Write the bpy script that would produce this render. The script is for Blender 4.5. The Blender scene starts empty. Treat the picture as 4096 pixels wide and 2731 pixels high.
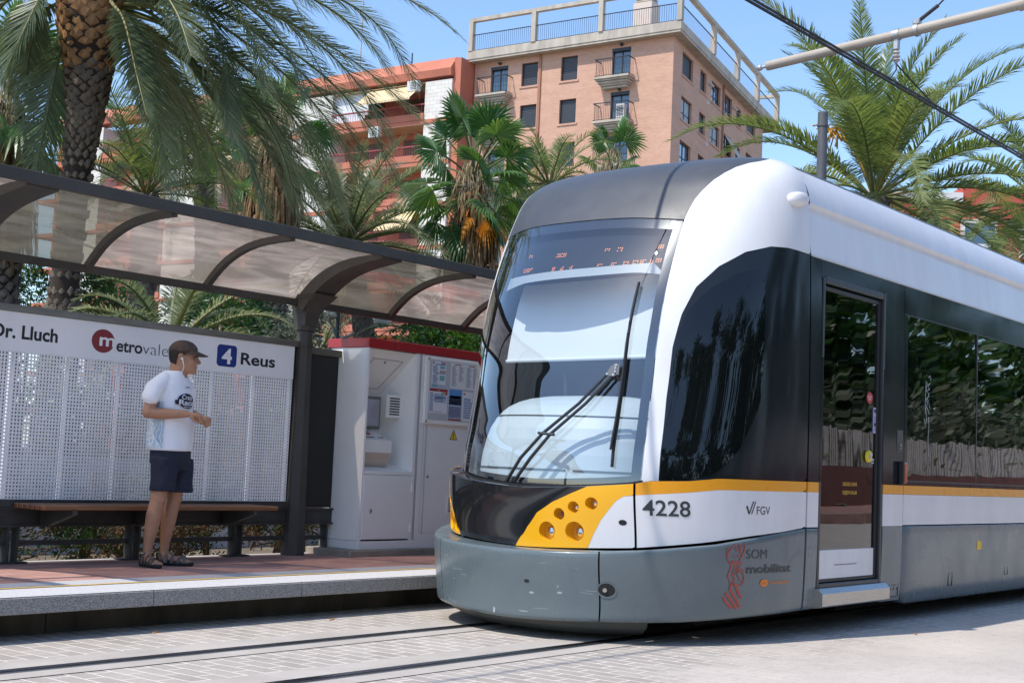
import bpy, math, random
import numpy as np
from mathutils import Vector, Matrix
PI = math.pi
scene = bpy.context.scene
COL = scene.collection
# ------------------------------------------------------------------ camera, sky, sun
cam_d = bpy.data.cameras.new('camera'); cam = bpy.data.objects.new('camera', cam_d); COL.objects.link(cam)
scene.camera = cam
cam_d.sensor_width = 36.0; cam_d.lens = 48.34; cam_d.clip_start = 0.05; cam_d.clip_end = 3000
YAW, PITCH, ROLL = math.radians(51.262), math.radians(5.042), math.radians(2.531)
_f = Vector((math.sin(YAW)*math.cos(PITCH), math.cos(YAW)*math.cos(PITCH), math.sin(PITCH)))
_r = Vector((math.cos(YAW), -math.sin(YAW), 0)); _u = _r.cross(_f)
_r2 = _r*math.cos(ROLL)+_u*math.sin(ROLL); _u2 = -_r*math.sin(ROLL)+_u*math.cos(ROLL)
M = Matrix((( _r2.x,_u2.x,-_f.x,0),(_r2.y,_u2.y,-_f.y,0),(_r2.z,_u2.z,-_f.z,1.125),(0,0,0,1)))
cam.matrix_world = M
SUN = Vector((-0.62, 0.18, 1.0)).normalized()
EL = math.asin(SUN.z); AZ = math.atan2(SUN.x, SUN.y)
world = bpy.data.worlds.new('World'); scene.world = world; world.use_nodes = True
wn = world.node_tree; bg = wn.nodes['Background']
sky = wn.nodes.new('ShaderNodeTexSky'); sky.sky_type = 'NISHITA'; sky.sun_disc = False
sky.sun_elevation = EL; sky.sun_rotation = AZ
sky.air_density = 1.0; sky.dust_density = 0.6; sky.ozone_density = 4.5; sky.altitude = 20
wn.links.new(sky.outputs[0], bg.inputs[0]); bg.inputs[1].default_value = 0.125
sl = bpy.data.lights.new('sun', 'SUN'); sl.energy = 2.25; sl.angle = math.radians(0.53); sl.color = (1.0, 0.94, 0.86)
so = bpy.data.objects.new('sun', sl); COL.objects.link(so); so.rotation_euler = SUN.to_track_quat('Z', 'Y').to_euler()
so.location = (-20, 6, 30)
scene.view_settings.view_transform = 'Standard'; scene.view_settings.look = 'None'
scene.view_settings.exposure = 1.05; scene.view_settings.gamma = 1.0
# ------------------------------------------------------------------ materials
def srgb(r, g, b):
    f = lambda c: (c/255/12.92) if c/255 <= 0.04045 else ((c/255+0.055)/1.055)**2.4
    return (f(r), f(g), f(b))
MATS = {}
def mat(name, col, rough=0.5, metal=0.0, coat=0.0, spec=0.5, var=0.0, vscale=6.0, var2=None, bump=0.0, bscale=60.0, trans=0.0, emit=None, estr=0.0, stretch=(1,1,1), tint=False):
    m = bpy.data.materials.new(name); m.use_nodes = True; MATS[name] = m
    nt = m.node_tree; b = nt.nodes['Principled BSDF']
    b.inputs['Base Color'].default_value = (*col, 1); b.inputs['Roughness'].default_value = rough
    b.inputs['Metallic'].default_value = metal; b.inputs['Coat Weight'].default_value = coat; b.inputs['Coat Roughness'].default_value = 0.04
    b.inputs['Specular IOR Level'].default_value = spec
    if emit: b.inputs['Emission Color'].default_value = (*emit, 1); b.inputs['Emission Strength'].default_value = estr
    geo = nt.nodes.new('ShaderNodeNewGeometry')
    mp = nt.nodes.new('ShaderNodeMapping'); mp.inputs['Scale'].default_value = stretch
    nt.links.new(geo.outputs['Position'], mp.inputs['Vector'])
    if var > 0 or var2 is not None:
        n = nt.nodes.new('ShaderNodeTexNoise'); n.inputs['Scale'].default_value = vscale; n.inputs['Detail'].default_value = 5.0; n.inputs['Roughness'].default_value = 0.65
        nt.links.new(mp.outputs[0], n.inputs['Vector'])
        r = nt.nodes.new('ShaderNodeValToRGB'); r.color_ramp.elements[0].position = 0.32; r.color_ramp.elements[1].position = 0.68
        c2 = var2 if var2 is not None else tuple(min(1, c*(1+var)) for c in col)
        c1 = tuple(c*(1-var) for c in col)
        r.color_ramp.elements[0].color = (*c1, 1); r.color_ramp.elements[1].color = (*c2, 1)
        nt.links.new(n.outputs['Fac'], r.inputs[0]); nt.links.new(r.outputs[0], b.inputs['Base Color'])
    if bump > 0:
        n2 = nt.nodes.new('ShaderNodeTexNoise'); n2.inputs['Scale'].default_value = bscale; n2.inputs['Detail'].default_value = 4.0
        nt.links.new(mp.outputs[0], n2.inputs['Vector'])
        bp = nt.nodes.new('ShaderNodeBump'); bp.inputs['Strength'].default_value = bump; bp.inputs['Distance'].default_value = 0.01
        nt.links.new(n2.outputs['Fac'], bp.inputs['Height']); nt.links.new(bp.outputs[0], b.inputs['Normal'])
    return m
def nodes(m):
    nt = m.node_tree
    return nt, nt.nodes['Principled BSDF'], nt.nodes['Material Output']
def schlick(nt, k=1.0, f0=.04):
    """two-sided Fresnel factor (the Fresnel node turns opaque on back faces of a single sheet)"""
    lw = nt.nodes.new('ShaderNodeLayerWeight'); lw.inputs[0].default_value = .5
    p = nt.nodes.new('ShaderNodeMath'); p.operation = 'POWER'; p.inputs[1].default_value = 5; nt.links.new(lw.outputs['Facing'], p.inputs[0])
    m = nt.nodes.new('ShaderNodeMath'); m.operation = 'MULTIPLY_ADD'; m.inputs[1].default_value = (1-f0)*k; m.inputs[2].default_value = f0*k; m.use_clamp = True
    nt.links.new(p.outputs[0], m.inputs[0]); return m.outputs[0]
def glass(name, tint, refl=0.5, rough=0.0, ior=1.5, gcol=(1,1,1)):
    """architectural sheet glass: clear/tinted transmission plus Fresnel reflection"""
    m = bpy.data.materials.new(name); m.use_nodes = True; MATS[name] = m; nt = m.node_tree
    nt.nodes.remove(nt.nodes['Principled BSDF']); out = nt.nodes['Material Output']
    t = nt.nodes.new('ShaderNodeBsdfTransparent'); t.inputs[0].default_value = (*tint, 1)
    g = nt.nodes.new('ShaderNodeBsdfGlossy'); g.inputs['Roughness'].default_value = rough; g.inputs[0].default_value = (*gcol, 1)
    mx = nt.nodes.new('ShaderNodeMixShader'); nt.links.new(schlick(nt, refl, ((ior-1)/(ior+1))**2), mx.inputs[0])
    nt.links.new(t.outputs[0], mx.inputs[1]); nt.links.new(g.outputs[0], mx.inputs[2]); nt.links.new(mx.outputs[0], out.inputs[0])
    return m
# ------------------------------------------------------------------ mesh helpers
class MB:
    def __init__(self): self.v = []; self.f = []; self.t = []; self.m = []; self.cm = 0; self.ct = 0.5
    def add(self, vs, fs, mi=None, tint=None):
        o = len(self.v); self.v.extend([tuple(a) for a in vs]); self.f.extend([tuple(i+o for i in f) for f in fs])
        self.m.extend([self.cm if mi is None else mi]*len(fs)); self.t.extend([self.ct if tint is None else tint]*len(vs)); return o
    def box(self, x0, x1, y0, y1, z0, z1, rz=0, piv=None, bev=0.0, mi=None):
        if bev > 0: return self.rbox(x0, x1, y0, y1, z0, z1, bev, rz, piv, mi)
        vs = [(x,y,z) for z in (z0,z1) for y in (y0,y1) for x in (x0,x1)]
        vs = self._rot(vs, rz, piv or ((x0+x1)/2,(y0+y1)/2))
        self.add(vs, [(0,2,3,1),(4,5,7,6),(0,1,5,4),(2,6,7,3),(0,4,6,2),(1,3,7,5)], mi)
    def _rot(self, vs, rz, piv):
        if not rz: return vs
        c, s = math.cos(rz), math.sin(rz)
        return [(piv[0]+(x-piv[0])*c-(y-piv[1])*s, piv[1]+(x-piv[0])*s+(y-piv[1])*c, z) for x,y,z in vs]
    def rbox(self, x0, x1, y0, y1, z0, z1, b, rz=0, piv=None, mi=None):
        vs = []; idx = {}
        for zi,(z,zb) in enumerate(((z0,b),(z1,-b))):
            for yi,(y,yb) in enumerate(((y0,b),(y1,-b))):
                for xi,(x,xb) in enumerate(((x0,b),(x1,-b))):
                    idx[(xi,yi,zi,0)] = len(vs); vs.append((x, y+yb, z+zb))
                    idx[(xi,yi,zi,1)] = len(vs); vs.append((x+xb, y, z+zb))
                    idx[(xi,yi,zi,2)] = len(vs); vs.append((x+xb, y+yb, z))
        g = lambda x,y,z,a: idx[(x,y,z,a)]
        fs = [(g(0,0,0,0),g(0,0,1,0),g(0,1,1,0),g(0,1,0,0)),(g(1,0,0,0),g(1,1,0,0),g(1,1,1,0),g(1,0,1,0)),
              (g(0,0,0,1),g(1,0,0,1),g(1,0,1,1),g(0,0,1,1)),(g(0,1,0,1),g(0,1,1,1),g(1,1,1,1),g(1,1,0,1)),
              (g(0,0,0,2),g(0,1,0,2),g(1,1,0,2),g(1,0,0,2)),(g(0,0,1,2),g(1,0,1,2),g(1,1,1,2),g(0,1,1,2))]
        for y in (0,1):
            for z in (0,1): fs.append((g(0,y,z,1),g(1,y,z,1),g(1,y,z,2),g(0,y,z,2)))
        for x in (0,1):
            for z in (0,1): fs.append((g(x,0,z,0),g(x,1,z,0),g(x,1,z,2),g(x,0,z,2)))
        for x in (0,1):
            for y in (0,1): fs.append((g(x,y,0,0),g(x,y,1,0),g(x,y,1,1),g(x,y,0,1)))
        for x in (0,1):
            for y in (0,1):
                for z in (0,1): fs.append((g(x,y,z,0),g(x,y,z,1),g(x,y,z,2)))
        vs = self._rot(vs, rz, piv or ((x0+x1)/2,(y0+y1)/2))
        self.add(vs, fs, mi)
    def tube(self, pts, rad, n=10, cap=True, squash=1.0, mi=None, tint=None, up=None):
        pts = [Vector(p) for p in pts]; rad = rad if hasattr(rad, '__len__') else [rad]*len(pts)
        vs = []; fs = []; pu = Vector(up) if up else None
        for i, p in enumerate(pts):
            t = (pts[min(i+1,len(pts)-1)]-pts[max(i-1,0)]).normalized()
            if pu is None: pu = Vector((0,0,1)) if abs(t.z) < 0.9 else Vector((1,0,0))
            a = t.cross(pu).normalized(); b = a.cross(t).normalized(); pu = b
            for k in range(n):
                an = 2*PI*k/n; vs.append(p+a*(math.cos(an)*rad[i])+b*(math.sin(an)*rad[i]*squash))
        for i in range(len(pts)-1):
            for k in range(n): fs.append((i*n+k, i*n+(k+1)%n, (i+1)*n+(k+1)%n, (i+1)*n+k))
        if cap: fs.append(tuple(range(n-1,-1,-1))); fs.append(tuple((len(pts)-1)*n+k for k in range(n)))
        self.add(vs, fs, mi, tint)
    def lathe(self, prof, c=(0,0,0), n=24, mi=None, cap=True):
        vs = []; fs = []
        for r, z in prof:
            for k in range(n): a = 2*PI*k/n; vs.append((c[0]+r*math.cos(a), c[1]+r*math.sin(a), c[2]+z))
        for i in range(len(prof)-1):
            for k in range(n): fs.append((i*n+k, i*n+(k+1)%n, (i+1)*n+(k+1)%n, (i+1)*n+k))
        if cap: fs.append(tuple(range(n-1,-1,-1))); fs.append(tuple((len(prof)-1)*n+k for k in range(n)))
        self.add(vs, fs, mi)
    def quad(self, a, b, c, d, mi=None, tint=None): self.add([a,b,c,d], [(0,1,2,3)], mi, tint)
    def prism(self, poly, fn, d0, d1, mi=None):
        """polygon (u,v) list extruded between depths; fn(u,v,d)->xyz"""
        n = len(poly); vs = [fn(u,v,d0) for u,v in poly]+[fn(u,v,d1) for u,v in poly]
        self.add(vs, [tuple(range(n)), tuple(range(2*n-1,n-1,-1))]+[(i,(i+1)%n,n+(i+1)%n,n+i) for i in range(n)], mi)
    def loft(self, rings, cap=True, mi=None, tint=None):
        n = len(rings[0]); vs = [p for r in rings for p in r]; fs = []
        for i in range(len(rings)-1):
            for k in range(n): fs.append((i*n+k, i*n+(k+1)%n, (i+1)*n+(k+1)%n, (i+1)*n+k))
        if cap: fs.append(tuple(range(n-1,-1,-1))); fs.append(tuple((len(rings)-1)*n+k for k in range(n)))
        self.add(vs, fs, mi, tint)
    def mesh(self, name, mats, smooth=None):
        me = bpy.data.meshes.new(name); me.from_pydata(self.v, [], self.f)
        for m in (mats if isinstance(mats, (list,tuple)) else [mats]): me.materials.append(m)
        if any(self.m): me.polygons.foreach_set('material_index', self.m)
        if smooth is not None:
            me.polygons.foreach_set('use_smooth', [True]*len(me.polygons))
            if smooth < 180: me.set_sharp_from_angle(angle=math.radians(smooth))
        at = me.attributes.new('tint', 'FLOAT', 'POINT'); at.data.foreach_set('value', self.t)
        me.update(); return me
    def build(self, name, mats, parent=None, smooth=None):
        return link(name, self.mesh(name, mats, smooth), parent)
def link(name, me, parent=None):
    o = bpy.data.objects.new(name, me); COL.objects.link(o)
    if parent is not None:
        o.parent = parent; o.matrix_parent_inverse = Matrix.Translation(-Vector(parent.location))
    return o
def thing(name, label, cat, loc=(0,0,0), group=None):
    o = bpy.data.objects.new(name, None); COL.objects.link(o); o.location = loc; o.empty_display_size = 0.2
    return tag(o, label, cat, group)
def tag(o, label=None, cat=None, group=None, kind=None):
    if label: o['label'] = label
    if cat: o['category'] = cat
    if group: o['group'] = group
    if kind: o['kind'] = kind
    return o
def box(name, m, parent, *a, **k):
    b = MB(); b.box(*a, **k); return b.build(name, m, parent)
_txt = {}
def text2d(s, h, bold=0.0, sx=1.0, shear=0.0):
    """flat text mesh data (verts 2d, faces) with cap height h, origin at lower left"""
    key = (s, bold, shear)
    if key not in _txt:
        c = bpy.data.curves.new('t', 'FONT'); c.body = s; c.size = 1.0; c.offset = bold; c.resolution_u = 5; c.shear = shear
        o = bpy.data.objects.new('t', c); COL.objects.link(o); dg = bpy.context.evaluated_depsgraph_get()
        me = bpy.data.meshes.new_from_object(o.evaluated_get(dg))
        _txt[key] = ([(v.co.x, v.co.y) for v in me.vertices], [tuple(p.vertices) for p in me.polygons])
        bpy.data.objects.remove(o); bpy.data.curves.remove(c); bpy.data.meshes.remove(me)
    vs, fs = _txt[key]
    x0 = min(v[0] for v in vs); k = h/0.73
    return [((x-x0)*k*sx, y*k) for x, y in vs], fs
def put_text(mb, s, h, fn, bold=0.0, width=None, mi=None, shear=0.0, mirror=False):
    vs, fs = text2d(s, h, bold, 1.0, shear)
    w = max(v[0] for v in vs); kx = (width/w) if width else 1.0
    if mirror: vs = [((w-x)*kx, y) for x, y in vs]; fs = [tuple(reversed(f)) for f in fs]
    else: vs = [(x*kx, y) for x, y in vs]
    mb.add([fn(x, y) for x, y in vs], fs, mi)
    return w*kx
# ------------------------------------------------------------------ palette
def dirt_coat(m, amt=0.25, scale=3.0, zlo=None):
    """faint streaky grime that raises roughness; keeps paint from reading as plastic"""
    nt, b, _ = nodes(m)
    geo = nt.nodes.new('ShaderNodeNewGeometry'); mp = nt.nodes.new('ShaderNodeMapping'); mp.inputs['Scale'].default_value = (scale, scale, scale*0.5)
    n = nt.nodes.new('ShaderNodeTexNoise'); n.inputs['Scale'].default_value = 1.0; n.inputs['Detail'].default_value = 8; n.inputs['Roughness'].default_value = 0.7
    nt.links.new(geo.outputs['Position'], mp.inputs[0]); nt.links.new(mp.outputs[0], n.inputs[0])
    mr = nt.nodes.new('ShaderNodeMapRange'); mr.inputs[1].default_value = 0.4; mr.inputs[2].default_value = 0.75
    r0 = b.inputs['Roughness'].default_value; mr.inputs[3].default_value = r0; mr.inputs[4].default_value = min(1, r0+amt)
    nt.links.new(n.outputs['Fac'], mr.inputs[0]); nt.links.new(mr.outputs[0], b.inputs['Roughness']); return m
WHITE = dirt_coat(mat('tram_white_paint', (0.70,0.70,0.71), 0.28, coat=0.3, var=0.055, vscale=2.6, stretch=(1.4,1.4,.35)))
GREY = dirt_coat(mat('tram_grey_paint', (0.11,0.142,0.155), 0.22, coat=0.25, var=0.07, vscale=1.4, stretch=(1,1,3)), 0.3)
ROOFG = dirt_coat(mat('tram_roof_grey', (0.058,0.062,0.069), 0.38, coat=0.1, var=0.08, vscale=2.5), 0.2)
YEL = mat('tram_yellow_paint', (0.86,0.42,0.006), 0.22, coat=0.5)
ORG = dirt_coat(mat('tram_orange_stripe', (0.80,0.33,0.01), 0.25, coat=0.4))
BLK = dirt_coat(mat('tram_black_gloss', (0.012,0.014,0.016), 0.06, coat=0.5, spec=0.5), 0.12)
DGREY = dirt_coat(mat('tram_dark_band', (0.012,0.016,0.02), 0.09, coat=0.0, spec=.4), 0.1)
UNDER = mat('underside_black', (0.012,0.012,0.013), 0.8)
RUB = mat('black_rubber', (0.016,0.016,0.017), 0.45)
WINDGL = glass('windscreen_glass', (0.93,0.96,0.97), 3.3, 0.0, 1.52)
SIDEGL = glass('tinted_side_glass', (0.20,0.23,0.22), 1.6, 0.012, 1.55)
CHROME = mat('lamp_chrome', (0.75,0.75,0.76), 0.12, 1.0)
STEEL = mat('brushed_steel', (0.52,0.51,0.49), 0.34, 1.0, var=0.12, vscale=9, stretch=(1,1,14))
DASH = mat('dashboard_pale_blue_grey', (0.47,0.545,0.575), 0.5, var=0.03)
BLIND = mat('blind_white', (0.60,0.645,0.665), 0.7)
TXTD = mat('lettering_dark_grey', (0.03,0.04,0.045), 0.35)
TXTR = mat('crest_red', (0.42,0.055,0.035), 0.35); TXTO = mat('lettering_orange', (0.75,0.20,0.01), 0.35)
TXTY = mat('lettering_yellow', (0.75,0.45,0.03), 0.4)
LED = mat('display_led_orange', (0.5,0.12,0.02), 0.5, emit=(1.0,0.36,0.12), estr=.45)
CLEARL = glass('lamp_clear_cover', (0.9,0.9,0.88), 1.0)
# ------------------------------------------------------------------ tram shape tables
YC, XS = 5.7, 8.9
WN=[(.1,1.25),(.3,1.27),(.76,1.28),(1.1,1.28),(2.0,1.275),(2.7,1.26),(2.95,1.245),(3.1,1.23),(3.2,1.207),(3.27,1.175),(3.33,1.125),(3.385,1.04),(3.425,.9),(3.455,.66),(3.468,.33),(3.472,0)]
XU=[(.5,7.42),(1.0,7.42),(1.2,7.44),(1.42,7.497),(1.72,7.565),(1.97,7.606),(2.28,7.70),(2.57,7.835),(2.8,7.965),(2.95,8.06),(3.08,8.155),(3.18,8.235),(3.26,8.32),(3.33,8.425),(3.38,8.53),(3.42,8.645),(3.45,8.76),(3.465,8.84),(3.472,8.9)]
XL=[(.5,7.315),(.6,7.31),(1.03,7.26),(1.2,7.26)]
XB=[(.1,7.14),(.16,7.14),(.57,7.09),(.8,7.09)]
def _smooth(t):
    """resample a table through a monotone cubic so the shell has no visible facets"""
    a = np.array(t, float); z, v = a[:,0], a[:,1]; h = np.diff(z); d = np.diff(v)/h
    m = np.zeros(len(z)); m[0], m[-1] = d[0], d[-1]
    for i in range(1, len(z)-1):
        m[i] = 0 if d[i-1]*d[i] <= 0 else 3*(h[i-1]+h[i])/((2*h[i]+h[i-1])/d[i-1]+(h[i]+2*h[i-1])/d[i])
    def fn(q):
        q = np.clip(q, z[0], z[-1]); i = np.clip(np.searchsorted(z, q)-1, 0, len(z)-2); t_ = (q-z[i])/h[i]
        return v[i]*(2*t_**3-3*t_**2+1)+h[i]*m[i]*(t_**3-2*t_**2+t_)+v[i+1]*(-2*t_**3+3*t_**2)+h[i]*m[i+1]*(t_**3-t_**2)
    return fn
fW, fU, fL, fB = _smooth(WN), _smooth(XU), _smooth(XL), _smooth(XB)
def P(s, z, fx):
    s = np.asarray(s, float); z = np.asarray(z, float); a = np.abs(s); w = fW(z); xf = fx(z)
    th = np.clip(a, 0, 1)*PI/2
    d = w*np.sin(th)**.8; x = xf+(XS-xf)*(1-np.maximum(np.cos(th), 0)**.8)+np.maximum(a-1, 0)
    return np.stack([x, YC-np.sign(s)*d, z*np.ones_like(s)], -1)
def N(s, z, fx):
    e = 2e-3; ds = P(s+e, z, fx)-P(s-e, z, fx); zz = np.clip(z, .11, 3.465); dz = P(s, zz+e, fx)-P(s, zz-e, fx)
    n = np.cross(ds, dz); n /= np.maximum(np.linalg.norm(n, axis=-1, keepdims=True), 1e-9)
    out = P(s, z, fx)-np.array([9.6, YC, 1.4]); sg = np.sign((n*out).sum(-1, keepdims=True)); return n*np.where(sg == 0, 1, sg)
def S(s, z, fx, off=0.0):
    return P(s, z, fx)+N(s, z, fx)*off if off else P(s, z, fx)
def sdist(poly, X, Y):
    """signed distance (inside positive) to a polygon in the (s,z) chart, s scaled to metres"""
    p = np.array(poly, float); q = np.roll(p, -1, 0); best = np.full(X.shape, 1e9); ins = np.zeros(X.shape, bool)
    for (x0,y0),(x1,y1) in zip(p, q):
        dx, dy = x1-x0, y1-y0; l2 = dx*dx+dy*dy
        if l2 < 1e-14: continue
        t = np.clip(((X-x0)*dx+(Y-y0)*dy)/l2, 0, 1); best = np.minimum(best, np.hypot(X-x0-t*dx, Y-y0-t*dy))
        if y0 != y1: ins ^= ((y0 > Y) != (y1 > Y)) & (X < (x1-x0)*(Y-y0)/(y1-y0)+x0)
    return np.where(ins, best, -best)
KS = 2.0    # chart scale: one unit of s is about two metres of skin
def patch(mb, poly, fx, off=0.0, ds=0.012, dz=0.02, rim=0.018, holes=(), mi=None, zl=None, bevel=True):
    """region of the tram skin bounded by poly (s,z), clipped cleanly on a grid, with a turned-in rim"""
    poly = [(a, b) for a, b in poly]; ps = [(a*KS, b) for a, b in poly]
    s0, s1 = min(a for a,_ in poly), max(a for a,_ in poly); z0, z1 = min(b for _,b in poly), max(b for _,b in poly)
    ns = max(2, int((s1-s0)/ds)+2); sa = np.linspace(s0, s1, ns)
    za = zl[(zl >= z0-.03) & (zl <= z1+.03)] if zl is not None else np.linspace(z0, z1, max(2, int((z1-z0)/dz)+2))
    if zl is not None: za = np.unique(np.concatenate([[z0], za[(za > z0) & (za < z1)], [z1]]))
    SS, ZZ = np.meshgrid(sa, za); F = sdist(ps, SS*KS, ZZ)
    for (hs, hz, hr, fxh) in holes:      # cylinders along x: distance in the y-z plane
        pt = P(SS, ZZ, fx); F = np.minimum(F, np.hypot(pt[...,1]-hs, pt[...,2]-hz)-hr)
    F = np.where(np.abs(F) < 1e-5, 1e-5, F)
    pts = []; key = {}; faces = []
    def vert(k, s, z):
        if k not in key: key[k] = len(pts); pts.append((s, z))
        return key[k]
    for j in range(len(za)-1):
        for i in range(ns-1):
            c = [(i,j),(i+1,j),(i+1,j+1),(i,j+1)]; v = [F[b,a] for a,b in c]
            if max(v) <= 0: continue
            f = []
            for k in range(4):
                a, b = c[k], c[(k+1)%4]; va, vb = v[k], v[(k+1)%4]
                if va > 0: f.append(vert(a, sa[a[0]], za[a[1]]))
                if (va > 0) != (vb > 0):
                    t = va/(va-vb); e = (min(a,b), max(a,b))
                    f.append(vert(e, sa[a[0]]+t*(sa[b[0]]-sa[a[0]]), za[a[1]]+t*(za[b[1]]-za[a[1]])))
            if len(f) >= 3: faces.append(tuple(f))
    if not pts: return
    A = np.array(pts); XYZ = S(A[:,0], A[:,1], fx, off)
    cnt = {}
    for f in faces:
        for a, b in zip(f, f[1:]+f[:1]): cnt[(a,b)] = 1
    flip = 1
    f0 = faces[len(faces)//2]; p0, p1, p2 = (XYZ[i] for i in f0[:3])
    if np.dot(np.cross(p1-p0, p2-p0), p0-np.array([9.6, YC, 1.4])) < 0: flip = -1
    mb.add(XYZ, [f[::flip] for f in faces], mi)
    if rim:
        edges = [(a,b) for (a,b) in cnt if (b,a) not in cnt]; ids = sorted({i for e in edges for i in e}); mp = {i:k for k,i in enumerate(ids)}
        o = mb.add(np.concatenate([XYZ[ids], S(A[ids,0], A[ids,1], fx, off-rim)]), [], mi); n = len(ids)
        for a, b in edges:
            q = (o+mp[a], o+mp[b], o+n+mp[b], o+n+mp[a]); mb.f.append(q if flip < 0 else q[::-1]); mb.m.append(mb.cm if mi is None else mi)
def farS(s): return -(s+.28*min(1.0, (1.0-s)/.66))
def far(poly): return [(farS(a), b) for a, b in poly]
def cen(s): return max(0.0, abs(s+.14)-.14)
def mir(poly): return [(-a, b) for a, b in poly]
def lerp(tab, q): a = np.array(tab); return float(np.interp(q, a[:,0], a[:,1]))
BELT=[(0,.969),(.2,.996),(.357,1.027),(.41,1.048),(.543,1.058),(.6,1.071),(.658,1.083),(1,1.085),(1.3,1.085)]
SBOT=[(.322,.944),(.357,.953),(.543,.985),(.653,1.01),(1,1.013),(1.3,1.013)]
PBOT=[(0,.578),(.085,.586),(.2,.599),(.353,.616),(.6,.666),(.783,.714),(.917,.742),(1,.768),(1.3,.768)]
BTOP=[(0,.568),(.15,.577),(.297,.588),(.407,.602),(.681,.655),(.928,.736),(1,.760),(1.3,.760)]
BBOT=[(0,.118),(.3,.142),(.56,.152),(.82,.174),(1,.185),(1.3,.185)]
def band(lo, hi, a, b, g=0.0, n=26):
    ss = np.linspace(a, b, n); L = lo if callable(lo) else (lambda s: lerp(lo, abs(s))); H = hi if callable(hi) else (lambda s: lerp(hi, abs(s)))
    return [(s, L(s)+g) for s in ss]+[(s, H(s)-g) for s in ss[::-1]]
INNER=[(.34,1.03),(.34,1.234),(.334,1.556),(.332,1.917),(.333,2.1),(.328,2.35),(.323,2.613),(.321,2.738),(.32,2.856),(.326,2.943),(.334,3.02),(.353,3.091),(.39,3.175),(.435,3.237),(.489,3.289),(.568,3.329),(.645,3.349),(.75,3.38),(.9,3.415),(1.0,3.43)]
OUTER=[(.4,1.03),(.397,1.28),(.389,1.6),(.391,1.936),(.407,2.168),(.443,2.361),(.518,2.516),(.627,2.633),(.754,2.693),(.86,2.704),(.997,2.697)]
ZU = np.concatenate([np.linspace(.9, 3.0, 90), 3.0+.472*np.sin(np.linspace(0, PI/2, 34)[1:])])
tram = thing('tram', 'white and grey low floor tram with yellow headlight panels standing at the stop', 'tram', (8.9, 5.7, 0))
def tp(name, m, sm=40, parent=None, fn=None, *a, **k):
    b = MB(); fn(b); return b.build(name, m, parent or tram, sm)
NEARP = [(-.013,.578),(-.004,.629),(.010,.71),(.037,.808),(.084,.882),(.147,.947),(.2,.9955)]
FARP = [(-.49,1.0),(-.42,.86),(-.36,.76),(-.305,.66),(-.269,.579)]
# front nose, lower body
tp('front_panel', BLK, fn=lambda b: patch(b, NEARP+[(s, lerp(BELT,abs(s))) for s in np.linspace(.19,-.48,24)]+FARP[1:]+[(s, lerp(PBOT,abs(s))) for s in np.linspace(-.26,-.02,8)], fL, 0, .008, .012))
YR = [(.196,.598),(.216,.691),(.243,.784),(.274,.861),(.296,.913),(.322,.944),(.354,.9525)]
ynear = NEARP[::-1]+[(s, lerp(PBOT,s)) for s in np.linspace(0,.19,10)]+YR+[(.354,1.0265)]+[(s, lerp(BELT,s)) for s in np.linspace(.34,.21,8)]
def lampat(s, z): p = P(s, z, fL); return float(p[1]), float(p[2]), float(p[0])
LAMPS = [(.213,.888,.040),(.153,.858,.038),(.105,.808,.039),(.064,.691,.062),(.153,.700,.064)]
LENSZ = [.892,.863,.811,.694,.705]
def headlight_panel(sign):
    hol = []; info = []
    for s, z, r in LAMPS:
        y, zz, x = lampat(s*sign if sign > 0 else -(s+.255), z); hol.append((y, zz, r, 0)); info.append((y, zz, r, x))
    b = MB()
    poly = ynear if sign > 0 else FARP+[(s, lerp(PBOT,abs(s))) for s in np.linspace(-.28,-.46,8)]+[(-.475,.69),(-.50,.78),(-.53,.86),(-.56,.92),(-.60,.955)]+[(-.6,1.06)]+[(s, lerp(BELT,abs(s))) for s in np.linspace(-.59,-.5,6)]
    patch(b, poly, fL, 0.001, .0045, .007, holes=hol)
    o = b.build('headlight_panel', YEL, tram, 40)
    for (y, z, r, x) in info:
        # bucket: cylinder along x cut into the panel, lamp at its back
        c = MB(); n = 36; rings = []
        ss = np.linspace(-.75, .6, 2400); pz = P(ss, np.full_like(ss, z), fL)
        xb = None; edge = []
        for k in range(n):
            a = 2*PI*k/n; yy, zz = y+r*1.004*math.cos(a), z+r*1.004*math.sin(a)
            pp = P(ss, np.full_like(ss, zz), fL); i = int(np.argmin(abs(pp[:,1]-yy))); edge.append((float(pp[i,0]), yy, zz))
        xb = max(e[0] for e in edge)+.05
        rings.append(edge); rings.append([(xb, y+(e[1]-y)*.96, z+(e[2]-z)*.96) for e in edge])
        c.loft(rings, cap=False); v0 = len(c.v); c.add(rings[1], [tuple(range(n))])
        bk = c.build('lamp_bucket', YEL, o, 50)
        l = MB(); rr = r*.6
        prof = [(0.0,.0),(rr*.55,.006),(rr*.9,.018),(rr,.03),(rr,.045)]
        vs = []
        for i, (pr, dx) in enumerate(prof):
            for k in range(20): a = 2*PI*k/20; vs.append((xb-.046+dx, y-r*.25+pr*math.cos(a), z+pr*math.sin(a)))
        l.add(vs, [(i*20+k, i*20+(k+1)%20, (i+1)*20+(k+1)%20, (i+1)*20+k) for i in range(4) for k in range(20)])
        lo = l.build('headlight', CHROME if r > .05 or z > .83 else mat('lamp_red_dark', (.12,.012,.012), .15, coat=.8), o, 60)
        gl = MB(); vs = [(xb-.05-.004*(1-j/3)**0, y-r*.25+rr*.97*j/3*math.cos(2*PI*k/20), z+rr*.97*j/3*math.sin(2*PI*k/20)) for j in range(4) for k in range(20)]
        gl.add(vs, [(j*20+k, j*20+(k+1)%20, (j+1)*20+(k+1)%20, (j+1)*20+k) for j in range(3) for k in range(20)]); gl.build('lens_cover', CLEARL, lo, 60)
    return o
headlight_panel(1); headlight_panel(-1)
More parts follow.
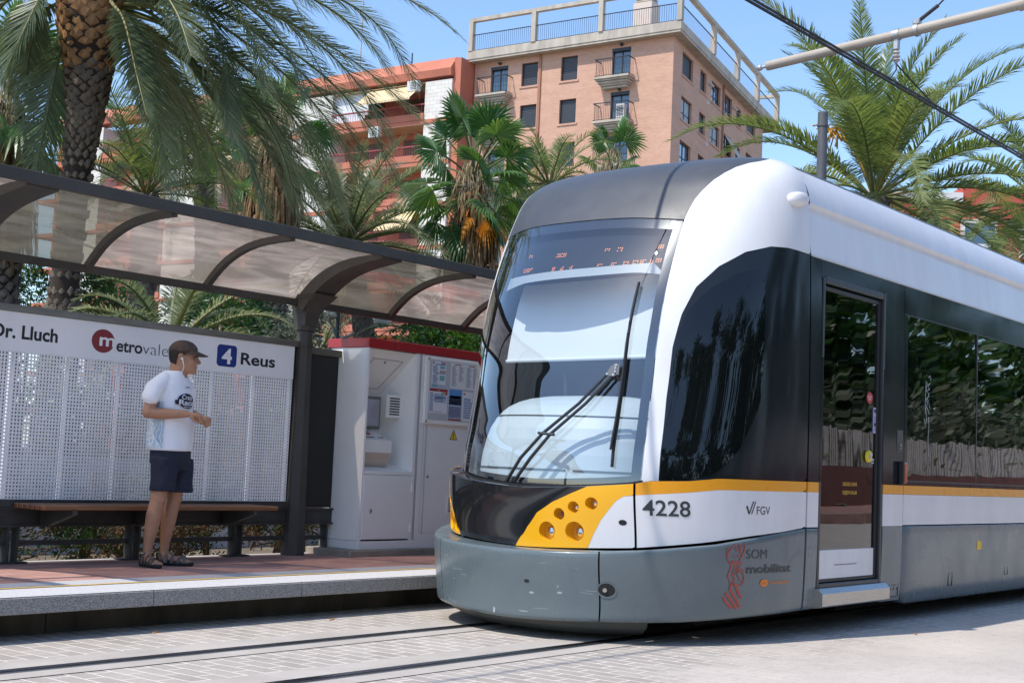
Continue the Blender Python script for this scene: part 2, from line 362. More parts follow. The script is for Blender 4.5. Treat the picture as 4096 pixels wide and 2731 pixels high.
corner = YR[:-1]+[(.354,.9505)]+[(s, lerp(PBOT,s)) for s in np.linspace(.354,.2,10)]
tp('corner_panel', WHITE, fn=lambda b: patch(b, corner, fL, 0, .008, .012))
tp('corner_panel', WHITE, fn=lambda b: patch(b, [(-.475,.69),(-.50,.78),(-.53,.86),(-.56,.92),(-.60,.955),(-1.0,1.01)]+[(s, lerp(PBOT,-s)) for s in np.linspace(-1,-.46,20)], fL, 0))
tp('flank_panel', WHITE, fn=lambda b: patch(b, band(PBOT, SBOT, .362, .997), fL, 0))
tp('flank_panel', WHITE, fn=lambda b: patch(b, band(PBOT, SBOT, 1.003, 1.172), fL, 0))
tp('flank_stripe', ORG, fn=lambda b: patch(b, band(SBOT, BELT, .362, .997), fL, 0.0005))
tp('flank_stripe', ORG, fn=lambda b: patch(b, band(SBOT, BELT, 1.003, 1.172), fL, 0.0005))
tp('flank_stripe', ORG, fn=lambda b: patch(b, band(SBOT, BELT, -1.0, -.6), fL, 0.0005))
# shelf between lower body and the windscreen foot, bumper ledge
def ledge(b, fa, fb, tab, a0, a1, dz=0.0, n=90, inn=.03):
    ss = np.linspace(a0, a1, n); za = np.array([lerp(tab, abs(s)) for s in ss])-.001
    A = S(ss, za, fa, -.001); m = S(ss, za+dz*.6, fa, -.012); B = P(ss, za+dz, fb); Bn = S(ss, za+dz, fb, -inn)
    b.add(np.concatenate([A, m, Bn]), [(i, i+1, n+i+1, n+i) for i in range(n-1)]+[(n+i, n+i+1, 2*n+i+1, 2*n+i) for i in range(n-1)])
tp('cowl_shelf', BLK, fn=lambda b: ledge(b, fL, fU, BELT, -.62, .62, .006))
def bumper(b, s0, s1, notch=False):
    ss = np.linspace(s0, s1, max(8, int((s1-s0)/.012))); n = len(ss); rows = []
    T = np.array([lerp(BTOP, abs(s)) for s in ss]); B = np.array([lerp(BBOT, abs(s)) for s in ss])
    k = np.clip((1.0-np.abs(ss))*3.5, 0, 1)
    rows.append(S(ss, T+.004, fL, -.02)*k[:,None]+S(ss, T, fB, -.02)*(1-k[:,None]))
    rows.append(S(ss, T+.002, fB, -.02)); 
    for o_, dz in ((-.009,-.001),(-.003,-.005),(0,-.012)): rows.append(S(ss, T+dz, fB, o_))
    for q in np.linspace(.06, .94, 14): rows.append(S(ss, (T-.012)*(1-q)+(B+.03)*q, fB, 0))
    for o_, dz in ((0,.03),(-.004,.014),(-.014,.004),(-.03,0),(-.1,.004)): rows.append(S(ss, B+dz, fB, o_))
    V = np.concatenate(rows); R = len(rows)
    b.add(V, [(r*n+i, (r+1)*n+i, (r+1)*n+i+1, r*n+i+1) for r in range(R-1) for i in range(n-1)])
    for i in (0, n-1):   # end returns
        q = [rows[r][i] for r in range(2, R-1)]; c = [S(ss[i], (T[i]+.0)*(1-t)+B[i]*t, fB, -.05) for t in np.linspace(0, 1, len(q))]
        b.add(np.concatenate([q, c]), [(j, j+1, len(q)+j+1, len(q)+j) for j in range(len(q)-1)])
tp('bumper', GREY, 35, fn=lambda b: bumper(b, -.292, .292))
sk = tp('skirt_panel', GREY, 35, fn=lambda b: bumper(b, .2975, .997))
tp('skirt_panel', GREY, 35, fn=lambda b: bumper(b, 1.003, 1.172))
tp('skirt_panel', GREY, 35, fn=lambda b: bumper(b, -1.1, -.2975))
# towing socket and notch on the bumper seam, small scratches and chips
def disc(b, s, z, rs, rz, fx, off, n=20):
    a = [2*PI*k/n for k in range(n)]; b.add([S(s+rs*math.cos(t)/KS, z+rz*math.sin(t), fx, off) for t in a], [tuple(range(n))[::-1]])
def bolt(b):
    b.add([], [])
    disc(b, .318, .352, .058, .044, fB, .002); 
nt_ = MB(); bolt(nt_); nt_.build('towing_recess', UNDER, tram)
nb = MB(); c0 = S(.312, .352, fB, .0); n0 = N(np.array(.312), np.array(.352), fB); nb.tube([c0-n0*.01, c0+n0*.012], .014, 14); nb.build('towing_bolt', STEEL, tram, 40)
rt = MB(); n = 20
rt.add([S(.318+(.066*math.cos(2*PI*k/n))/KS, .352+.052*math.sin(2*PI*k/n), fB, .004) for k in range(n)]+[S(.318+(.056*math.cos(2*PI*k/n))/KS, .352+.042*math.sin(2*PI*k/n), fB, .003) for k in range(n)], [(k, (k+1)%n, n+(k+1)%n, n+k) for k in range(n)])
rt.build('towing_recess_lip', GREY, tram, 40)
CHIP = mat('bumper_chip_white', (.34,.38,.39), .5)
ch = MB(); rng = random.Random(3)
for s, z, a, bb in ((.075,.30,.016,.008),(.165,.315,.018,.008),(.16,.355,.006,.006),(-.19,.33,.012,.003),(.05,.175,.03,.003),(-.02,.16,.006,.02)): disc(ch, s, z, a, bb, fB, .0012, 9)
for k in range(9):
    s0, z0 = rng.uniform(-.27,.25), rng.uniform(.18,.52); l = rng.uniform(.02,.12); a = rng.uniform(-.25,.25); w = rng.uniform(.0008,.0016)
    q = [S(s0+l*t/KS, z0+l*t*a+d*w, fB, .001) for t in np.linspace(0,1,6) for d in (-1,1)]; ch.add(q, [(2*i,2*i+1,2*i+3,2*i+2) for i in range(5)])
ch.build('paint_scratches', CHIP, tram)
dn = MB(); disc(dn, .062, .372, .016, .012, fB, .001, 12); dn.build('dent', UNDER, tram)
jh = MB(); disc(jh, .316, .775, .028, .018, fL, .0015); jh.build('jacking_hole', UNDER, tram)
# dark shell behind all seams
tp('inner_shell', UNDER, fn=lambda b: (patch(b, band(PBOT, BELT, -1.17, 1.17, -.01, 80), fL, -.11, .02, .05, 0),
    patch(b, [(.36,1.0),(1.172,1.0),(1.172,3.43),(.36,3.0)], fU, -.03, .02, .05, 0), patch(b, [(-.66,1.0),(-1.1,1.0),(-1.1,3.43),(-.66,3.0)], fU, -.03, .02, .05, 0)))
# white cowl, grey roof cap, glass, side glazing
cowl = INNER+[(.997,3.43)]+OUTER[::-1]
tp('white_cowl', WHITE, fn=lambda b: patch(b, cowl, fU, .003, .006, .02, .02, zl=ZU))
tp('white_cowl', WHITE, fn=lambda b: patch(b, far(cowl), fU, .003, .012, .02, .02, zl=ZU))
GTOP = [(0,2.905),(.1,2.897),(.2,2.880),(.34,2.858)]
capp = [(s, lerp(GTOP, cen(s))) for s in np.linspace(-.599,.3195,50)]+[(a-.001,b) for a,b in INNER if b > 2.87]+[(1.0,3.472),(-1.0,3.472)]+[(farS(a)+.001,b) for a,b in INNER[::-1] if b > 2.87]
tp('roof_cap', ROOFG, fn=lambda b: patch(b, capp, fU, 0, .012, .02, .02, zl=ZU))
inn = [(a-.002,b) for a,b in INNER if b < 2.87]
scr = [(s, lerp(BELT,abs(s))+.012) for s in np.linspace(-.62,.34,60)]+inn[1:]+[(s, lerp(GTOP,cen(s))-.004) for s in np.linspace(.318,-.597,50)]+[(farS(a), b) for a, b in inn[1:]][::-1]
wg = tp('windscreen', WINDGL, fn=lambda b: patch(b, scr, fU, -.004, .01, .02, 0, zl=ZU))
def frit_bands(b):
    frit = lambda a, w0, w1: [(x-w0, z) for x, z in a]+[(x-w1, z) for x, z in a[::-1]]
    patch(b, frit(inn, .002, .036), fU, -.009, .006, .02, 0, zl=ZU); patch(b, far(frit(inn, .002, .036)), fU, -.009, .006, .02, 0, zl=ZU)
    patch(b, [(s, lerp(BELT,abs(s))+.008) for s in np.linspace(-.58,.31,50)]+[(s, lerp(BELT,abs(s))+.06) for s in np.linspace(.31,-.58,50)], fU, -.009, .01, .012, 0)
    patch(b, [(s, lerp(GTOP,cen(s))-.005) for s in np.linspace(-.56,.29,50)]+[(s, lerp(GTOP,cen(s))-.075) for s in np.linspace(.29,-.56,50)], fU, -.009, .01, .012, 0)
tp('windscreen_border', mat('windscreen_black_border', (.01,.012,.015), .25), fn=frit_bands, parent=wg)
side = OUTER+[(.997,1.089)]+[(s, lerp(BELT,s)+.004) for s in np.linspace(.98,.42,24)]
tp('cab_side_panel', DGREY, fn=lambda b: patch(b, side, fU, 0, .008, .02, .018, zl=ZU))
tp('cab_side_panel', DGREY, fn=lambda b: patch(b, far([q for q in side]), fU, 0, .02, .03, .018))
CW=[(.405,1.055),(.402,1.266),(.398,1.583),(.405,2.035),(.429,2.18),(.463,2.285),(.516,2.372),(.607,2.474),(.68,2.509),(.742,2.518),(.771,2.024),(.767,1.621),(.758,1.555),(.729,1.423),(.696,1.291),(.65,1.181),(.602,1.118),(.537,1.078),(.47,1.06)]
tp('cab_window', mat('cab_window_glass', (.004,.005,.006), .02, coat=0.0, spec=.55), fn=lambda b: patch(b, CW, fU, .003, .006, .02, .005, zl=ZU))
tp('cab_side_panel', DGREY, fn=lambda b: patch(b, [(1.003,1.089),(1.172,1.089),(1.172,2.694),(1.003,2.694)], fU, 0, .03, .05, .018))
# marker lamp bulge at the cowl edge
ob = MB(); rings = []
cs, cz = .893, 3.082
for j in range(9):
    q = j/8; k = math.cos(q*PI/2)**.6 if j < 8 else 0.02; h = .062*math.sin(q*PI/2); ring = []
    for i in range(28):
        a = 2*PI*i/28; cx = math.cos(a); cy = math.sin(a)
        rx = .125*(1.0-.12*cy)*k; rz = (.036 if cy > 0 else .072)*k
        ring.append(S(cs+.02*q+cx*rx*.5/ .92, cz+cy*rz, fU, .002+h))
    rings.append(ring)
ob.loft(rings, cap=True); mk = ob.build('marker_lamp', WHITE, tram, 50)
sc_ = MB(); cc = S(.862, 3.085, fU, .038); nn = N(np.array(.862), np.array(3.085), fU); sc_.tube([cc-nn*.01, cc+nn*.012], .008, 10); sc_.build('screw', STEEL, mk, 40)
# ------------------------------------------------------------------ lettering on the nose flank
def along(fx, z0, s0, off):
    ss = np.linspace(s0, min(s0+.9, 1.3), 600); p = P(ss, np.full_like(ss, z0), fx); L = np.concatenate([[0], np.cumsum(np.linalg.norm(np.diff(p, axis=0), axis=1))])
    return lambda u, v: tuple(S(np.interp(u, L, ss), z0+v, fx, off))
def arc(fx, z, a, b):
    ss = np.linspace(a, b, 300); p = P(ss, np.full_like(ss, z), fx); return float(np.linalg.norm(np.diff(p, axis=0), axis=1).sum())
t = MB(); put_text(t, '4228', .103, along(fL, .830, .384, .0022), .012, arc(fL, .85, .384, .549)); t.build('fleet_number', TXTD, tram)
t = MB(); f_ = along(fL, .856, .756, .0022); W_ = arc(fL, .85, .796, .851); U0 = arc(fL, .85, .756, .799)
put_text(t, 'FGV', .056, lambda u, v: f_(u+U0, v), .0, W_)
kx = U0/.075
for q in ([(0,.05),(.016,.0),(.03,.02),(.022,.012),(.012,.058)], [(.016,.0),(.024,.0),(.056,.085),(.048,.085)], [(.034,.0),(.041,.0),(.071,.085),(.064,.085)]):
    t.add([f_(u*kx, v) for u, v in q], [tuple(range(len(q)))])
t.build('operator_emblem', TXTD, tram)
t = MB(); put_text(t, 'SOM', .064, along(fB, .565, .785, .004), -.012, arc(fB, .58, .785, .862)); put_text(t, 'mobilitat', .058, along(fB, .47, .786, .004), .016, arc(fB, .48, .786, .955)); t.build('slogan', TXTD, tram)
t = MB(); f_ = along(fB, .36, .83, .004)
W_ = arc(fB, .38, .875, .948); U0 = arc(fB, .38, .83, .876); R_ = arc(fB, .38, .839, .870)/2; U1 = arc(fB, .38, .83, .8545)
t.add([f_(U1+R_*math.cos(2*PI*k/30), .042+.024*math.sin(2*PI*k/30)) for k in range(30)], [tuple(range(30))[::-1]])
put_text(t, 'Comunitat', .021, lambda u, v: f_(u+U0, v+.034), .015, W_); t.build('slogan_badge', TXTO, tram)
t = MB(); f2 = along(fB, .36, .83, .006); put_text(t, 'SOM', .016, lambda u, v: f2(u+U1-R_*.72, v+.034), -.01, R_*1.44); t.build('badge_text', mat('badge_text_grey', (.30,.16,.08), .4), tram)
cr = MB(); f_ = along(fB, .24, .70, .004)
def stroke(b, pts, w, fn):
    n = len(pts)
    q = []
    for i, (x, y) in enumerate(pts):
        a = pts[max(i-1,0)]; c = pts[min(i+1,n-1)]; dx, dy = c[0]-a[0], c[1]-a[1]; l = math.hypot(dx, dy) or 1
        q += [fn(x-dy/l*w, y+dx/l*w), fn(x+dy/l*w, y-dx/l*w)]
    b.add(q, [(2*i, 2*i+1, 2*i+3, 2*i+2) for i in range(n-1)])
CX = arc(fB, .45, .70, .776)/.092
cf = lambda u, v: f_(u*CX, v)
for pl, w in (([(.03,.30),(.018,.325),(.02,.36),(.036,.40),(.05,.425),(.066,.42),(.07,.39),(.055,.375),(.05,.395),(.06,.405)],.0022),
    ([(.066,.42),(.08,.405),(.09,.425),(.094,.41),(.09,.37),(.078,.335),(.07,.31)],.0022), ([(.03,.30),(.045,.31),(.07,.305),(.082,.30)],.003), ([(.02,.335),(.014,.35),(.02,.37),(.014,.385),(.026,.405)],.002),
    ([(.028,.295),(.082,.295)],.003), ([(.030,.285),(.082,.285)],.0015), ([(.035,.28),(.03,.25),(.022,.215),(.028,.19),(.035,.16),(.03,.135)],.0022), ([(.05,.28),(.046,.25),(.04,.22),(.052,.20),(.045,.17),(.032,.14)],.0022),
    ([(.06,.28),(.066,.26),(.078,.24),(.09,.225),(.094,.195),(.086,.165),(.078,.15)],.0022), ([(.07,.28),(.068,.25),(.062,.225),(.07,.20),(.08,.175)],.0022), ([(.074,.265),(.088,.25),(.095,.24)],.002), ([(.058,.262),(.055,.235),(.05,.22)],.002),
    ([(.052,.165),(.062,.13),(.072,.095),(.082,.07)],.0055), ([(.030,.135),(.045,.095),(.062,.05),(.078,.012)],.0055), ([(.014,.105),(.030,.068),(.048,.03),(.064,.0)],.0055), ([(.0,.08),(.014,.05),(.03,.022),(.044,.005)],.0055), ([(.060,.16),(.074,.155)],.003),([(.040,.345),(.052,.335),(.062,.35),(.07,.335)],.002),([(.075,.40),(.072,.37),(.082,.35)],.002)):
    stroke(cr, pl, w, cf)
cr.build('crest', TXTR, tram)
# ------------------------------------------------------------------ cab interior seen through the windscreen
XI = [(.9,7.5),(1.2,7.53),(1.35,7.57),(1.45,7.63),(1.53,7.72),(1.58,7.83),(1.615,7.97),(1.635,8.15),(1.64,8.6)]
fI = _smooth(XI)
def dome(z, wz, n=60):
    th = np.linspace(-PI/2, PI/2, n); d = wz*np.sign(np.sin(th))*np.abs(np.sin(th))**.75; x = fI(z)+(8.75-fI(z))*(1-np.cos(th)**.75)
    return [(a, YC+.09-c, z) for a, c in zip(x, d)]
b = MB(); zs = [.95,1.1,1.2,1.3,1.38,1.45,1.5,1.54,1.58,1.605,1.625,1.635,1.64]; ws = [.93,.92,.91,.89,.87,.84,.81,.78,.73,.68,.58,.4,.06]
for i in range(len(zs)-1):
    r0, r1 = dome(zs[i], ws[i]), dome(zs[i+1], ws[i+1]); n = len(r0); b.add(r0+r1, [(k, k+1, n+k+1, n+k) for k in range(n-1)])
dash = b.build('dashboard', DASH, tram, 50)
b = MB(); r0 = [(x-.004, y, z) for x, y, z in dome(1.462, .838)]; r1 = [(x-.002, y, z) for x, y, z in dome(1.47, .832)]; n = len(r0); b.add(r0+r1, [(k, k+1, n+k+1, n+k) for k in range(n-1)]); b.build('seam', RUB, dash)
b = MB()
for i0, i1 in ((4,14),(15,33),(34,44),(45,56)):
    r0 = [(x-.004, y, z) for x, y, z in dome(1.085, .921)]; r1 = [(x-.004, y, z) for x, y, z in dome(1.098, .92)]; n = len(r0); b.add(r0+r1, [(k, k+1, n+k+1, n+k) for k in range(i0, i1)])
b.build('air_vent', mat('vent_dark', (.06,.08,.09), .6), dash)
def flatblind(b):
    DX = np.array([.17,0,0]); rows = [(S(-.44, z, fU, -.10)+DX, S(.28, z, fU, -.06)+DX) for z in np.linspace(1.90, 2.52, 8)]
    V = [tuple(a+(c-a)*t) for a, c in rows for t in np.linspace(0, 1, 12)]; b.add(V, [(j*12+i, j*12+i+1, (j+1)*12+i+1, (j+1)*12+i) for j in range(7) for i in range(11)])
tp('blind', BLIND, fn=flatblind)
b = MB(); ss = np.linspace(-.33,.28,40); DX = np.array([.168,0,0]); b.tube([S(-.44, 1.90, fU, -.10)+DX, S(.28, 1.90, fU, -.06)+DX], .013, 8); b.build('blind_rail', BLIND, tram, 60)
tp('destination_display', mat('display_black', (.012,.016,.022), .7, spec=.1), fn=lambda b: (patch(b, [(-.56,2.44),(.31,2.50),(.31,2.86),(-.56,2.86)], fU, -.06, .02, .04, 0)))
tp('blind_housing', mat('blind_housing_grey', (.30,.34,.36), .5), fn=lambda b: patch(b, [(s, 2.455+.05*(s+.36)/.67-.25*max(0,abs(s+.02)-.2)) for s in np.linspace(-.36,.30,20)]+[(s, 2.52+.05*(s+.36)/.67) for s in np.linspace(.24,-.36,20)], fU, -.05, .01, .012, 0))
ld = MB(); fd = along(fU, 2.60, -.30, -.052)
rng = random.Random(5)
for (u0, v0, nn_) in ((.08,.075,3),(.47,.055,6),(1.0,.065,3),(1.13,.068,3),(1.52,.075,3),(.08,-.045,7),(.48,-.055,2),(.58,-.055,2),(.68,-.053,2),(.98,-.055,3),(1.12,-.05,3),(1.24,-.045,3),(1.33,-.04,3),(1.40,-.038,3),(1.49,-.035,2),(1.54,-.03,3),(1.64,-.022,3)):
    for i in range(nn_):
        for j in range(3):
            if rng.random() < .86:
                x, y = u0*.82+i*.0165, v0+j*.0115; ld.add([fd(x, y), fd(x+.0095, y), fd(x+.0095, y+.006), fd(x, y+.006)], [(0,1,2,3)])
ld.build('display_dots', LED, tram)
b = MB(); b.box(8.84, 8.9, 4.55, 6.85, .9, 2.9); b.build('cab_bulkhead', mat('cab_wall_dark', (.03,.04,.05), .6), tram)
b = MB(); b.box(7.9, 8.84, 5.1, 6.3, .86, .93); b.box(8.45, 8.84, 5.0, 6.4, 2.9, 2.94); b.build('cab_floor', UNDER, tram)
sw = MB(); ring = [(8.05+.19*math.cos(a)*.5, 5.15+.19*math.sin(a), 1.72+.17*math.cos(a)) for a in np.linspace(0, 2*PI, 25)]; sw.box(8.35, 8.6, 4.95, 5.4, 1.2, 2.1, bev=.05); sw.box(8.4,8.55,5.05,5.3,2.1,2.32,bev=.05); sw.build('driver_seat', mat('seat_dark', (.02,.025,.03), .8), tram, 30)
# wiper
wp = MB(); w2 = MB()
def WS_(s, z, o): return Vector(S(np.array(s), np.array(z), fU, o))
for (sa, sb, sc) in ((-.075, .011, .176), (-.048, .032, .198)):
    pts = [WS_(sa, 1.0, .025), WS_((sa+sb)/2+.004, 1.155, .05), WS_(sb, 1.317, .055), WS_((sb+sc)/2+.006, 1.53, .055), WS_(sc, 1.735, .05)]
    wp.tube(pts, [.012,.012,.0115,.011,.010], 8)
wp.tube([WS_(.004,1.318,.066), WS_(.045,1.308,.066)], .011, 6)
wip = wp.build('wiper', mat('wiper_black', (.02,.022,.024), .4), tram, 50)
pl = [(.172,1.728),(.196,1.72),(.216,1.735),(.216,1.80),(.203,1.812),(.188,1.79)]
w2.prism(pl, lambda u, v, d: tuple(WS_(u, v, d)), .05, .064); w2.build('bracket', mat('bracket_grey', (.14,.145,.15), .4), wip)
w5 = MB()
for s_, z_ in ((.178,1.733),(.199,1.728),(.204,1.752),(.204,1.775),(.205,1.795)): c_ = WS_(s_, z_, .064); n_ = (WS_(s_, z_, .08)-c_).normalized(); w5.tube([c_, c_+n_*.006], .0075, 8)
w5.build('bracket_bolt', STEEL, wip, 40)
w3 = MB(); w3.tube([WS_(.2255+.012*t_-.002*math.sin(t_*PI), 2.374-1.249*t_, .03) for t_ in np.linspace(0,1,14)], .012, 6); w3.tube([WS_(.229,2.06-.9*t_,.052) for t_ in np.linspace(0.05,.92,10)], .009, 6)
for t_ in (.25,.42,.58,.72,.86): w3.tube([WS_(.229, 2.374-1.249*t_, .03), WS_(.229, 2.374-1.249*t_+.03, .055)], .008, 6)
w3.tube([WS_(.205,1.74,.06), WS_(.216,1.70,.05), WS_(.228,1.72,.05)], .007, 6)
w3.build('wiper_blade', RUB, wip, 50)
# plough and underside
b = MB(); ss = np.linspace(-.42,.47,60); r = [S(ss, np.full_like(ss, z), fB, o) for z, o in ((.17,-.09),(.10,-.10),(.045,-.20),(.04,-.7))]; n = 60
b.add(np.concatenate(r), [(k*n+i, (k+1)*n+i, (k+1)*n+i+1, k*n+i+1) for k in range(3) for i in range(n-1)]); b.build('snowplough', mat('plough_dark_green_grey', (.05,.055,.05), .55), tram, 60)
b = MB(); b.box(8.1, 24, 4.6, 6.8, .2, .27); b.box(8.3, 9.9, 4.95, 6.45, .07, .2); b.box(10.4, 13.0, 4.9, 6.5, .06, .2); b.box(13.6, 24, 4.9, 6.5, .07, .2); b.box(7.7,8.3,4.95,6.5,.12,.3); b.build('underframe_shade_block', UNDER, tram)  # floor plate and bogie blocks, added black to block light underneath
# ------------------------------------------------------------------ tram flank behind the cab
XE = 24.0
def fy(z): return YC-float(fW(z))
def strip(b, x0, x1, z0, z1, off=0.0, n=6, rim=.018, dx=3.0):
    nx = max(1, int((x1-x0)/dx)); xs = np.linspace(x0, x1, nx+1); zs = np.linspace(z0, z1, n+1)
    V = [(x, fy(z)-off, z) for z in zs for x in xs]; m = nx+1
    b.add(V, [(j*m+i, j*m+i+1, (j+1)*m+i+1, (j+1)*m+i) for j in range(n) for i in range(nx)])
    per = [(x, zs[0]) for x in xs]+[(xs[-1], z) for z in zs[1:]]+[(x, zs[-1]) for x in xs[-2::-1]]+[(xs[0], z) for z in zs[-2:0:-1]]
    k = len(per); b.add([(x, fy(z)-off, z) for x, z in per]+[(x, fy(z)-off+rim, z) for x, z in per], [(i, k+i, k+(i+1)%k, (i+1)%k) for i in range(k)])
def sp(name, m, *rects, parent=None, off=0.0, rim=.018, sm=30):
    b = MB()
    for r in rects: strip(b, *r, off=off, rim=rim)
    return b.build(name, m, parent or tram, sm)
SB = [(2.697,1.26),(2.85,1.243),(2.97,1.228),(3.005,1.223),(3.03,1.222),(3.052,1.228),(3.075,1.24),(3.1,1.236),(3.15,1.226),(3.2,1.207),(3.27,1.175),(3.33,1.125),(3.385,1.04),(3.425,.9),(3.455,.66),(3.468,.33),(3.472,0)]
b = MB(); pr = [(YC-w, z) for z, w in SB]; pr += [(2*YC-y, z) for y, z in pr[::-1][1:]]
xs = [8.9045, 12.3, 12.304, 16, 20, XE]
def loftx(b, pr, x0, x1):
    n = len(pr); b.add([(x0, y, z) for y, z in pr]+[(x1, y, z) for y, z in pr], [(i, i+1, n+i+1, n+i) for i in range(n-1)])
k1 = [q for q in pr if q[1] <= 3.33 and q[0] < YC]; k2 = [q for q in pr if q[1] >= 3.32]; k3 = [q for q in pr if q[1] <= 3.33 and q[0] > YC]
loftx(b, k1, 8.9045, XE); b.build('cornice_panel', WHITE, tram, 25)
b = MB(); loftx(b, k3, 8.9045, XE); b.build('cornice_panel', WHITE, tram, 25)
b = MB(); loftx(b, k2, 8.9045, XE); b.build('roof', ROOFG, tram, 40)
b = MB(); b.quad((8.9045, YC-1.243, 2.85), (XE, YC-1.243, 2.85), (XE, YC-1.241, 2.852), (8.9045, YC-1.241, 2.852)); 
b = MB(); strip(b, 8.91, XE, 2.690, 2.7005, off=.004, n=1); b.build('drip_moulding', mat('moulding_light', (.62,.56,.48), .4), tram, 30)
# door bay
sp('door_portal', DGREY, (9.078,9.115,1.089,2.692), (10.17,10.57,1.089,2.692), (9.115,10.17,2.575,2.692))
sp('portal_stripe', ORG, (10.19,10.57,1.0145,1.0855)); sp('portal_panel', WHITE, (10.19,10.57,.766,1.0125))
sp('portal_skirt', GREY, (10.19,10.565,.185,.764))
FR = mat('door_frame_dark', (.03,.033,.036), .35, var=.1)
b = MB(); yd = 4.435
for x0, x1, z0, z1 in ((9.085,9.125,.33,2.565),(10.145,10.19,.33,2.575),(9.125,10.145,2.525,2.575),(9.125,10.145,.33,.365)): b.box(x0, x1, yd-.01, yd+.07, z0, z1, bev=.006)
door = b.build('door', FR, tram, 30)
b = MB(); 
for x0, x1, z0, z1 in ((9.135,9.160,.37,2.51),(10.105,10.135,.37,2.51),(9.160,10.105,2.48,2.51),(9.160,10.105,.37,.39)): b.box(x0, x1, yd+.012, yd+.05, z0, z1, bev=.004)
b.build('leaf_frame', RUB, door, 30)
b = MB(); n = 26; g = np.random.RandomState(2)
zz = np.linspace(.60, 2.48, 40); xx = np.linspace(9.16, 10.105, 24)
ph = g.rand(6)*6
def wav(x, z): return .0004*math.sin(5.1*x+ph[0])+.0003*math.sin(7.3*z+ph[1]+2*x)+.00005*math.sin(17*z+ph[2])+.00006*math.sin(23*x+ph[3])
b.add([(x, yd+.026+wav(x, z), z) for z in zz for x in xx], [(j*24+i, j*24+i+1, (j+1)*24+i+1, (j+1)*24+i) for j in range(39) for i in range(23)])
dg = b.build('door_glass', SIDEGL, door, 180)
box('kick_panel', WHITE, door, 9.162, 10.103, yd+.018, yd+.045, .392, .60, bev=.004)
kp = MB(); kp.box(9.42,9.80,yd+.0165,yd+.0185,.485,.494); kp.build('scuff_mark', mat('scuff_grey', (.3,.3,.31), .6), door)
b = MB(); prof = [(4.365,.30),(4.365,.215),(4.375,.205),(4.47,.19),(4.47,.335),(4.40,.335)]
b.add([(x, y, z) for x in (9.06, 10.22) for y, z in prof], [tuple(range(5,-1,-1)), tuple(range(6,12))]+[(i, (i+1)%6, 6+(i+1)%6, 6+i) for i in range(6)]); b.build('door_step', STEEL, tram)
for tx, z_ in (('DEIXEU EIXIR', 1.066), ('DEJEN SALIR', 1.004)):
    t = MB(); put_text(t, tx, .028, lambda u, v: (9.545+u, yd+.0215, z_+v), 0.0, .245); t.build('door_notice', TXTY, door)
def ell(b, cx, cz, rx, rz, y, n=28): b.add([(cx+rx*math.cos(2*PI*k/n), y, cz+rz*math.sin(2*PI*k/n)) for k in range(n)], [tuple(range(n))])
b = MB(); ell(b, 9.985, 1.745, .055, .045, yd+.021); st = b.build('red_sticker', mat('sticker_red', (.45,.03,.035), .4), door)
b = MB()
for i in range(4): b.box(9.945+.006*i, 10.025-.008*i, yd+.0195, yd+.0205, 1.756-.010*i, 1.760-.010*i)
b.build('sticker_text', mat('sticker_text', (.7,.55,.55), .5), st)
b = MB(); b.box(10.05, 10.103, yd+.0205, yd+.022, 1.478, 1.675); st = b.build('info_sticker', mat('sticker_lilac', (.48,.46,.68), .4), door)
b = MB(); b.box(10.052,10.056,yd+.019,yd+.0202,1.48,1.674); b.build('sticker_edge', mat('sticker_blue', (.10,.22,.55), .4), st)
b = MB()
for z in (1.635,1.53): b.box(10.07,10.098,yd+.019,yd+.0202,z,z+.028); 
for z in (1.60,1.585,1.57,1.51,1.497): b.box(10.064,10.098,yd+.019,yd+.0202,z,z+.004)
b.build('sticker_pictogram', RUB, st)
b = MB(); n = 24
for r, dy in ((.047,.0),(.044,-.018),(.03,-.02)): b.add([(9.965+r*math.cos(2*PI*k/n), yd+.02+dy, 1.296+r*math.sin(2*PI*k/n)) for k in range(n)], [])
b.f += [(i, (i+1)%n, n+(i+1)%n, n+i) for i in range(n)]+[(n+i, n+(i+1)%n, 2*n+(i+1)%n, 2*n+i) for i in range(n)]+[tuple(2*n+i for i in range(n))]; b.m += [0]*(2*n+1)
bt = b.build('door_button', mat('button_yellow', (.72,.56,.03), .35), door, 40)
b = MB(); ell(b, 9.965, 1.296, .022, .022, yd-.002, 18); b.build('button_centre', mat('button_grey', (.4,.4,.38), .4), bt)
b = MB(); b.box(10.03,10.085,yd+.0195,yd+.0205,1.27,1.278); b.box(10.03,10.075,yd+.0195,yd+.0205,1.257,1.262); b.box(10.03,10.08,yd+.0195,yd+.0205,1.244,1.249); ell(b,10.042,1.312,.012,.012,yd+.0195,14); b.build('button_caption', mat('caption_white', (.7,.72,.7), .5), door)
# right of the door: indicator, hatch
b = MB(); b.box(10.465, 10.495, fy(1.2)-.045, fy(1.2), 1.09, 1.275, bev=.008); ind = b.build('side_indicator', RUB, tram, 30)
b = MB(); b.box(10.496, 10.555, fy(1.2)-.042, fy(1.2), 1.10, 1.268, bev=.010)
for i in range(9): b.box(10.498, 10.553, fy(1.2)-.0445, fy(1.2)-.04, 1.112+i*.0165, 1.119+i*.0165)
b.build('indicator_lens', mat('indicator_amber', (.50,.085,.01), .25, coat=.8), ind, 30)
b = MB(); b.box(10.43,10.545,fy(1.5)-.004,fy(1.5)+.01,1.35,1.52,bev=.003); hp = b.build('key_hatch', FR, tram)
b = MB(); b.tube([(10.49,fy(1.4)-.01,1.40),(10.49,fy(1.4),1.40)],.012,10); b.tube([(10.49,fy(1.4)-.01,1.375),(10.49,fy(1.4),1.375)],.008,10); b.build('hatch_lock', STEEL, hp)
b = MB()
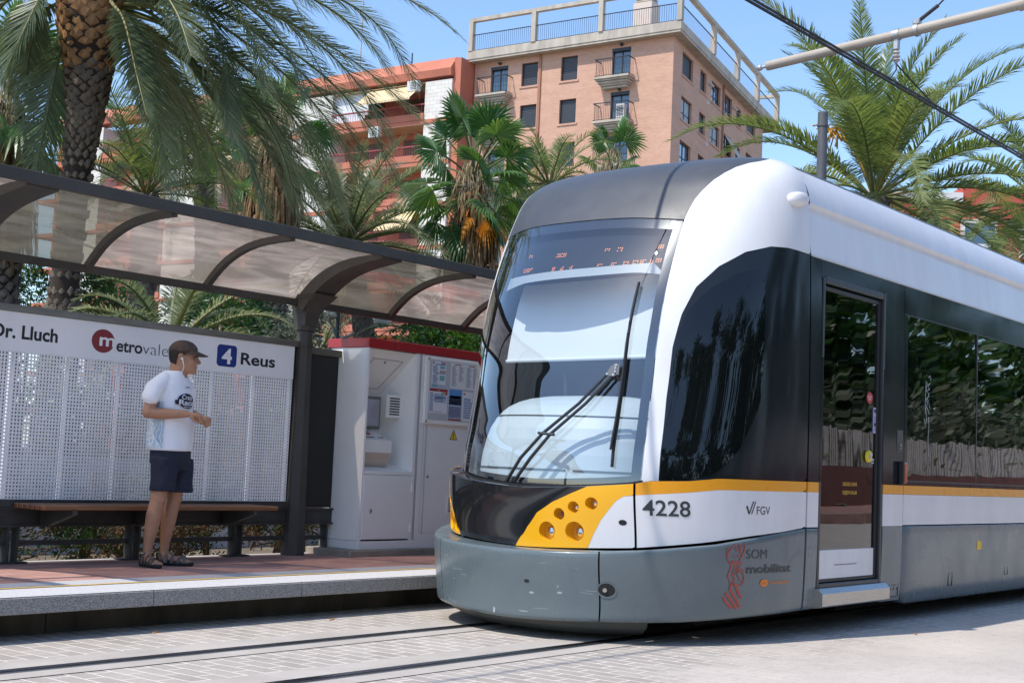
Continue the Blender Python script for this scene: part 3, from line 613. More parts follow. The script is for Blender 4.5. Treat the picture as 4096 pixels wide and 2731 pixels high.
for x0,x1,z0,z1 in ((10.36,10.53,.335,.338),(10.36,10.53,.215,.218),(10.36,10.363,.218,.335),(10.527,10.53,.218,.335)): b.box(x0,x1,fy(.3)-.001,fy(.3)+.004,z0,z1)
b.box(10.405,10.485,fy(.3)-.001,fy(.3)+.004,.302,.310); b.add([(10.432,fy(.3)-.001,.265),(10.458,fy(.3)-.001,.265),(10.445,fy(.3)-.001,.30)],[(0,1,2)])
for x in (10.378,10.512): b.tube([(x,fy(.3)-.003,.275),(x,fy(.3)+.004,.275)],.009,8)
b.build('socket_flap', mat('flap_line', (.05,.06,.07), .5), tram)
# main body behind: glazing band, stripe, white, skirt
W0, W1 = 1.128, 2.452
sp('window_band', DGREY, (10.58,XE,1.089,W0), (10.58,XE,W1,2.692), (10.58,10.63,W0,W1))
sp('body_stripe', ORG, (10.58,XE,1.0145,1.0855)); sp('body_panel', WHITE, (10.58,XE,.772,1.0125))
wy = lambda z: fy(z)+.004
def pane(x0, x1, name='side_window'):
    b = MB(); nx = max(8, int((x1-x0)/.07)); nz = 22; xx = np.linspace(x0, x1, nx); zz = np.linspace(W0, W1, nz); q = np.random.RandomState(int(x0*10)).rand(5)*6
    b.add([(x, wy(z)+.0005*math.sin(4.3*x+q[0]+1.5*z)+.0003*math.sin(6.1*z+q[1])+.00006*math.sin(15*z+9*x+q[2]), z) for z in zz for x in xx], [(j*nx+i, j*nx+i+1, (j+1)*nx+i+1, (j+1)*nx+i) for j in range(nz-1) for i in range(nx-1)])
    return b.build(name, SIDEGL, tram, 180)
win0 = pane(10.634, 12.172); win1 = pane(12.19, 14.3); pane(14.32, 16.6); pane(16.62, 19.0); pane(19.02, 23.8)
b = MB()
for x in (12.173, 14.301, 16.602, 19.002): b.box(x, x+.017, fy(1.8)-.001, fy(1.8)+.02, W0, W1)
b.box(10.58, XE, fy(W0)-.002, fy(W0)+.012, W0-.012, W0-.001); b.box(10.58, XE, fy(W1)-.001, fy(W1)+.012, W1, W1+.010); b.build('window_seal', RUB, tram)
box('window_pillar', mat('pillar_grey_black', (.018,.022,.026), .3), tram, 10.72, 11.36, 4.47, 4.5, 1.1, 2.46)
def skirt2(b, x0, x1):
    zs = [.772-.008, .762, .755, .70, .45, .25, .19, .155, .14, .14]; of = [-.01, .004, .012, .014, .014, .012, .004, -.012, -.035, -.09]
    xs = [x0, x0+.03, x0+.07, x0+.12, x0+.2, x1]; rows = []
    for i, x in enumerate(xs):
        k = (0., .6, .9, 1, 1, 1)[i]; cut = (.10, .055, .03, .012, .0, 0)[i]
        rows.append([(x, fy(max(z,.19))-o*k-(0.0 if z < .7 else 0)+(.012*(1-k)), max(z, .14+cut*1.0) if z < .3 else z) for z, o in zip(zs, of)])
    n = len(zs); b.add([p for r in rows for p in r], [(i*n+j, (i+1)*n+j, (i+1)*n+j+1, i*n+j+1) for i in range(len(xs)-1) for j in range(n-1)])
b = MB(); skirt2(b, 10.575, XE); bs = b.build('body_skirt', GREY, tram, 40)
b = MB()
for x0, z0 in ((11.55,.255),(12.93,.30)):
    yy = fy(.3)-.0155
    b = MB()
    for a in ((x0,x0+.004,z0,z0+.11),(x0+.086,x0+.09,z0,z0+.11),(x0,x0+.09,z0,z0+.004),(x0,x0+.09,z0+.106,z0+.11)): b.box(a[0],a[1],yy,yy+.01,a[2],a[3])
    b.build('access_flap_outline', RUB, bs)
b = MB(); b.box(12.19,12.30,fy(.6)-.0165,fy(.6)-.01,.545,.62); b.build('yellow_label', mat('label_yellow', (.75,.5,.02), .4), bs)
# graffiti scratches on the first window
gr = MB()
def sg(pts, w=.004): stroke(gr, pts, w, lambda u, v: (10.98+u, fy(1.7)-.0005, 1.58+v))
for pl in ([(.0,.06),(.03,.0),(.05,.05),(.04,.12),(.02,.14),(.05,.16),(.11,.10)], [(.03,.13),(.08,.22),(.12,.15)], [(.03,.22),(.10,.25),(.05,.29),(.11,.31)], [(.04,.20),(.10,.28)], [(.03,.28),(.05,.36),(.10,.30)], [(.06,.33),(.12,.36)], [(.08,.40),(.11,.42),(.13,.40),(.12,.38)], [(.02,.10),(.02,.2),(.03,.37)], [(.09,.08),(.105,.0),(.09,-.1),(.10,-.25)]): sg(pl)
gr.build('scratched_graffiti', mat('scratch_pale', (.42,.46,.45), .6), win0)
t = MB(); put_text(t, '1-15', .05, lambda u, v: (10.90+u, 4.466, 2.03+v), .02, .2, mirror=True); t.build('seat_number', mat('sticker_white', (.6,.62,.62), .5), tram)
# interior
INT = mat('interior_dark_grey', (.035,.04,.042), .7)
b = MB(); b.box(8.95, XE, 6.78, 6.9, .3, 3.0); b.box(8.95, XE, 4.5, 6.8, 2.62, 2.66); b.box(8.95, XE, 4.47, 6.8, .30, .34); b.box(8.93, 8.97, 4.47, 6.8, .3, 2.7); b.box(XE-.05,XE,4.45,6.9,.3,3.3); b.build('interior_lining', INT, tram)
HB = mat('handrail_yellow', (.62,.55,.02), .35)
b = MB()
for x in (9.62, 11.6, 13.4, 15.5): b.tube([(x, 5.2, .34), (x, 5.2, 2.62)], .018, 10)
b.tube([(9.3, 4.95, 2.05), (12.0, 4.95, 2.02), (18, 4.95, 2.02)], .022, 10); b.tube([(9.3, 5.9, 2.05), (18, 5.9, 2.05)], .022, 10); b.build('handrail', HB, tram, 50)
SE = mat('seat_blue_grey', (.05,.07,.10), .8); b = MB()
for x in (11.5, 12.4, 13.3, 14.2, 15.1): b.box(x, x+.1, 4.62, 5.05, .75, 1.45, bev=.03); b.box(x, x+.45, 4.62, 5.05, .68, .78, bev=.03)
b.build('passenger_seats', SE, tram, 30)
# ------------------------------------------------------------------ ground, track, platform
def tex(m):
    nt, b, _ = nodes(m); geo = nt.nodes.new('ShaderNodeNewGeometry'); return nt, b, geo
PAVE = mat('concrete_pavers', (.42,.39,.36), .85)
nt, b, geo = tex(PAVE)
sx = nt.nodes.new('ShaderNodeSeparateXYZ'); nt.links.new(geo.outputs['Position'], sx.inputs[0])
cx = nt.nodes.new('ShaderNodeCombineXYZ'); nt.links.new(sx.outputs[1], cx.inputs[0]); nt.links.new(sx.outputs[0], cx.inputs[1])
nz = nt.nodes.new('ShaderNodeTexNoise'); nz.inputs['Scale'].default_value = 9; nz.inputs['Detail'].default_value = 3
nt.links.new(geo.outputs['Position'], nz.inputs[0])
vm = nt.nodes.new('ShaderNodeVectorMath'); vm.operation = 'MULTIPLY_ADD'; vm.inputs[1].default_value = (.012,.012,0); nt.links.new(nz.outputs['Color'], vm.inputs[0]); nt.links.new(cx.outputs[0], vm.inputs[2])
br = nt.nodes.new('ShaderNodeTexBrick'); br.inputs['Scale'].default_value = 1.0; br.inputs['Brick Width'].default_value = .235; br.inputs['Row Height'].default_value = .118
br.inputs['Mortar Size'].default_value = .0085; br.inputs['Mortar Smooth'].default_value = .3; br.offset = .5
br.inputs['Color1'].default_value = (.32,.285,.25,1); br.inputs['Color2'].default_value = (.40,.362,.318,1); br.inputs['Mortar'].default_value = (.68,.62,.55,1)
nt.links.new(vm.outputs[0], br.inputs[0])
n2 = nt.nodes.new('ShaderNodeTexNoise'); n2.inputs['Scale'].default_value = 1.7; n2.inputs['Detail'].default_value = 8; n2.inputs['Roughness'].default_value = .7; nt.links.new(geo.outputs['Position'], n2.inputs[0])
rr = nt.nodes.new('ShaderNodeValToRGB'); rr.color_ramp.elements[0].position = .44; rr.color_ramp.elements[1].position = .66; nt.links.new(n2.outputs[0], rr.inputs[0])
mx = nt.nodes.new('ShaderNodeMix'); mx.data_type = 'RGBA'; mx.blend_type = 'MIX'; nt.links.new(br.outputs[0], mx.inputs[6]); mx.inputs[7].default_value = (.52,.465,.405,1)
# sand drifted over the street side of the pavers
def mth(op, a, b, c=None, clamp=False):
    m = nt.nodes.new('ShaderNodeMath'); m.operation = op; m.use_clamp = clamp
    for i, v in enumerate((a, b, c)):
        if v is None: continue
        if isinstance(v, (int, float)): m.inputs[i].default_value = v
        else: nt.links.new(v, m.inputs[i])
    return m.outputs[0]
yy_ = mth('MULTIPLY_ADD', sx.outputs[1], -2.0, 8.7); xx_ = mth('MINIMUM', mth('MULTIPLY_ADD', sx.outputs[0], .9, -6.1), 0.0)
vv_ = mth('ADD', mth('ADD', yy_, xx_), mth('MULTIPLY_ADD', n2.outputs[0], 4.0, -2.0))
f5 = nt.nodes.new('ShaderNodeMapRange'); f5.inputs[1].default_value = -.2; f5.inputs[2].default_value = .9; f5.inputs[4].default_value = .85; nt.links.new(vv_, f5.inputs[0])
f6 = nt.nodes.new('ShaderNodeMath'); f6.operation = 'MULTIPLY_ADD'; f6.inputs[1].default_value = .34; f6.use_clamp = True; nt.links.new(rr.outputs[0], f6.inputs[0]); nt.links.new(f5.outputs[0], f6.inputs[2])
nt.links.new(f6.outputs[0], mx.inputs[0])
n3 = nt.nodes.new('ShaderNodeTexNoise'); n3.inputs['Scale'].default_value = 90; n3.inputs['Detail'].default_value = 3; nt.links.new(geo.outputs['Position'], n3.inputs[0])
mr = nt.nodes.new('ShaderNodeMapRange'); mr.inputs[1].default_value = .25; mr.inputs[2].default_value = .75; mr.inputs[3].default_value = .70; mr.inputs[4].default_value = 1.24
n4 = nt.nodes.new('ShaderNodeTexNoise'); n4.inputs['Scale'].default_value = .9; n4.inputs['Detail'].default_value = 10; n4.inputs['Roughness'].default_value = .72; nt.links.new(geo.outputs['Position'], n4.inputs[0])
n5 = nt.nodes.new('ShaderNodeMath'); n5.operation = 'MULTIPLY_ADD'; n5.inputs[1].default_value = .45; nt.links.new(n3.outputs[0], n5.inputs[0]); n6 = nt.nodes.new('ShaderNodeMath'); n6.operation = 'MULTIPLY'; n6.inputs[1].default_value = .55; nt.links.new(n4.outputs[0], n6.inputs[0]); nt.links.new(n6.outputs[0], n5.inputs[2]); nt.links.new(n5.outputs[0], mr.inputs[0])
m2 = nt.nodes.new('ShaderNodeMix'); m2.data_type = 'RGBA'; m2.blend_type = 'MULTIPLY'; m2.inputs[0].default_value = 1; nt.links.new(mx.outputs[2], m2.inputs[6]); nt.links.new(mr.outputs[0], m2.inputs[7])
nt.links.new(m2.outputs[2], b.inputs['Base Color'])
bp = nt.nodes.new('ShaderNodeBump'); bp.inputs['Strength'].default_value = .7; bp.inputs['Distance'].default_value = .012; iv = nt.nodes.new('ShaderNodeMath'); iv.operation = 'SUBTRACT'; iv.inputs[0].default_value = 1; nt.links.new(br.outputs['Fac'], iv.inputs[1])
ad = nt.nodes.new('ShaderNodeMath'); ad.operation = 'MULTIPLY_ADD'; ad.inputs[1].default_value = .25; nt.links.new(n3.outputs[0], ad.inputs[0]); nt.links.new(iv.outputs[0], ad.inputs[2]); nt.links.new(ad.outputs[0], bp.inputs['Height']); nt.links.new(bp.outputs[0], b.inputs['Normal'])
CONC = mat('track_concrete', (.36,.325,.285), .9, var2=(.46,.42,.375), vscale=2.2, bump=.25, bscale=70)
SOIL = mat('dry_soil', (.10,.075,.05), .95, var2=(.18,.145,.10), vscale=1.3, bump=.4, bscale=14)
g = MB(); g.quad((-400,-400,0),(600,-400,0),(600,600,0),(-400,600,0)); tag(g.build('ground', mat('street_concrete', (.38,.35,.32), .9, var=.12, vscale=.5)), kind='structure')
def sheet(name, m, x0, x1, y0, y1, z, kind='structure'): g = MB(); g.quad((x0,y0,z),(x1,y0,z),(x1,y1,z),(x0,y1,z)); return tag(g.build(name, m), kind=kind)
sheet('paving', PAVE, -12, 70, -6.0, 7.25, .004)
for i, y in enumerate((6.14, 5.11)): sheet('track_bed', CONC, -12, 70, y-.22, y+.26, .008)
RAIL = mat('rail_steel', (.30,.33,.38), .22, 1.0, var=.1, vscale=20, stretch=(.2,6,1)); RGR = mat('rail_groove_dark', (.02,.02,.022), .7)
for y in (6.14, 5.11):
    b = MB(); b.box(-12, 70, y-.028, y+.028, .004, .0125); b.box(-12, 70, y-.075, y-.060, .004, .0122); r = b.build('rail', RAIL); tag(r, kind='structure')
    b = MB(); b.box(-12, 70, y-.060, y-.028, .004, .0095); tag(b.build('rail_groove', RGR), kind='structure')
GRAN = mat('granite_kerb', (.50,.50,.50), .75, var2=(.58,.575,.57), vscale=5, bump=.1, bscale=120)
nt, b_, geo = tex(GRAN)
vo = nt.nodes.new('ShaderNodeTexNoise'); vo.inputs['Scale'].default_value = 210; vo.inputs['Detail'].default_value = 2; nt.links.new(geo.outputs['Position'], vo.inputs[0])
rp = nt.nodes.new('ShaderNodeValToRGB'); rp.color_ramp.elements[0].position = .38; rp.color_ramp.elements[1].position = .6; rp.color_ramp.elements[0].color = (.12,.12,.118,1); rp.color_ramp.elements[1].color = (.40,.39,.375,1)
nt.links.new(vo.outputs[0], rp.inputs[0]); nt.links.new(rp.outputs[0], b_.inputs['Base Color'])
ZP = .255
KT = mat('granite_kerb_top', (.44,.43,.425), .75, var2=(.60,.59,.58), vscale=55)
# kerb: a row of granite slabs with open joints
b = MB(); x = -10.0
jo = [-10]+[x for x in np.arange(-8.13, 60, 1.222)]
for x0, x1 in zip(jo[:-1], jo[1:]): b.box(x0+.002, x1-.002, 6.97, 7.378, .161, ZP, bev=.005)
tag(b.build('kerb', [GRAN]), kind='structure')
sheet('kerb_top', KT, -10, 60, 6.976, 7.36, ZP+.004); sheet('edge_strip', mat('granite_strip', (.40,.40,.40), .75, var2=(.52,.51,.51), vscale=60), -10, 60, 7.36, 7.668, ZP+.004)
YLN = mat('platform_line_yellow', (.72,.44,.03), .6, var2=(.55,.36,.08), vscale=18)
sheet('platform_line', YLN, -10, 60, 7.366, 7.402, ZP+.008)
BRK = mat('red_brick_paving', (.30,.14,.105), .85)
nt, b_, geo = tex(BRK); bk = nt.nodes.new('ShaderNodeTexBrick'); bk.inputs['Scale'].default_value = 1; bk.inputs['Brick Width'].default_value = .21; bk.inputs['Row Height'].default_value = .105; bk.inputs['Mortar Size'].default_value = .003
bk.inputs['Color1'].default_value = (.36,.19,.15,1); bk.inputs['Color2'].default_value = (.46,.26,.21,1); bk.inputs['Mortar'].default_value = (.19,.12,.095,1); nt.links.new(geo.outputs['Position'], bk.inputs[0])
nn_ = nt.nodes.new('ShaderNodeTexNoise'); nn_.inputs['Scale'].default_value = 3; nn_.inputs['Detail'].default_value = 7; nt.links.new(geo.outputs['Position'], nn_.inputs[0]); mr = nt.nodes.new('ShaderNodeMapRange'); mr.inputs[3].default_value = .6; mr.inputs[4].default_value = 1.4; nt.links.new(nn_.outputs[0], mr.inputs[0])
mm = nt.nodes.new('ShaderNodeMix'); mm.data_type = 'RGBA'; mm.blend_type = 'MULTIPLY'; mm.inputs[0].default_value = 1; nt.links.new(bk.outputs[0], mm.inputs[6]); nt.links.new(mr.outputs[0], mm.inputs[7]); nt.links.new(mm.outputs[2], b_.inputs['Base Color'])
b = MB(); b.box(-10, 60, 7.378, 9.06, .02, ZP); tag(b.build('platform', BRK), kind='structure')
sheet('platform_back_edge', mat('back_edge_concrete', (.46,.44,.41), .85, var=.15, vscale=4), -10, 60, 8.97, 9.06, ZP+.004)
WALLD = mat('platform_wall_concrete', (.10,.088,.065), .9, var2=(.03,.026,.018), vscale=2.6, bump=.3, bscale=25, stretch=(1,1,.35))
b = MB(); 
for x0 in np.arange(-10, 60, 2.46): b.box(x0, x0+2.452, 7.25, 7.372, -.05, .158)
tag(b.build('platform_wall', WALLD), kind='structure')
g = MB(); n = 60; xs = np.linspace(-40, 160, n); ys = np.linspace(9.06, 150, 40); rg = np.random.RandomState(4)
g.add([(x, y, .10+.08*rg.rand()) for y in ys for x in xs], [(j*n+i, j*n+i+1, (j+1)*n+i+1, (j+1)*n+i) for j in range(39) for i in range(n-1)]); tag(g.build('garden_ground', SOIL), kind='structure')
# litter
def litter(x, y, z, l, a, m, name, label, cat): b = MB(); b.tube([(x-l*math.cos(a), y-l*math.sin(a), z+.005), (x+l*math.cos(a), y+l*math.sin(a), z+.005)], .0045, 8); o = b.build(name, m); tag(o, label, cat, 'dropped cigarette butts'); return o
CIG = mat('cigarette_filter', (.62,.30,.08), .8)
litter(5.31, 6.93, .004, .028, .3, CIG, 'cigarette_butt', 'orange cigarette butt on the shaded paving close to the left frame edge', 'cigarette butt')
litter(6.72, 6.86, .004, .028, .2, CIG, 'cigarette_butt', 'orange and white cigarette butt on sunny pavers left of the tram bumper', 'cigarette butt')
litter(9.9, 4.02, .004, .03, .1, CIG, 'cigarette_butt', 'orange cigarette butt in the tram shadow below the rear skirt', 'cigarette butt')
# ------------------------------------------------------------------ shelter
BRN = dirt_coat(mat('shelter_brown_grey_paint', (.066,.060,.053), .5, spec=.25, var=.15, vscale=3), .2)
def poly(name, col, tr, rough=.3):
    m = bpy.data.materials.new(name); m.use_nodes = True; nt = m.node_tree; nt.nodes.remove(nt.nodes['Principled BSDF']); out = nt.nodes['Material Output']
    geo = nt.nodes.new('ShaderNodeNewGeometry'); mp = nt.nodes.new('ShaderNodeMapping'); mp.inputs['Scale'].default_value = (1.1,5.5,5.5); mp.inputs['Rotation'].default_value = (0,0,.35); nt.links.new(geo.outputs['Position'], mp.inputs[0])
    n = nt.nodes.new('ShaderNodeTexNoise'); n.inputs['Scale'].default_value = 1.3; n.inputs['Detail'].default_value = 7; n.inputs['Distortion'].default_value = .8; nt.links.new(mp.outputs[0], n.inputs[0])
    rp = nt.nodes.new('ShaderNodeValToRGB'); rp.color_ramp.elements[0].position = .38; rp.color_ramp.elements[1].position = .72; rp.color_ramp.elements[0].color = (*[c*.72 for c in col],1); rp.color_ramp.elements[1].color = (*[min(1,c*1.5) for c in col],1); nt.links.new(n.outputs[0], rp.inputs[0])
    d = nt.nodes.new('ShaderNodeBsdfDiffuse'); t = nt.nodes.new('ShaderNodeBsdfTranslucent'); tp_ = nt.nodes.new('ShaderNodeBsdfTransparent'); g = nt.nodes.new('ShaderNodeBsdfGlossy'); g.inputs['Roughness'].default_value = .03
    nt.links.new(rp.outputs[0], d.inputs[0]); nt.links.new(rp.outputs[0], t.inputs[0]); tp_.inputs[0].default_value = (*tr, 1)
    m1 = nt.nodes.new('ShaderNodeMixShader'); m1.inputs[0].default_value = .55; nt.links.new(d.outputs[0], m1.inputs[1]); nt.links.new(t.outputs[0], m1.inputs[2])
    m2 = nt.nodes.new('ShaderNodeMixShader'); m2.inputs[0].default_value = .42; nt.links.new(m1.outputs[0], m2.inputs[1]); nt.links.new(tp_.outputs[0], m2.inputs[2])
    m3 = nt.nodes.new('ShaderNodeMixShader'); nt.links.new(schlick(nt, 1.0), m3.inputs[0]); nt.links.new(m2.outputs[0], m3.inputs[1]); nt.links.new(g.outputs[0], m3.inputs[2]); nt.links.new(m3.outputs[0], out.inputs[0]); return m
PDUST = poly('canopy_sheet_dusty', (.56,.465,.385), (.66,.57,.50)); PCLEAR = poly('canopy_sheet_greenish', (.22,.20,.15), (.55,.52,.44))  # greenish sheets: less dust, plus reflected foliage put into the colour
RIBC = [(8.93,2.452),(8.83,2.548),(8.714,2.637),(8.589,2.70),(8.439,2.752),(8.278,2.782),(8.044,2.797),(7.90,2.795)]
def canopy_curve(n=20):
    a = np.array(RIBC); L = np.concatenate([[0], np.cumsum(np.hypot(*np.diff(a, axis=0).T))]); q = np.linspace(0, L[-1], n)
    y = np.interp(q, L, a[:,0]); z = np.interp(q, L, a[:,1])
    for _ in range(2): y[1:-1] = (y[:-2]+2*y[1:-1]+y[2:])/4; z[1:-1] = (z[:-2]+2*z[1:-1]+z[2:])/4
    return list(zip(y, z))
CC = canopy_curve()
def swept(b, x0, x1, curve, lo, hi):
    n = len(curve); V = []
    for i, (y, z) in enumerate(curve):
        a = curve[max(i-1,0)]; c = curve[min(i+1,n-1)]; ty, tz = c[0]-a[0], c[1]-a[1]; l = math.hypot(ty, tz); ny, nz_ = -tz/l, ty/l
        if nz_ < 0: ny, nz_ = -ny, -nz_
        l_ = lo(i/(n-1)) if callable(lo) else lo
        V += [(x0,y+ny*hi,z+nz_*hi),(x1,y+ny*hi,z+nz_*hi),(x1,y+ny*l_,z+nz_*l_),(x0,y+ny*l_,z+nz_*l_)]
    b.add(V, [(4*i+k, 4*i+(k+1)%4, 4*i+4+(k+1)%4, 4*i+4+k) for i in range(n-1) for k in range(4)]+[(3,2,1,0), tuple(4*n-4+k for k in range(4))])
def shelter(x0, x1, pillars, ribs, px, label):
    sh = thing('tram_shelter', label, 'tram shelter', (pillars[0], 8.9, ZP), 'curved platform canopies')
    for X in pillars:
        b = MB(); n = 8; rot = PI/8
        def ring(r, z, sq=1.0): return [(X+.0+r*sq*math.cos(2*PI*k/n+rot), 8.91+r*math.sin(2*PI*k/n+rot), z) for k in range(n)]
        b.loft([ring(.108, ZP-.02), ring(.108, ZP+.02), ring(.103, ZP+.05), ring(.072, 2.19)]); 
        b.loft([ring(.082, 2.055), ring(.082, 2.085)]); b.loft([ring(.086, 2.195), ring(.086, 2.235)])
        p = b.build('pillar', BRN, sh, 30)
        b = MB()  # flared head that turns into the arm
        rings = []
        for z, hx, y0, y1 in ((2.235,.072,8.84,8.98),(2.33,.08,8.825,8.985),(2.40,.095,8.78,8.985),(2.45,.12,8.72,8.99),(2.50,.135,8.66,8.96)): rings.append([(X-hx,y0,z),(X+hx,y0,z),(X+hx,y1,z),(X-hx,y1,z)])
        b.loft(rings); b.build('pillar_head', BRN, p, 40)
        b = MB(); swept(b, X-.12, X+.12, CC, lambda t: -.10*(1-t)**.8-.035, .0); b.build('arm', BRN, sh, 35)
    for X in ribs:
        b = MB(); swept(b, X-.026, X+.026, CC, -.045, .004); b.build('rib', BRN, sh, 35)
    b = MB(); b.box(x0, x1, 7.875, 7.905, 2.772, 2.856, bev=.004); b.build('front_beam', BRN, sh)
    b = MB(); b.box(x0, x1, 8.895, 8.955, 2.405, 2.462, bev=.004); b.build('back_beam', BRN, sh)
    b = MB(); b.tube([(x0, 8.40, 2.775), (x1, 8.40, 2.775)], .012, 8); 
    al = sorted(list(pillars)+list(ribs)+[x0+.01, x1-.01])
    for i, (a, c) in enumerate(zip(al[:-1], al[1:])):
        if c-a < .1: continue
        b = MB(); n = len(CC); V = [(x, y, z+.006) for (y, z) in CC for x in np.linspace(a, c, 4)]
        b.add(V, [(4*j+k, 4*j+k+1, 4*j+k+5, 4*j+k+4) for j in range(n-1) for k in range(3)]); b.build('roof_sheet', PCLEAR if i in px else PDUST, sh, 60)
    return sh
shelter(4.0, 17.6, [4.93,8.21,11.5,14.8], [4.03,5.98,7.10,9.27,10.32,12.55,13.65,15.85,16.9], (2,5), 'brown curved canopy with dusty translucent sheets on a ribbed post beside the ticket kiosk')
# second shelter further left: only its shadow edge reaches the picture
b = MB(); rod = MB(); rod.tube([(3.3, 8.35, 2.775), (4.05, 8.35, 2.775)], .03, 8)
sh2 = thing('tram_shelter', 'neighbouring curved canopy standing left of the picture', 'tram shelter', (2.2, 8.9, ZP), 'curved platform canopies')
b = MB(); n = len(CC); b.add([(x, y, z+.006) for (y, z) in CC for x in (-3.0, 3.46)], [(2*j, 2*j+1, 2*j+3, 2*j+2) for j in range(n-1)]); b.build('roof_sheet', PDUST, sh2, 60)
b = MB(); swept(b, 3.38, 3.46, CC, -.05, .004); swept(b, 0., .2, CC, -.1, .0); b.build('rib', BRN, sh2); rod.build('tie_rod', BRN, sh2)
b = MB(); b.box(0.02, .18, 8.84, 8.98, ZP, 2.45); b.build('pillar', BRN, sh2); box('front_beam', BRN, sh2, -3, 3.46, 7.875, 7.905, 2.772, 2.856)
# ------------------------------------------------------------------ station name board with perforated screen
PERF = mat('perforated_sheet_white', (.83,.82,.83), .5, var=.05, vscale=2)
NAMEP = mat('name_panel_white', (.85,.84,.85), .42, var=.03, vscale=3)
BSTEEL = mat('bronze_steel_frame', (.24,.225,.195), .4, .7, var=.2, vscale=7, stretch=(.4,4,4))
DST = mat('dark_steel_post', (.05,.052,.05), .5, .2, var=.2, vscale=9)
sb = thing('station_sign', 'white perforated screen under a tram stop name panel, standing behind the bench', 'station sign', (6.5, 8.95, ZP))
XA, XB_ = 3.6, 8.098
b = MB(); b.box(XA, 8.15, 8.895, 8.955, 2.045, 2.098, bev=.004); b.build('top_rail', BSTEEL, sb)
b = MB(); b.box(XA, 8.10, 8.908, 8.935, 1.762, 2.046); npan = b.build('name_panel', NAMEP, sb)
b = MB(); pitch = .0262; hole = .0136; y0, y1 = 8.912, 8.9155
nx = int((XB_-XA)/pitch); nz = int((1.760-.712)/pitch); px = (XB_-XA)/nx; pz = (1.760-.712)/nz
gx = np.sort(np.concatenate([XA+px*np.arange(nx+1), XA+px*np.arange(nx)+(px-hole)/2, XA+px*np.arange(nx)+(px+hole)/2])); gz = np.sort(np.concatenate([.712+pz*np.arange(nz+1), .712+pz*np.arange(nz)+(pz-hole)/2, .712+pz*np.arange(nz)+(pz+hole)/2]))
GX = len(gx); V = [(x, y, z) for y in (y0, y1) for z in gz for x in gx]; F = []; O = GX*len(gz)
for j in range(len(gz)-1):
    for i in range(GX-1):
        hq = (i % 3 == 1) and (j % 3 == 1); a = j*GX+i
        if not hq: F.append((a, a+1, a+GX+1, a+GX)); F.append((O+a, O+a+GX, O+a+GX+1, O+a+1))
        else: F += [(a, O+a, O+a+1, a+1), (a+GX, a+GX+1, O+a+GX+1, O+a+GX), (a, a+GX, O+a+GX, O+a), (a+1, O+a+1, O+a+GX+1, a+GX+1)]
b.add(V, F); b.build('perforated_screen', PERF, sb)
b = MB()
for X in (5.432, 5.89, 6.34, 6.79, 7.24, 7.683, 8.085): b.box(X-.014, X+.014, 8.93, 8.95, .70, 1.764)
b.build('screen_stiffener', mat('stiffener_white', (.8,.8,.8), .5), sb)
b = MB(); b.box(XA, 8.2, 8.90, 8.955, .655, .712, bev=.004); b.box(XA, 8.9, 8.92, 8.985, .515, .655); b.box(XA, 8.9, 8.90, 9.0, .515, .53); b.box(XA, 8.9, 8.90, 9.0, .64, .655); b.build('bottom_beam', DST, sb)
b = MB(); b.box(8.10, 8.655, 8.93, 8.96, .66, 2.045); b.build('backing_panel', mat('backing_panel_black', (.012,.013,.012), .6), sb); box('backing_panel', MATS['backing_panel_black'], sb, 10.95, 12.6, 8.93, 8.96, .66, 2.045)
b = MB(); b.box(8.16, 10.8, 8.90, 8.955, 2.0, 2.06, bev=.004); b.build('top_rail', mat('olive_rail', (.10,.095,.07), .5), sb)
for X in (4.47, 5.53, 6.575, 7.595, 8.64):
    b = MB()
    for dx in (-.04, .04): b.add([(X+dx-.010,8.905,.52),(X+dx+.010,8.905,.52),(X+dx+.010,8.985,.52),(X+dx-.010,8.985,.52),(X+dx*.85-.010,8.905,ZP+.01),(X+dx*.85+.010,8.905,ZP+.01),(X+dx*.85+.010,8.985,ZP+.01),(X+dx*.85-.010,8.985,ZP+.01)], [(3,2,1,0),(4,5,6,7),(0,1,5,4),(1,2,6,5),(2,3,7,6),(3,0,4,7)])
    b.box(X-.12, X+.12, 8.89, 9.0, ZP+.004, ZP+.014); b.build('leg', DST, sb)
b = MB()
for a, c in ((3.6,4.43),(4.51,5.49),(5.57,6.535),(6.615,7.555),(7.635,8.6),(8.68,9.6)): b.box(a, c, 8.93, 8.965, .382, .418)
b.build('low_rail', DST, sb)
NT = mat('sign_text_black', (.012,.013,.015), .5); NR = mat('sign_red', (.23,.025,.03), .5); NB_ = mat('sign_blue', (.008,.03,.20), .5)
yy = 8.9065; on = lambda x0, z0: (lambda u, v: (x0+u, yy, z0+v))
for tx, h_, x_, z_, bo_, w_ in (('Dr. Lluch', .098, 5.245, 1.858, .028, .527), ('etro', .071*1.34, 6.283, 1.843, .022, .238), ('Reus', .099, 7.507, 1.846, .022, .378)):
    t = MB(); put_text(t, tx, h_, on(x_, z_), bo_, w_); t.build('lettering', NT, npan)
t = MB(); put_text(t, 'valencia', .098, on(6.526, 1.8405), -.018, .505); t.build('lettering', NT, npan)
t = MB(); t.add([(6.163+.102*math.cos(2*PI*k/48), 8.9072, 1.907+.089*math.sin(2*PI*k/48)) for k in range(48)], [tuple(range(48))]); em = t.build('logo_disc', NR, npan)
t = MB(); put_text(t, 'm', .098, on(6.13, 1.872), .02, .14); t.build('logo_letter', NAMEP, em)
def rrect(b, x0, x1, z0, z1, r, y):
    q = []
    for cx_, cz_, a0 in ((x1-r,z1-r,0),(x0+r,z1-r,90),(x0+r,z0+r,180),(x1-r,z0+r,270)):
        for k in range(7): a = math.radians(a0+15*k); q.append((cx_+r*math.cos(a), y, cz_+r*math.sin(a)))
    b.add(q, [tuple(range(len(q)))])
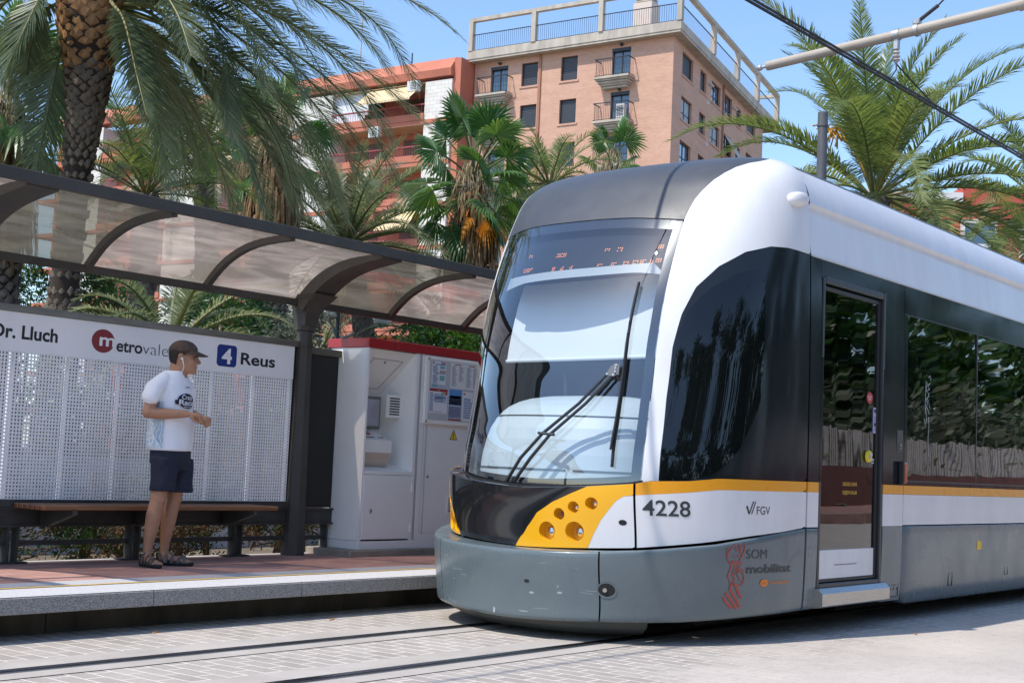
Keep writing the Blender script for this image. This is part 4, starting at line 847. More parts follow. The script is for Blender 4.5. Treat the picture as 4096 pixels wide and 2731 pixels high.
t = MB(); rrect(t, 7.255, 7.462, 1.811, 1.990, .032, 8.9072); ln = t.build('line_badge', NB_, npan)
t = MB(); put_text(t, '4', .125, on(7.306, 1.838), .03, .105); t.build('line_number', NAMEP, ln)
# ------------------------------------------------------------------ bench
WOOD = mat('bench_wood', (.20,.085,.035), .45, coat=.2, var=.25, vscale=5, stretch=(.6,9,9)); 
bn = thing('bench', 'long brown slatted wooden bench fixed below the white perforated screen', 'bench', (6.7, 8.7, ZP))
b = MB()
for k in range(6): y = 8.505+k*.066; b.box(5.50-.0*k, 7.66, y, y+.052, .655, .690, bev=.006)
b.build('seat', WOOD, bn)
for X in (5.75, 6.575, 7.42):
    b = MB(); b.prism([(8.50,.655),(8.90,.655),(8.90,.53),(8.80,.53),(8.50,.625)], lambda u, v, d: (X+d, u, v), -.02, .02); b.build('bracket', DST, bn)
# ------------------------------------------------------------------ ticket kiosk
KW = dirt_coat(mat('kiosk_white', (.86,.84,.80), .38, coat=.15, var=.03, vscale=2), .2); KG = mat('kiosk_panel_grey_white', (.80,.78,.77), .42, var=.03, vscale=3)
KR = mat('kiosk_red', (.36,.012,.014), .35, coat=.2)
ki = thing('ticket_kiosk', 'white ticket machine kiosk with a red top on a low concrete base', 'ticket kiosk', (9.2, 8.8, ZP))
x0, x1, y0, y1, xm = 8.665, 10.9, 8.57, 9.06, 9.368
b = MB(); b.box(8.50, 11.1, 8.50, 9.06, ZP-.02, .312, bev=.006); b.build('plinth', mat('plinth_concrete', (.33,.29,.24), .9, var2=(.22,.19,.15), vscale=6, bump=.4, bscale=30), ki)
b = MB(); b.box(x0-.005, x1, y0-.005, y1, .312, .385, bev=.003); b.build('base_strip', KG, ki)
b = MB(); b.box(x0, x0+.02, y0+.031, y1, .388, 2.09, bev=.002); b.box(x0, x1, y1-.02, y1, .388, 2.09); b.box(x1-.02, x1, y0, y1, .388, 2.09); b.build('cabinet', KW, ki)
b = MB(); b.box(x0-.012, x0+.36, y0-.014, y1+.02, 2.088, 2.172, bev=.005); b.box(x0+.36, x1+.05, y0-.014, y1+.02, 2.092, 2.176, bev=.005); b.build('roof', KR, ki)
# ticket machine front with a deep niche
nx0, nx1, nz0, nz1 = x0+.02, 9.31, 1.0, 2.085
b = MB(); b.box(x0, x0+.022, y0-.001, y0+.03, .386, 2.088); b.box(nx1, 9.345, y0, y0+.03, .386, 2.088); b.box(x0+.022, nx1, y0, y0+.03, .972, 1.0); b.build('niche_frame', KG, ki)
b = MB()
b.quad((nx0,y0+.01,nz0),(nx1,y0+.01,nz0),(nx1-.05,8.95,nz0+.11),(nx0+.02,8.95,nz0+.11)); b.quad((nx0+.02,8.95,nz0+.11),(nx1-.05,8.95,nz0+.11),(nx1-.09,8.93,1.70),(nx0+.02,8.93,1.70))
b.quad((nx0+.02,8.93,1.70),(nx1-.09,8.93,1.70),(nx1,y0+.02,nz1),(nx0,y0+.02,nz1)); b.add([(nx1,y0+.01,nz0),(nx1-.05,8.95,nz0+.11),(nx1-.09,8.93,1.70),(nx1,y0+.02,nz1)], [(3,2,1,0)]); b.add([(nx0,y0+.01,nz0),(nx0+.02,8.95,nz0+.11),(nx0+.02,8.93,1.70),(nx0,y0+.02,nz1)], [(0,1,2,3)])
b.build('niche', KW, ki)
b = MB(); 
def onhead(u, v, d=0.0): # sloping head panel of the niche
    a = Vector((nx0+.02,8.93,1.70)); e = Vector((nx0,y0+.02,nz1)); t_ = v; p = a.lerp(e, t_); return (p.x+u, p.y-.003*0, p.z-.004-d)
for (u0,v0,u1,v1) in ((.06,.14,.42,.14),(.14,.80,.52,.80),(.06,.14,.14,.80),(.42,.14,.52,.80)):
    A, B_ = Vector(onhead(u0,v0)), Vector(onhead(u1,v1)); b.tube([A, B_], .0022, 4)
b.tube([onhead(.30,.74), onhead(.30,.75,.006)], .012, 10); b.build('head_panel_outline', mat('seam_grey', (.22,.21,.2), .6), ki)
b = MB(); b.box(8.90, 9.20, 8.90, 8.935, 1.38, 1.68, bev=.006); scn = b.build('screen', mat('screen_bezel_grey', (.22,.21,.19), .5), ki); box('screen_glass', mat('screen_lilac_glass', (.50,.48,.56), .25, var=.15, vscale=4), scn, 8.928, 9.172, 8.894, 8.8995, 1.408, 1.652)
b = MB(); b.prism([(8.93,1.38),(8.70,1.29),(8.645,1.275),(8.645,1.165),(8.70,1.04),(8.80,1.04),(8.93,1.12)], lambda u, v, d: (d, u, v), 8.76, 9.10); tb = b.build('ticket_printer', KW, ki)
b = MB(); b.prism([(8.643,1.165),(8.698,1.042),(8.70,1.05),(8.65,1.165)], lambda u, v, d: (d, u-.003, v), 8.77, 9.09); b.build('printer_tray', mat('tray_beige', (.55,.44,.36), .5), tb)
def tpn(u, v, h=.004): # top plate of the printer, u along x, v from back to front 0..1
    return (8.76+u, 8.93-.23*v, 1.38-.09*v+h)
b = MB(); b.add([tpn(.15+.085*math.cos(2*PI*k/28), .38+.30*math.sin(2*PI*k/28)) for k in range(28)], [tuple(range(28))]); rd = b.build('printer_badge', mat('badge_red', (.30,.03,.03), .5), tb)
b = MB()
for cx_, cv in ((.12,.50),(.19,.28),(.20,.52),(.11,.25)): b.add([tpn(cx_+dx*.03, cv+dv*.10, .006) for dx, dv in ((-1,0),(0,.6),(0,.2),(1,.2),(1,-.2),(0,-.2),(0,-.6))], [tuple(range(7))])
b.build('badge_arrows', KW, rd)
b = MB(); b.add([tpn(.07,.86),tpn(.19,.86),tpn(.19,.93),tpn(.07,.93)], [(0,1,2,3)]); b.add([tpn(.24,.86),tpn(.31,.86),tpn(.31,.93),tpn(.24,.93)], [(0,1,2,3)]); b.build('ticket_slot', RUB, tb)
def louvre(name, xa, xb, za, zb, y, nrow):
    b = MB(); b.box(xa, xb, y-.004, y, za, zb, bev=.0015); fr_ = b.build(name, KW, ki); c = MB(); m_ = (xb-xa)*.22; h = (zb-za-.04)/nrow
    for k in range(nrow): c.box(xa+m_, xb-m_*.4, y-.0055, y-.004, za+.02+k*h+h*.2, za+.02+k*h+h*.72)
    c.build('louvre_slot', RUB, fr_)
louvre('air_vent', 9.10, 9.29, 1.49, 1.70, 8.74, 7)
b = MB(); b.box(8.69, 9.315, y0-.004, y0+.02, .40, .968, bev=.004); dr = b.build('lower_door', KG, ki)
b = MB()
for z in (.86, .50): b.box(9.300, 9.325, y0-.012, y0-.002, z-.04, z+.04, bev=.002)
b.build('hinge', KW, dr); b = MB(); b.tube([(8.79,y0-.012,.655),(8.79,y0,.655)],.013,12); b.box(8.782,8.798,y0-.009,y0-.003,.63,.655); b.build('door_lock', STEEL, dr)
b = MB(); b.box(9.352, 9.372, y0-.002, y0+.03, .386, 2.09); b.build('mullion', mat('seam_grey_mid', (.42,.42,.43), .5), ki)
b = MB(); b.box(9.372, x1-.02, y0-.003, y0+.03, .386, 2.09, bev=.004); rdoor = b.build('right_door', KG, ki)
b = MB(); b.box(9.43, 9.434, y0-.0045, y0, .45, 1.44); b.box(9.43, 10.6, y0-.0045, y0, .45, .454); b.box(9.46,9.475,y0-.008,y0-.003,.44,1.44); b.build('door_outline', mat('seam_light', (.5,.5,.51), .5), rdoor)
b = MB(); b.tube([(9.515,y0-.01,.965),(9.515,y0,.965)],.012,12); b.build('door_lock', STEEL, rdoor)
b = MB(); b.add([(9.80,y0-.0045,1.318),(9.912,y0-.0045,1.318),(9.856,y0-.0045,1.418)], [(0,1,2)]); wt = b.build('warning_triangle', RUB, ki)
b = MB(); b.add([(9.811,y0-.0052,1.324),(9.901,y0-.0052,1.324),(9.856,y0-.0052,1.405)], [(0,1,2)]); wy_ = b.build('warning_field', mat('warning_yellow', (.78,.58,.02), .5), wt)
b = MB(); b.add([(9.858,y0-.0058,1.388),(9.846,y0-.0058,1.358),(9.855,y0-.0058,1.358),(9.850,y0-.0058,1.338),(9.846,y0-.0058,1.340),(9.853,y0-.0058,1.328),(9.860,y0-.0058,1.340),(9.856,y0-.0058,1.339),(9.864,y0-.0058,1.366),(9.855,y0-.0058,1.366),(9.866,y0-.0058,1.388)], [(0,1,2,9,10),(2,7,8,9),(2,3,7),(3,4,5),(3,5,7),(5,6,7)]); b.build('warning_bolt', RUB, wt)
louvre('air_vent', 9.795, 9.93, .62, .80, y0-.003, 9)
# notice board
b = MB(); b.box(9.40, 10.86, y0-.035, y0-.004, 1.455, 2.075, bev=.004); nbd = b.build('notice_board', KW, ki)
b = MB(); b.box(9.44, 10.83, y0-.037, y0-.034, 1.49, 2.05); b.build('board_back', mat('board_grey', (.50,.51,.54), .5), nbd)
PAPER = mat('paper_white', (.74,.74,.76), .6); INKB = mat('ink_blue', (.07,.16,.40), .6); INKR = mat('ink_red', (.33,.03,.03), .6); INKT = mat('ink_teal', (.20,.42,.44), .6); INKG = mat('ink_grey', (.28,.29,.33), .6); PSKY = mat('poster_blue', (.10,.28,.62), .5); PNAVY = mat('poster_navy', (.02,.03,.07), .5); PSAND = mat('poster_sand', (.55,.38,.18), .5); PLAV = mat('poster_lavender', (.42,.47,.66), .5)
def sheet_(xa, xb, za, zb, blocks, name='notice'):
    b = MB(); b.box(xa, xb, y0-.0395, y0-.037, za, zb); o = b.build(name, PAPER, nbd); by = {}
    for m_, u0, u1, v0, v1 in blocks: by.setdefault(m_.name, (m_, MB()))[1].box(xa+(xb-xa)*u0, xa+(xb-xa)*u1, y0-.0402, y0-.0394, za+(zb-za)*v0, za+(zb-za)*v1)
    for k, (m_, q) in by.items(): q.build('print', m_, o)
rg = random.Random(8)
def lines(m_, u0, u1, v0, v1, n, rag=.5): h = (v1-v0)/n; return [(m_, u0, u0+(u1-u0)*(1-rag*rg.random()), v0+h*k, v0+h*k+h*.5) for k in range(n)]
sheet_(9.475, 9.665, 1.80, 2.035, [(INKR,.02,.12,.9,.98),(INKR,.62,.95,.91,.99),(INKB,.22,.95,.87,.905),(INKB,.22,.95,.52,.55),(INKR,.55,.98,.62,.65),(INKR,.55,.98,.57,.60),(INKT,.55,.92,.72,.84),(INKT,.55,.92,.26,.46),(INKT,.0,.45,.0,.1),(PLAV,.5,.98,.0,.09)]+lines(INKB,.05,.45,.55,.85,10)+lines(INKB,.05,.45,.14,.5,12))
t = MB(); put_text(t, 'tarifes', .012, lambda u, v: (9.597+u, y0-.0405, 2.018+v), .02, .055); t.build('print', PAPER, nbd)
sheet_(9.735, 9.945, 1.80, 2.04, [(INKR,.22,.72,.93,.965)]+lines(INKG,.08,.46,.08,.9,22)+lines(INKG,.56,.92,.3,.9,16))
sheet_(9.95, 10.15, 1.80, 2.04, [(INKR,.2,.7,.93,.965)]+lines(INKG,.08,.46,.1,.9,22)+lines(INKG,.56,.92,.1,.9,20))
sheet_(9.45, 9.70, 1.555, 1.785, [(INKR,.0,1,.88,.99),(INKB,.28,.95,.62,.66),(INKB,.28,.95,.55,.58),(INKT,.66,.78,.76,.87),(PSAND,.79,.88,.76,.87),(INKR,.89,.99,.76,.87)]+lines(INKB,.02,.24,.08,.85,9,.2)+lines(INKB,.28,.98,.45,.8,7,.3)+lines(INKG,.28,.9,.05,.09,1))
t = MB(); put_text(t, 'Reus', .010, lambda u, v: (9.56+u, y0-.0408, 1.764+v), .01, .032); t.build('print', PAPER, nbd)
sheet_(9.725, 9.905, 1.50, 1.79, [(PSKY,0,1,.72,1),(PSAND,.05,.95,.72,.80),(PNAVY,0,1,.50,.72),(PLAV,0,1,.05,.50),(INKR,0,1,.0,.05),(PAPER,.15,.85,.58,.60),(PAPER,.12,.88,.54,.555)]+lines(INKB,.0,1,.1,.46,9,.1))
sheet_(9.92, 10.12, 1.50, 1.78, [(INKR,.05,.2,.9,.95)]+lines(INKB,.1,.9,.1,.8,12))
sheet_(10.2, 10.42, 1.55, 2.03, lines(INKG,.1,.9,.1,.9,24)); sheet_(10.48, 10.72, 1.55, 2.03, lines(INKB,.1,.9,.1,.9,24))
b = MB()
for X, Z in ((9.425,2.055),(9.425,1.475)): b.tube([(X,y0-.042,Z),(X,y0-.03,Z)],.010,10)
b.build('board_screw', STEEL, nbd)
# ------------------------------------------------------------------ overhead line
CABLE = mat('cable_black', (.018,.018,.019), .5); BEI = mat('arm_beige_paint', (.40,.35,.29), .5, spec=.3, var=.1, vscale=8, stretch=(1,.3,1))
b = MB(); b.tube([(-60,5.62,5.03),(9.925,5.6,5.081),(16.9,5.6,5.135),(60,5.6,5.3)], .014, 8); b.tube([(-60,5.62,5.07),(9.925,5.6,5.115),(16.9,5.6,5.17),(60,5.6,5.34)], .012, 8); tag(b.build('contact_wire', CABLE, None, 60), 'thick black double contact wire running over the tram from upper centre to the right edge', 'overhead wire')
ca = thing('catenary_arm', 'beige tubular bracket arm with a ball end reaching over the tram', 'catenary arm', (13.7, 1.2, 0))
b = MB(); b.tube([(13.7,7.44,5.755),(13.7,5.9,5.866),(13.7,4.5,5.975),(13.7,1.25,6.22)], .054, 16); b.tube([(13.7,4.60,5.965),(13.7,4.52,5.975)], .066, 16); b.build('tube', BEI, ca, 50)
b = MB(); pr_ = [(.036*math.sin(a), .036*math.cos(a)) for a in np.linspace(.001, PI-.001, 10)]; b.lathe([(r, -z) for r, z in pr_], (13.7,7.53,5.748), 16); b.tube([(13.7,7.43,5.755),(13.7,7.51,5.75)], .018, 10); b.build('ball_end', mat('ball_grey', (.5,.5,.5), .35, .6), ca, 60)
GALV = mat('clamp_galvanised', (.45,.44,.42), .4, .7, var=.2, vscale=20)
b = MB(); b.tube([(13.7,5.93,5.863),(13.7,5.86,5.868)], .065, 16); b.box(13.67,13.73,5.865,5.925,5.70,5.82,bev=.008); b.build('clamp', GALV, ca, 40)
b = MB(); b.tube([(13.7,5.69,5.88),(13.7,5.65,5.883)], .068, 16); b.box(13.665,13.735,5.63,5.71,5.94,6.0,bev=.01); b.build('clamp', GALV, ca, 40)
b = MB(); b.lathe([(.012,0),(.02,.02),(.045,.04),(.02,.06),(.045,.08),(.02,.1),(.04,.12),(.012,.15)], (13.7,5.895,5.55), 14); b.build('insulator', mat('insulator_grey', (.42,.38,.37), .35), ca, 40)
b = MB(); b.tube([(13.7,5.895,5.55),(13.3,5.72,5.36),(12.85,5.6,5.12)], .008, 6); b.tube([(13.7,5.895,5.55),(13.95,5.75,5.33),(14.1,5.6,5.13)], .008, 6); b.build('dropper', CABLE, ca)
b = MB(); b.tube([(13.7,5.67,5.97),(13.72,5.45,6.12)], .022, 8); b.tube([(13.72,5.45,6.12),(13.8,4.2,7.3),(13.9,1.3,9.0)], .009, 6); b.build('stay_wire', CABLE, ca)
b = MB(); b.tube([(13.7,1.2,0),(13.7,1.2,9.2)], [.12,.09], 16); b.build('mast', mat('mast_grey', (.2,.2,.2), .5), ca, 40)
b = MB(); P0 = (19.88, 9.77); b.tube([(*P0,.1),(*P0,6.5),(*P0,6.8)], [.10,.078,.076], 16); b.tube([(*P0,6.72),(*P0,6.93)], [.082,.079], 16); b.tube([(*P0,6.70),(*P0,6.74)],[.09,.09],16)
tag(b.build('slim_mast', mat('mast_dark_grey', (.10,.10,.105), .5, var=.15, vscale=12, stretch=(1,1,.2)), None, 40), 'slim dark grey round post with a capped top rising behind the tram roof', 'post')
# ------------------------------------------------------------------ twin lamp behind the kiosk
lp = thing('street_lamp', 'short twin headed street lamp with white dome shades seen over the kiosk', 'street lamp', (22.3, 23.1, .1))
b = MB(); b.tube([(22.3,23.1,.1),(22.3,23.1,4.5)], [.06,.05], 12); b.build('pole', mat('lamp_pole_blue_grey', (.05,.07,.09), .4), lp, 40)
def lhead(x, y, z):
    b = MB(); b.tube([(22.3,23.1,3.78),((22.3+x)/2,(23.1+y)/2,z-.22),(x,y,z-.05)], .035, 8); b.build('lamp_arm', mat('lamp_arm_grey', (.28,.31,.33), .4), lp, 40)
    b = MB(); b.lathe([(.225,-.02),(.235,0),(.22,.06),(.17,.13),(.09,.17),(.02,.18)], (x,y,z), 24, cap=False); h = b.build('lamp_shade', mat('lamp_shade_white', (.62,.63,.62), .4), lp, 60)
    b = MB(); b.lathe([(.215,-.015),(.17,-.07),(.08,-.10),(.005,-.105)], (x,y,z), 20, cap=False); b.build('lamp_glass', mat('lamp_bowl_glass', (.30,.31,.30), .1, coat=1), h, 60)
    b = MB(); b.lathe([(.02,.0),(.06,-.02),(.05,-.06),(.02,-.07)], (x,y,z-.05), 12); b.build('bulb', CHROME, h, 60)
lhead(22.2-.05,23.2+.1,4.33); lhead(22.9,22.3,4.22)
# ------------------------------------------------------------------ apartment buildings far behind
PC = Vector((73.55, 46.71, 0)); EL_ = Vector((-.1, .995, 0)); ER_ = Vector((.967, .256, 0))
NL = Vector((-.995, -.1, 0)); NR = Vector((.256, -.967, 0))
def brickm(name, c1, c2, mortar, w=.24, h=.062):
    m = mat(name, c1, .85); nt, b_, geo = tex(m); sx = nt.nodes.new('ShaderNodeSeparateXYZ'); nt.links.new(geo.outputs['Position'], sx.inputs[0])
    a = nt.nodes.new('ShaderNodeMath'); nt.links.new(sx.outputs[0], a.inputs[0]); nt.links.new(sx.outputs[1], a.inputs[1]); cx = nt.nodes.new('ShaderNodeCombineXYZ'); nt.links.new(a.outputs[0], cx.inputs[0]); nt.links.new(sx.outputs[2], cx.inputs[1])
    bk = nt.nodes.new('ShaderNodeTexBrick'); bk.inputs['Scale'].default_value = 1; bk.inputs['Brick Width'].default_value = w; bk.inputs['Row Height'].default_value = h; bk.inputs['Mortar Size'].default_value = .008; bk.inputs['Color1'].default_value = (*c1,1); bk.inputs['Color2'].default_value = (*c2,1); bk.inputs['Mortar'].default_value = (*mortar,1); nt.links.new(cx.outputs[0], bk.inputs[0])
    n = nt.nodes.new('ShaderNodeTexNoise'); n.inputs['Scale'].default_value = .5; n.inputs['Detail'].default_value = 8; mp = nt.nodes.new('ShaderNodeMapping'); mp.inputs['Scale'].default_value = (1,1,5); nt.links.new(geo.outputs['Position'], mp.inputs[0]); nt.links.new(mp.outputs[0], n.inputs[0]); mr = nt.nodes.new('ShaderNodeMapRange'); mr.inputs[3].default_value = .82; mr.inputs[4].default_value = 1.18; nt.links.new(n.outputs[0], mr.inputs[0])
    mm = nt.nodes.new('ShaderNodeMix'); mm.data_type = 'RGBA'; mm.blend_type = 'MULTIPLY'; mm.inputs[0].default_value = 1; nt.links.new(bk.outputs[0], mm.inputs[6]); nt.links.new(mr.outputs[0], mm.inputs[7]); nt.links.new(mm.outputs[2], b_.inputs['Base Color']); return m
BRICK = brickm('orange_brick', (.52,.29,.20), (.60,.35,.25), (.56,.36,.25))
CONCB = mat('balcony_concrete', (.44,.39,.32), .85, var=.2, vscale=1.5, stretch=(1,1,.3))
BFR = mat('window_frame_black', (.014,.016,.02), .4); BGL = mat('house_window_glass', (.05,.10,.15), .04, coat=1); SHUT = mat('roller_shutter', (.05,.057,.068), .5); CURT = mat('curtain_pale', (.35,.40,.42), .6)
IRON = mat('railing_iron', (.016,.018,.022), .5)
bb = thing('brick_apartment_building', 'orange brick apartment block with a concrete pergola frame round its roof terrace', 'building', tuple(PC))
class FB:
    """facade frame: u along the wall, z up, d outwards"""
    def __init__(self, P0, e, n): self.P, self.e, self.n = P0, e, n
    def p(self, u, z, d): q = self.P+self.e*u+self.n*d; return (q.x, q.y, z)
    def box(self, b, u0, u1, z0, z1, d0, d1):
        V = [self.p(u, z, d) for d in (d0, d1) for z in (z0, z1) for u in (u0, u1)]
        b.add(V, [(0,1,3,2),(4,6,7,5),(0,4,5,1),(2,3,7,6),(0,2,6,4),(1,5,7,3)])
FL_, FR_ = FB(PC, EL_, NL), FB(PC, ER_, NR)
def wall(b, fb, U, Z, rects):
    us = sorted({U[0], U[1]} | {r[i] for r in rects for i in (0,1)}); zs = sorted({Z[0], Z[1]} | {r[i] for r in rects for i in (2,3)})
    for a, c in zip(us[:-1], us[1:]):
        for e, g in zip(zs[:-1], zs[1:]):
            if any(r[0] <= (a+c)/2 <= r[1] and r[2] <= (e+g)/2 <= r[3] for r in rects): continue
            b.add([fb.p(a,e,0), fb.p(c,e,0), fb.p(c,g,0), fb.p(a,g,0)], [(0,1,2,3)])
    for u0, u1, z0, z1 in rects:
        D = -.28; q = [fb.p(u0,z0,0), fb.p(u1,z0,0), fb.p(u1,z1,0), fb.p(u0,z1,0), fb.p(u0,z0,D), fb.p(u1,z0,D), fb.p(u1,z1,D), fb.p(u0,z1,D)]
        b.add(q, [(0,1,5,4),(1,2,6,5),(2,3,7,6),(3,0,4,7)])
FLOOR = 2.955
lw, rw = [], []
for k in range(9):
    dz = -FLOOR*k
    if 26.95+dz < 1: break
    lw += [(10.30,11.62,26.95+dz,28.57+dz,'shut'),(7.16,8.45,26.96+dz,28.62+dz,'shut'),(12.75,14.17,26.55+dz,28.6+dz,'door'),(3.12,4.52,26.6+dz,28.7+dz,'door')]
    rw += [(1.98,4.44,27.03+dz,28.58+dz,'shut' if k == 0 else 'glass'),(6.21,7.71,27.12+dz,28.58+dz,'shut'),(9.08,11.42,27.1+dz,28.58+dz,'glass'),(12.55,14.7,27.1+dz,28.6+dz,'glass'),(15.96,17.3,27.1+dz,28.45+dz,'shut'),(19.1,21.8,27.4+dz,28.7+dz,'shut')]
b = MB(); wall(b, FL_, (0, 15.55), (0, 29.0), [r[:4] for r in lw]); wall(b, FR_, (0, 24.3), (0, 29.0), [r[:4] for r in rw])
q = [FL_.p(15.55,0,0), FR_.p(24.3,0,0)]; far = (Vector(q[0])+Vector(q[1])-PC); b.quad(q[0], tuple(far), (far.x,far.y,29), FL_.p(15.55,29,0)); b.quad(q[1], tuple(far), (far.x,far.y,29), FR_.p(24.3,29,0)); wl = b.build('wall', BRICK, bb)
def win(fb, u0, u1, z0, z1, kind):
    b = MB(); t_ = .07
    for a in ((u0,u0+t_,z0,z1),(u1-t_,u1,z0,z1),(u0+t_,u1-t_,z1-t_,z1),(u0+t_,u1-t_,z0,z0+t_)): fb.box(b, *a, -.26, -.16)
    if kind != 'shut': um = (u0+u1)/2; fb.box(b, um-.04, um+.04, z0+t_, z1-t_, -.25, -.17)
    if kind == 'glass': fb.box(b, u0+t_, u1-t_, z0+.35*(z1-z0), z0+.35*(z1-z0)+.06, -.25, -.17)
    if kind == 'door': fb.box(b, u0-.02, u1+.02, z1-.22, z1, -.2, .0)
    w = b.build('window' if kind != 'door' else 'balcony_door', BFR, bb)
    c = MB(); fb.box(c, u0+t_, u1-t_, z0+t_, z1-t_, -.27, -.21); 
    if kind == 'shut':
        for i in range(int((z1-z0-.2)/.12)): fb.box(c, u0+t_, u1-t_, z0+t_+.03+i*.12, z0+t_+.11+i*.12, -.21, -.185)
        c.build('shutter', SHUT, w)
    else: c.build('pane', BGL if random.random() < .7 else CURT, w)
    if kind != 'door': d = MB(); fb.box(d, u0-.14, u1+.12, z0-.14, z0-.01, -.1, .06); d.build('sill', BRICK, w)
random.seed(11)
for r in lw: 
    if r[2] > 8: win(FL_, *r)
for r in rw:
    if r[2] > 8: win(FR_, *r)
b = MB(); OV = .75
def slab(b, z0, z1, o):
    A, B_, Cc = FL_.p(15.75,0,o), None, FR_.p(26.6,0,o)
    k = PC+NL*o+NR*o*1.0; k = PC+(NL+NR).normalized()*(o*1.42)
    pts = [Vector(FL_.p(15.75,0,o)), k, Vector(FR_.p(26.6,0,o)), Vector(FR_.p(26.6,0,-3)), far, Vector(FL_.p(15.75,0,-3))]
    n = len(pts); b.add([(p.x,p.y,z0) for p in pts]+[(p.x,p.y,z1) for p in pts], [tuple(range(n)), tuple(range(2*n-1,n-1,-1))]+[(i,(i+1)%n,n+(i+1)%n,n+i) for i in range(n)])
slab(b, 29.0, 29.16, OV-.05); slab(b, 29.16, 29.74, OV); sl_ = b.build('terrace_slab', CONCB, bb)
b = MB(); o = OV-.12
K = PC+(NL+NR).normalized()*(o*1.42)
def pbar(b, A, B_, w, h, z): # horizontal beam between plan points
    d = (B_-A).normalized(); s_ = Vector((-d.y, d.x, 0))*w/2; b.add([tuple(q)[:2]+(zz,) for zz in (z, z+h) for q in (A+s_, B_+s_, B_-s_, A-s_)], [(0,1,2,3),(7,6,5,4),(0,4,5,1),(1,5,6,2),(2,6,7,3),(3,7,4,0)])
Lp = [Vector(FL_.p(u,0,o)) for u in (15.5,10.32,5.07)]; Rp = [Vector(FR_.p(u,0,o)) for u in (7.0,13.5,19.6,26.3)]
Lp = [Vector((p.x,p.y,0)) for p in Lp]; Rp = [Vector((p.x,p.y,0)) for p in Rp]; K.z = 0
for p in Lp+[K]+Rp: 
    b = MB(); b.box(p.x-.17, p.x+.17, p.y-.17, p.y+.17, 29.74, 32.06, rz=.1); b.build('pergola_post', CONCB, bb)
b = MB(); pbar(b, Lp[0], K, .34, .26, 31.82); pbar(b, K, Rp[-1], .34, .28, 31.83); pbar(b, Rp[-1], Rp[-1]+NR*-3, .3, .25, 31.83); b.build('pergola_beam', CONCB, bb)
b = MB()
def rail(b, A, B_, z0, z1, step=.16):
    d = (B_-A); n = max(2, int(d.length/step)); dn_ = d.normalized()*.014; s_ = Vector((-dn_.y, dn_.x, 0))
    pbar(b, A, B_, .06, .05, z1-.05); pbar(b, A, B_, .03, .03, z0)
    for i in range(1, n): q = A+d*(i/n); b.add([(q.x-dn_.x,q.y-dn_.y,z0),(q.x+dn_.x,q.y+dn_.y,z0),(q.x+dn_.x,q.y+dn_.y,z1),(q.x-dn_.x,q.y-dn_.y,z1)], [(0,1,2,3)])
seq = Lp+[K]+Rp
for A, B_ in zip(seq[:-1], seq[1:]): b = MB(); rail(b, A, B_, 29.78, 30.92); b.build('terrace_railing', IRON, bb)
b = MB(); FL_.box(b, 3.5, 4.9, 29.74, 32.9, -4.6, -3.4); ch_ = b.build('chimney', mat('chimney_render', (.60,.50,.43), .8), bb); b = MB()
for i in range(3): FL_.box(b, 3.6, 4.8, 32.98+i*.17, 33.08+i*.17, -4.5, -3.5)
b.build('chimney_cap', CONCB, ch_)
b = MB(); FL_.box(b, 2.5, 9.5, 29.74, 31.9, -7.5, -5.2); b.build('roof_hut', mat('roof_hut_render', (.58,.47,.40), .85), bb)
b = MB(); b.tube([(FL_.p(4.2,33.3,-4)), FL_.p(4.2,35,-4)], .03, 6); b.build('aerial', IRON, bb)
def balcony(u0, u1, z):
    b = MB(); D = .95
    lv = [(0.0,.0),(.10,.0),(.14,.10),(.24,.10),(.28,.2),(.38,.2),(.42,.3),(.54,.3)]
    for i in range(5): FL_.box(b, u0+.11*i*.9, u1-.11*i*.9, z-.14*(i+1)+.02*(i%2), z-.14*i, 0, D-.13*i)
    bl = b.build('balcony', CONCB, bb); c = MB()
    A, B2, C2, D2 = (Vector(FL_.p(u, 0, d)) for u, d in ((u0+.05,0),(u0+.05,D-.06),(u1-.05,D-.06),(u1-.05,0)))
    for q, r in ((A,B2),(B2,C2),(C2,D2)): rail(c, q, r, z+.05, z+1.2, .13)
    c.build('railing', IRON, bl); return bl
bls = [balcony(2.75, 5.35, 26.62-FLOOR*k) for k in range(4)]+[balcony(12.3, 14.8, 26.5-FLOOR*k) for k in range(4)]
b = MB(); FL_.box(b, 3.15, 3.75, 23.72, 24.75, .3, .62); ac = b.build('air_conditioner', mat('ac_white', (.6,.6,.57), .5), bls[1]); b = MB()
for i in range(7): FL_.box(b, 3.2, 3.7, 23.95+i*.1, 24.0+i*.1, .62, .63)
b.build('grille', IRON, ac)
b = MB(); FL_.box(b, 10.0, 10.2, 8, 29.1, 0, .1); b.tube([FR_.p(12.0,8,.1), FR_.p(12.0,29.1,.1)], .07, 8); b.build('rain_pipe', mat('pipe_brown', (.35,.16,.09), .5), bb)
b = MB()
for u in (8.2, 14.9):
    for i in range(3):
        for k in range(3): b.tube([FR_.p(u+i*.32, 28.15-FLOOR*k, 0), FR_.p(u+i*.32, 28.05-FLOOR*k, .22)], .075, 6)
for k in range(3): FR_.box(b, 8.0, 8.3, 26.6-FLOOR*k, 26.8-FLOOR*k, 0, .04)
b.build('flue_outlet', mat('flue_white', (.6,.6,.58), .5), bb)
for u, z in ((13.4,28.78),(3.8,28.88),(3.85,25.86)): b = MB(); b.tube([FL_.p(u,z,0), FL_.p(u,z,.2)], .1, 8); b.build('wall_lamp', IRON, bb)
b = MB(); A = FR_.p(12.6,25.5,.05); b.quad(FR_.p(12.6,25.55,.05), FR_.p(14.7,25.55,.05), FR_.p(14.9,23.9,1.0), FR_.p(12.9,23.9,1.0)); b.build('awning', mat('awning_pale', (.45,.42,.38), .8), bb)
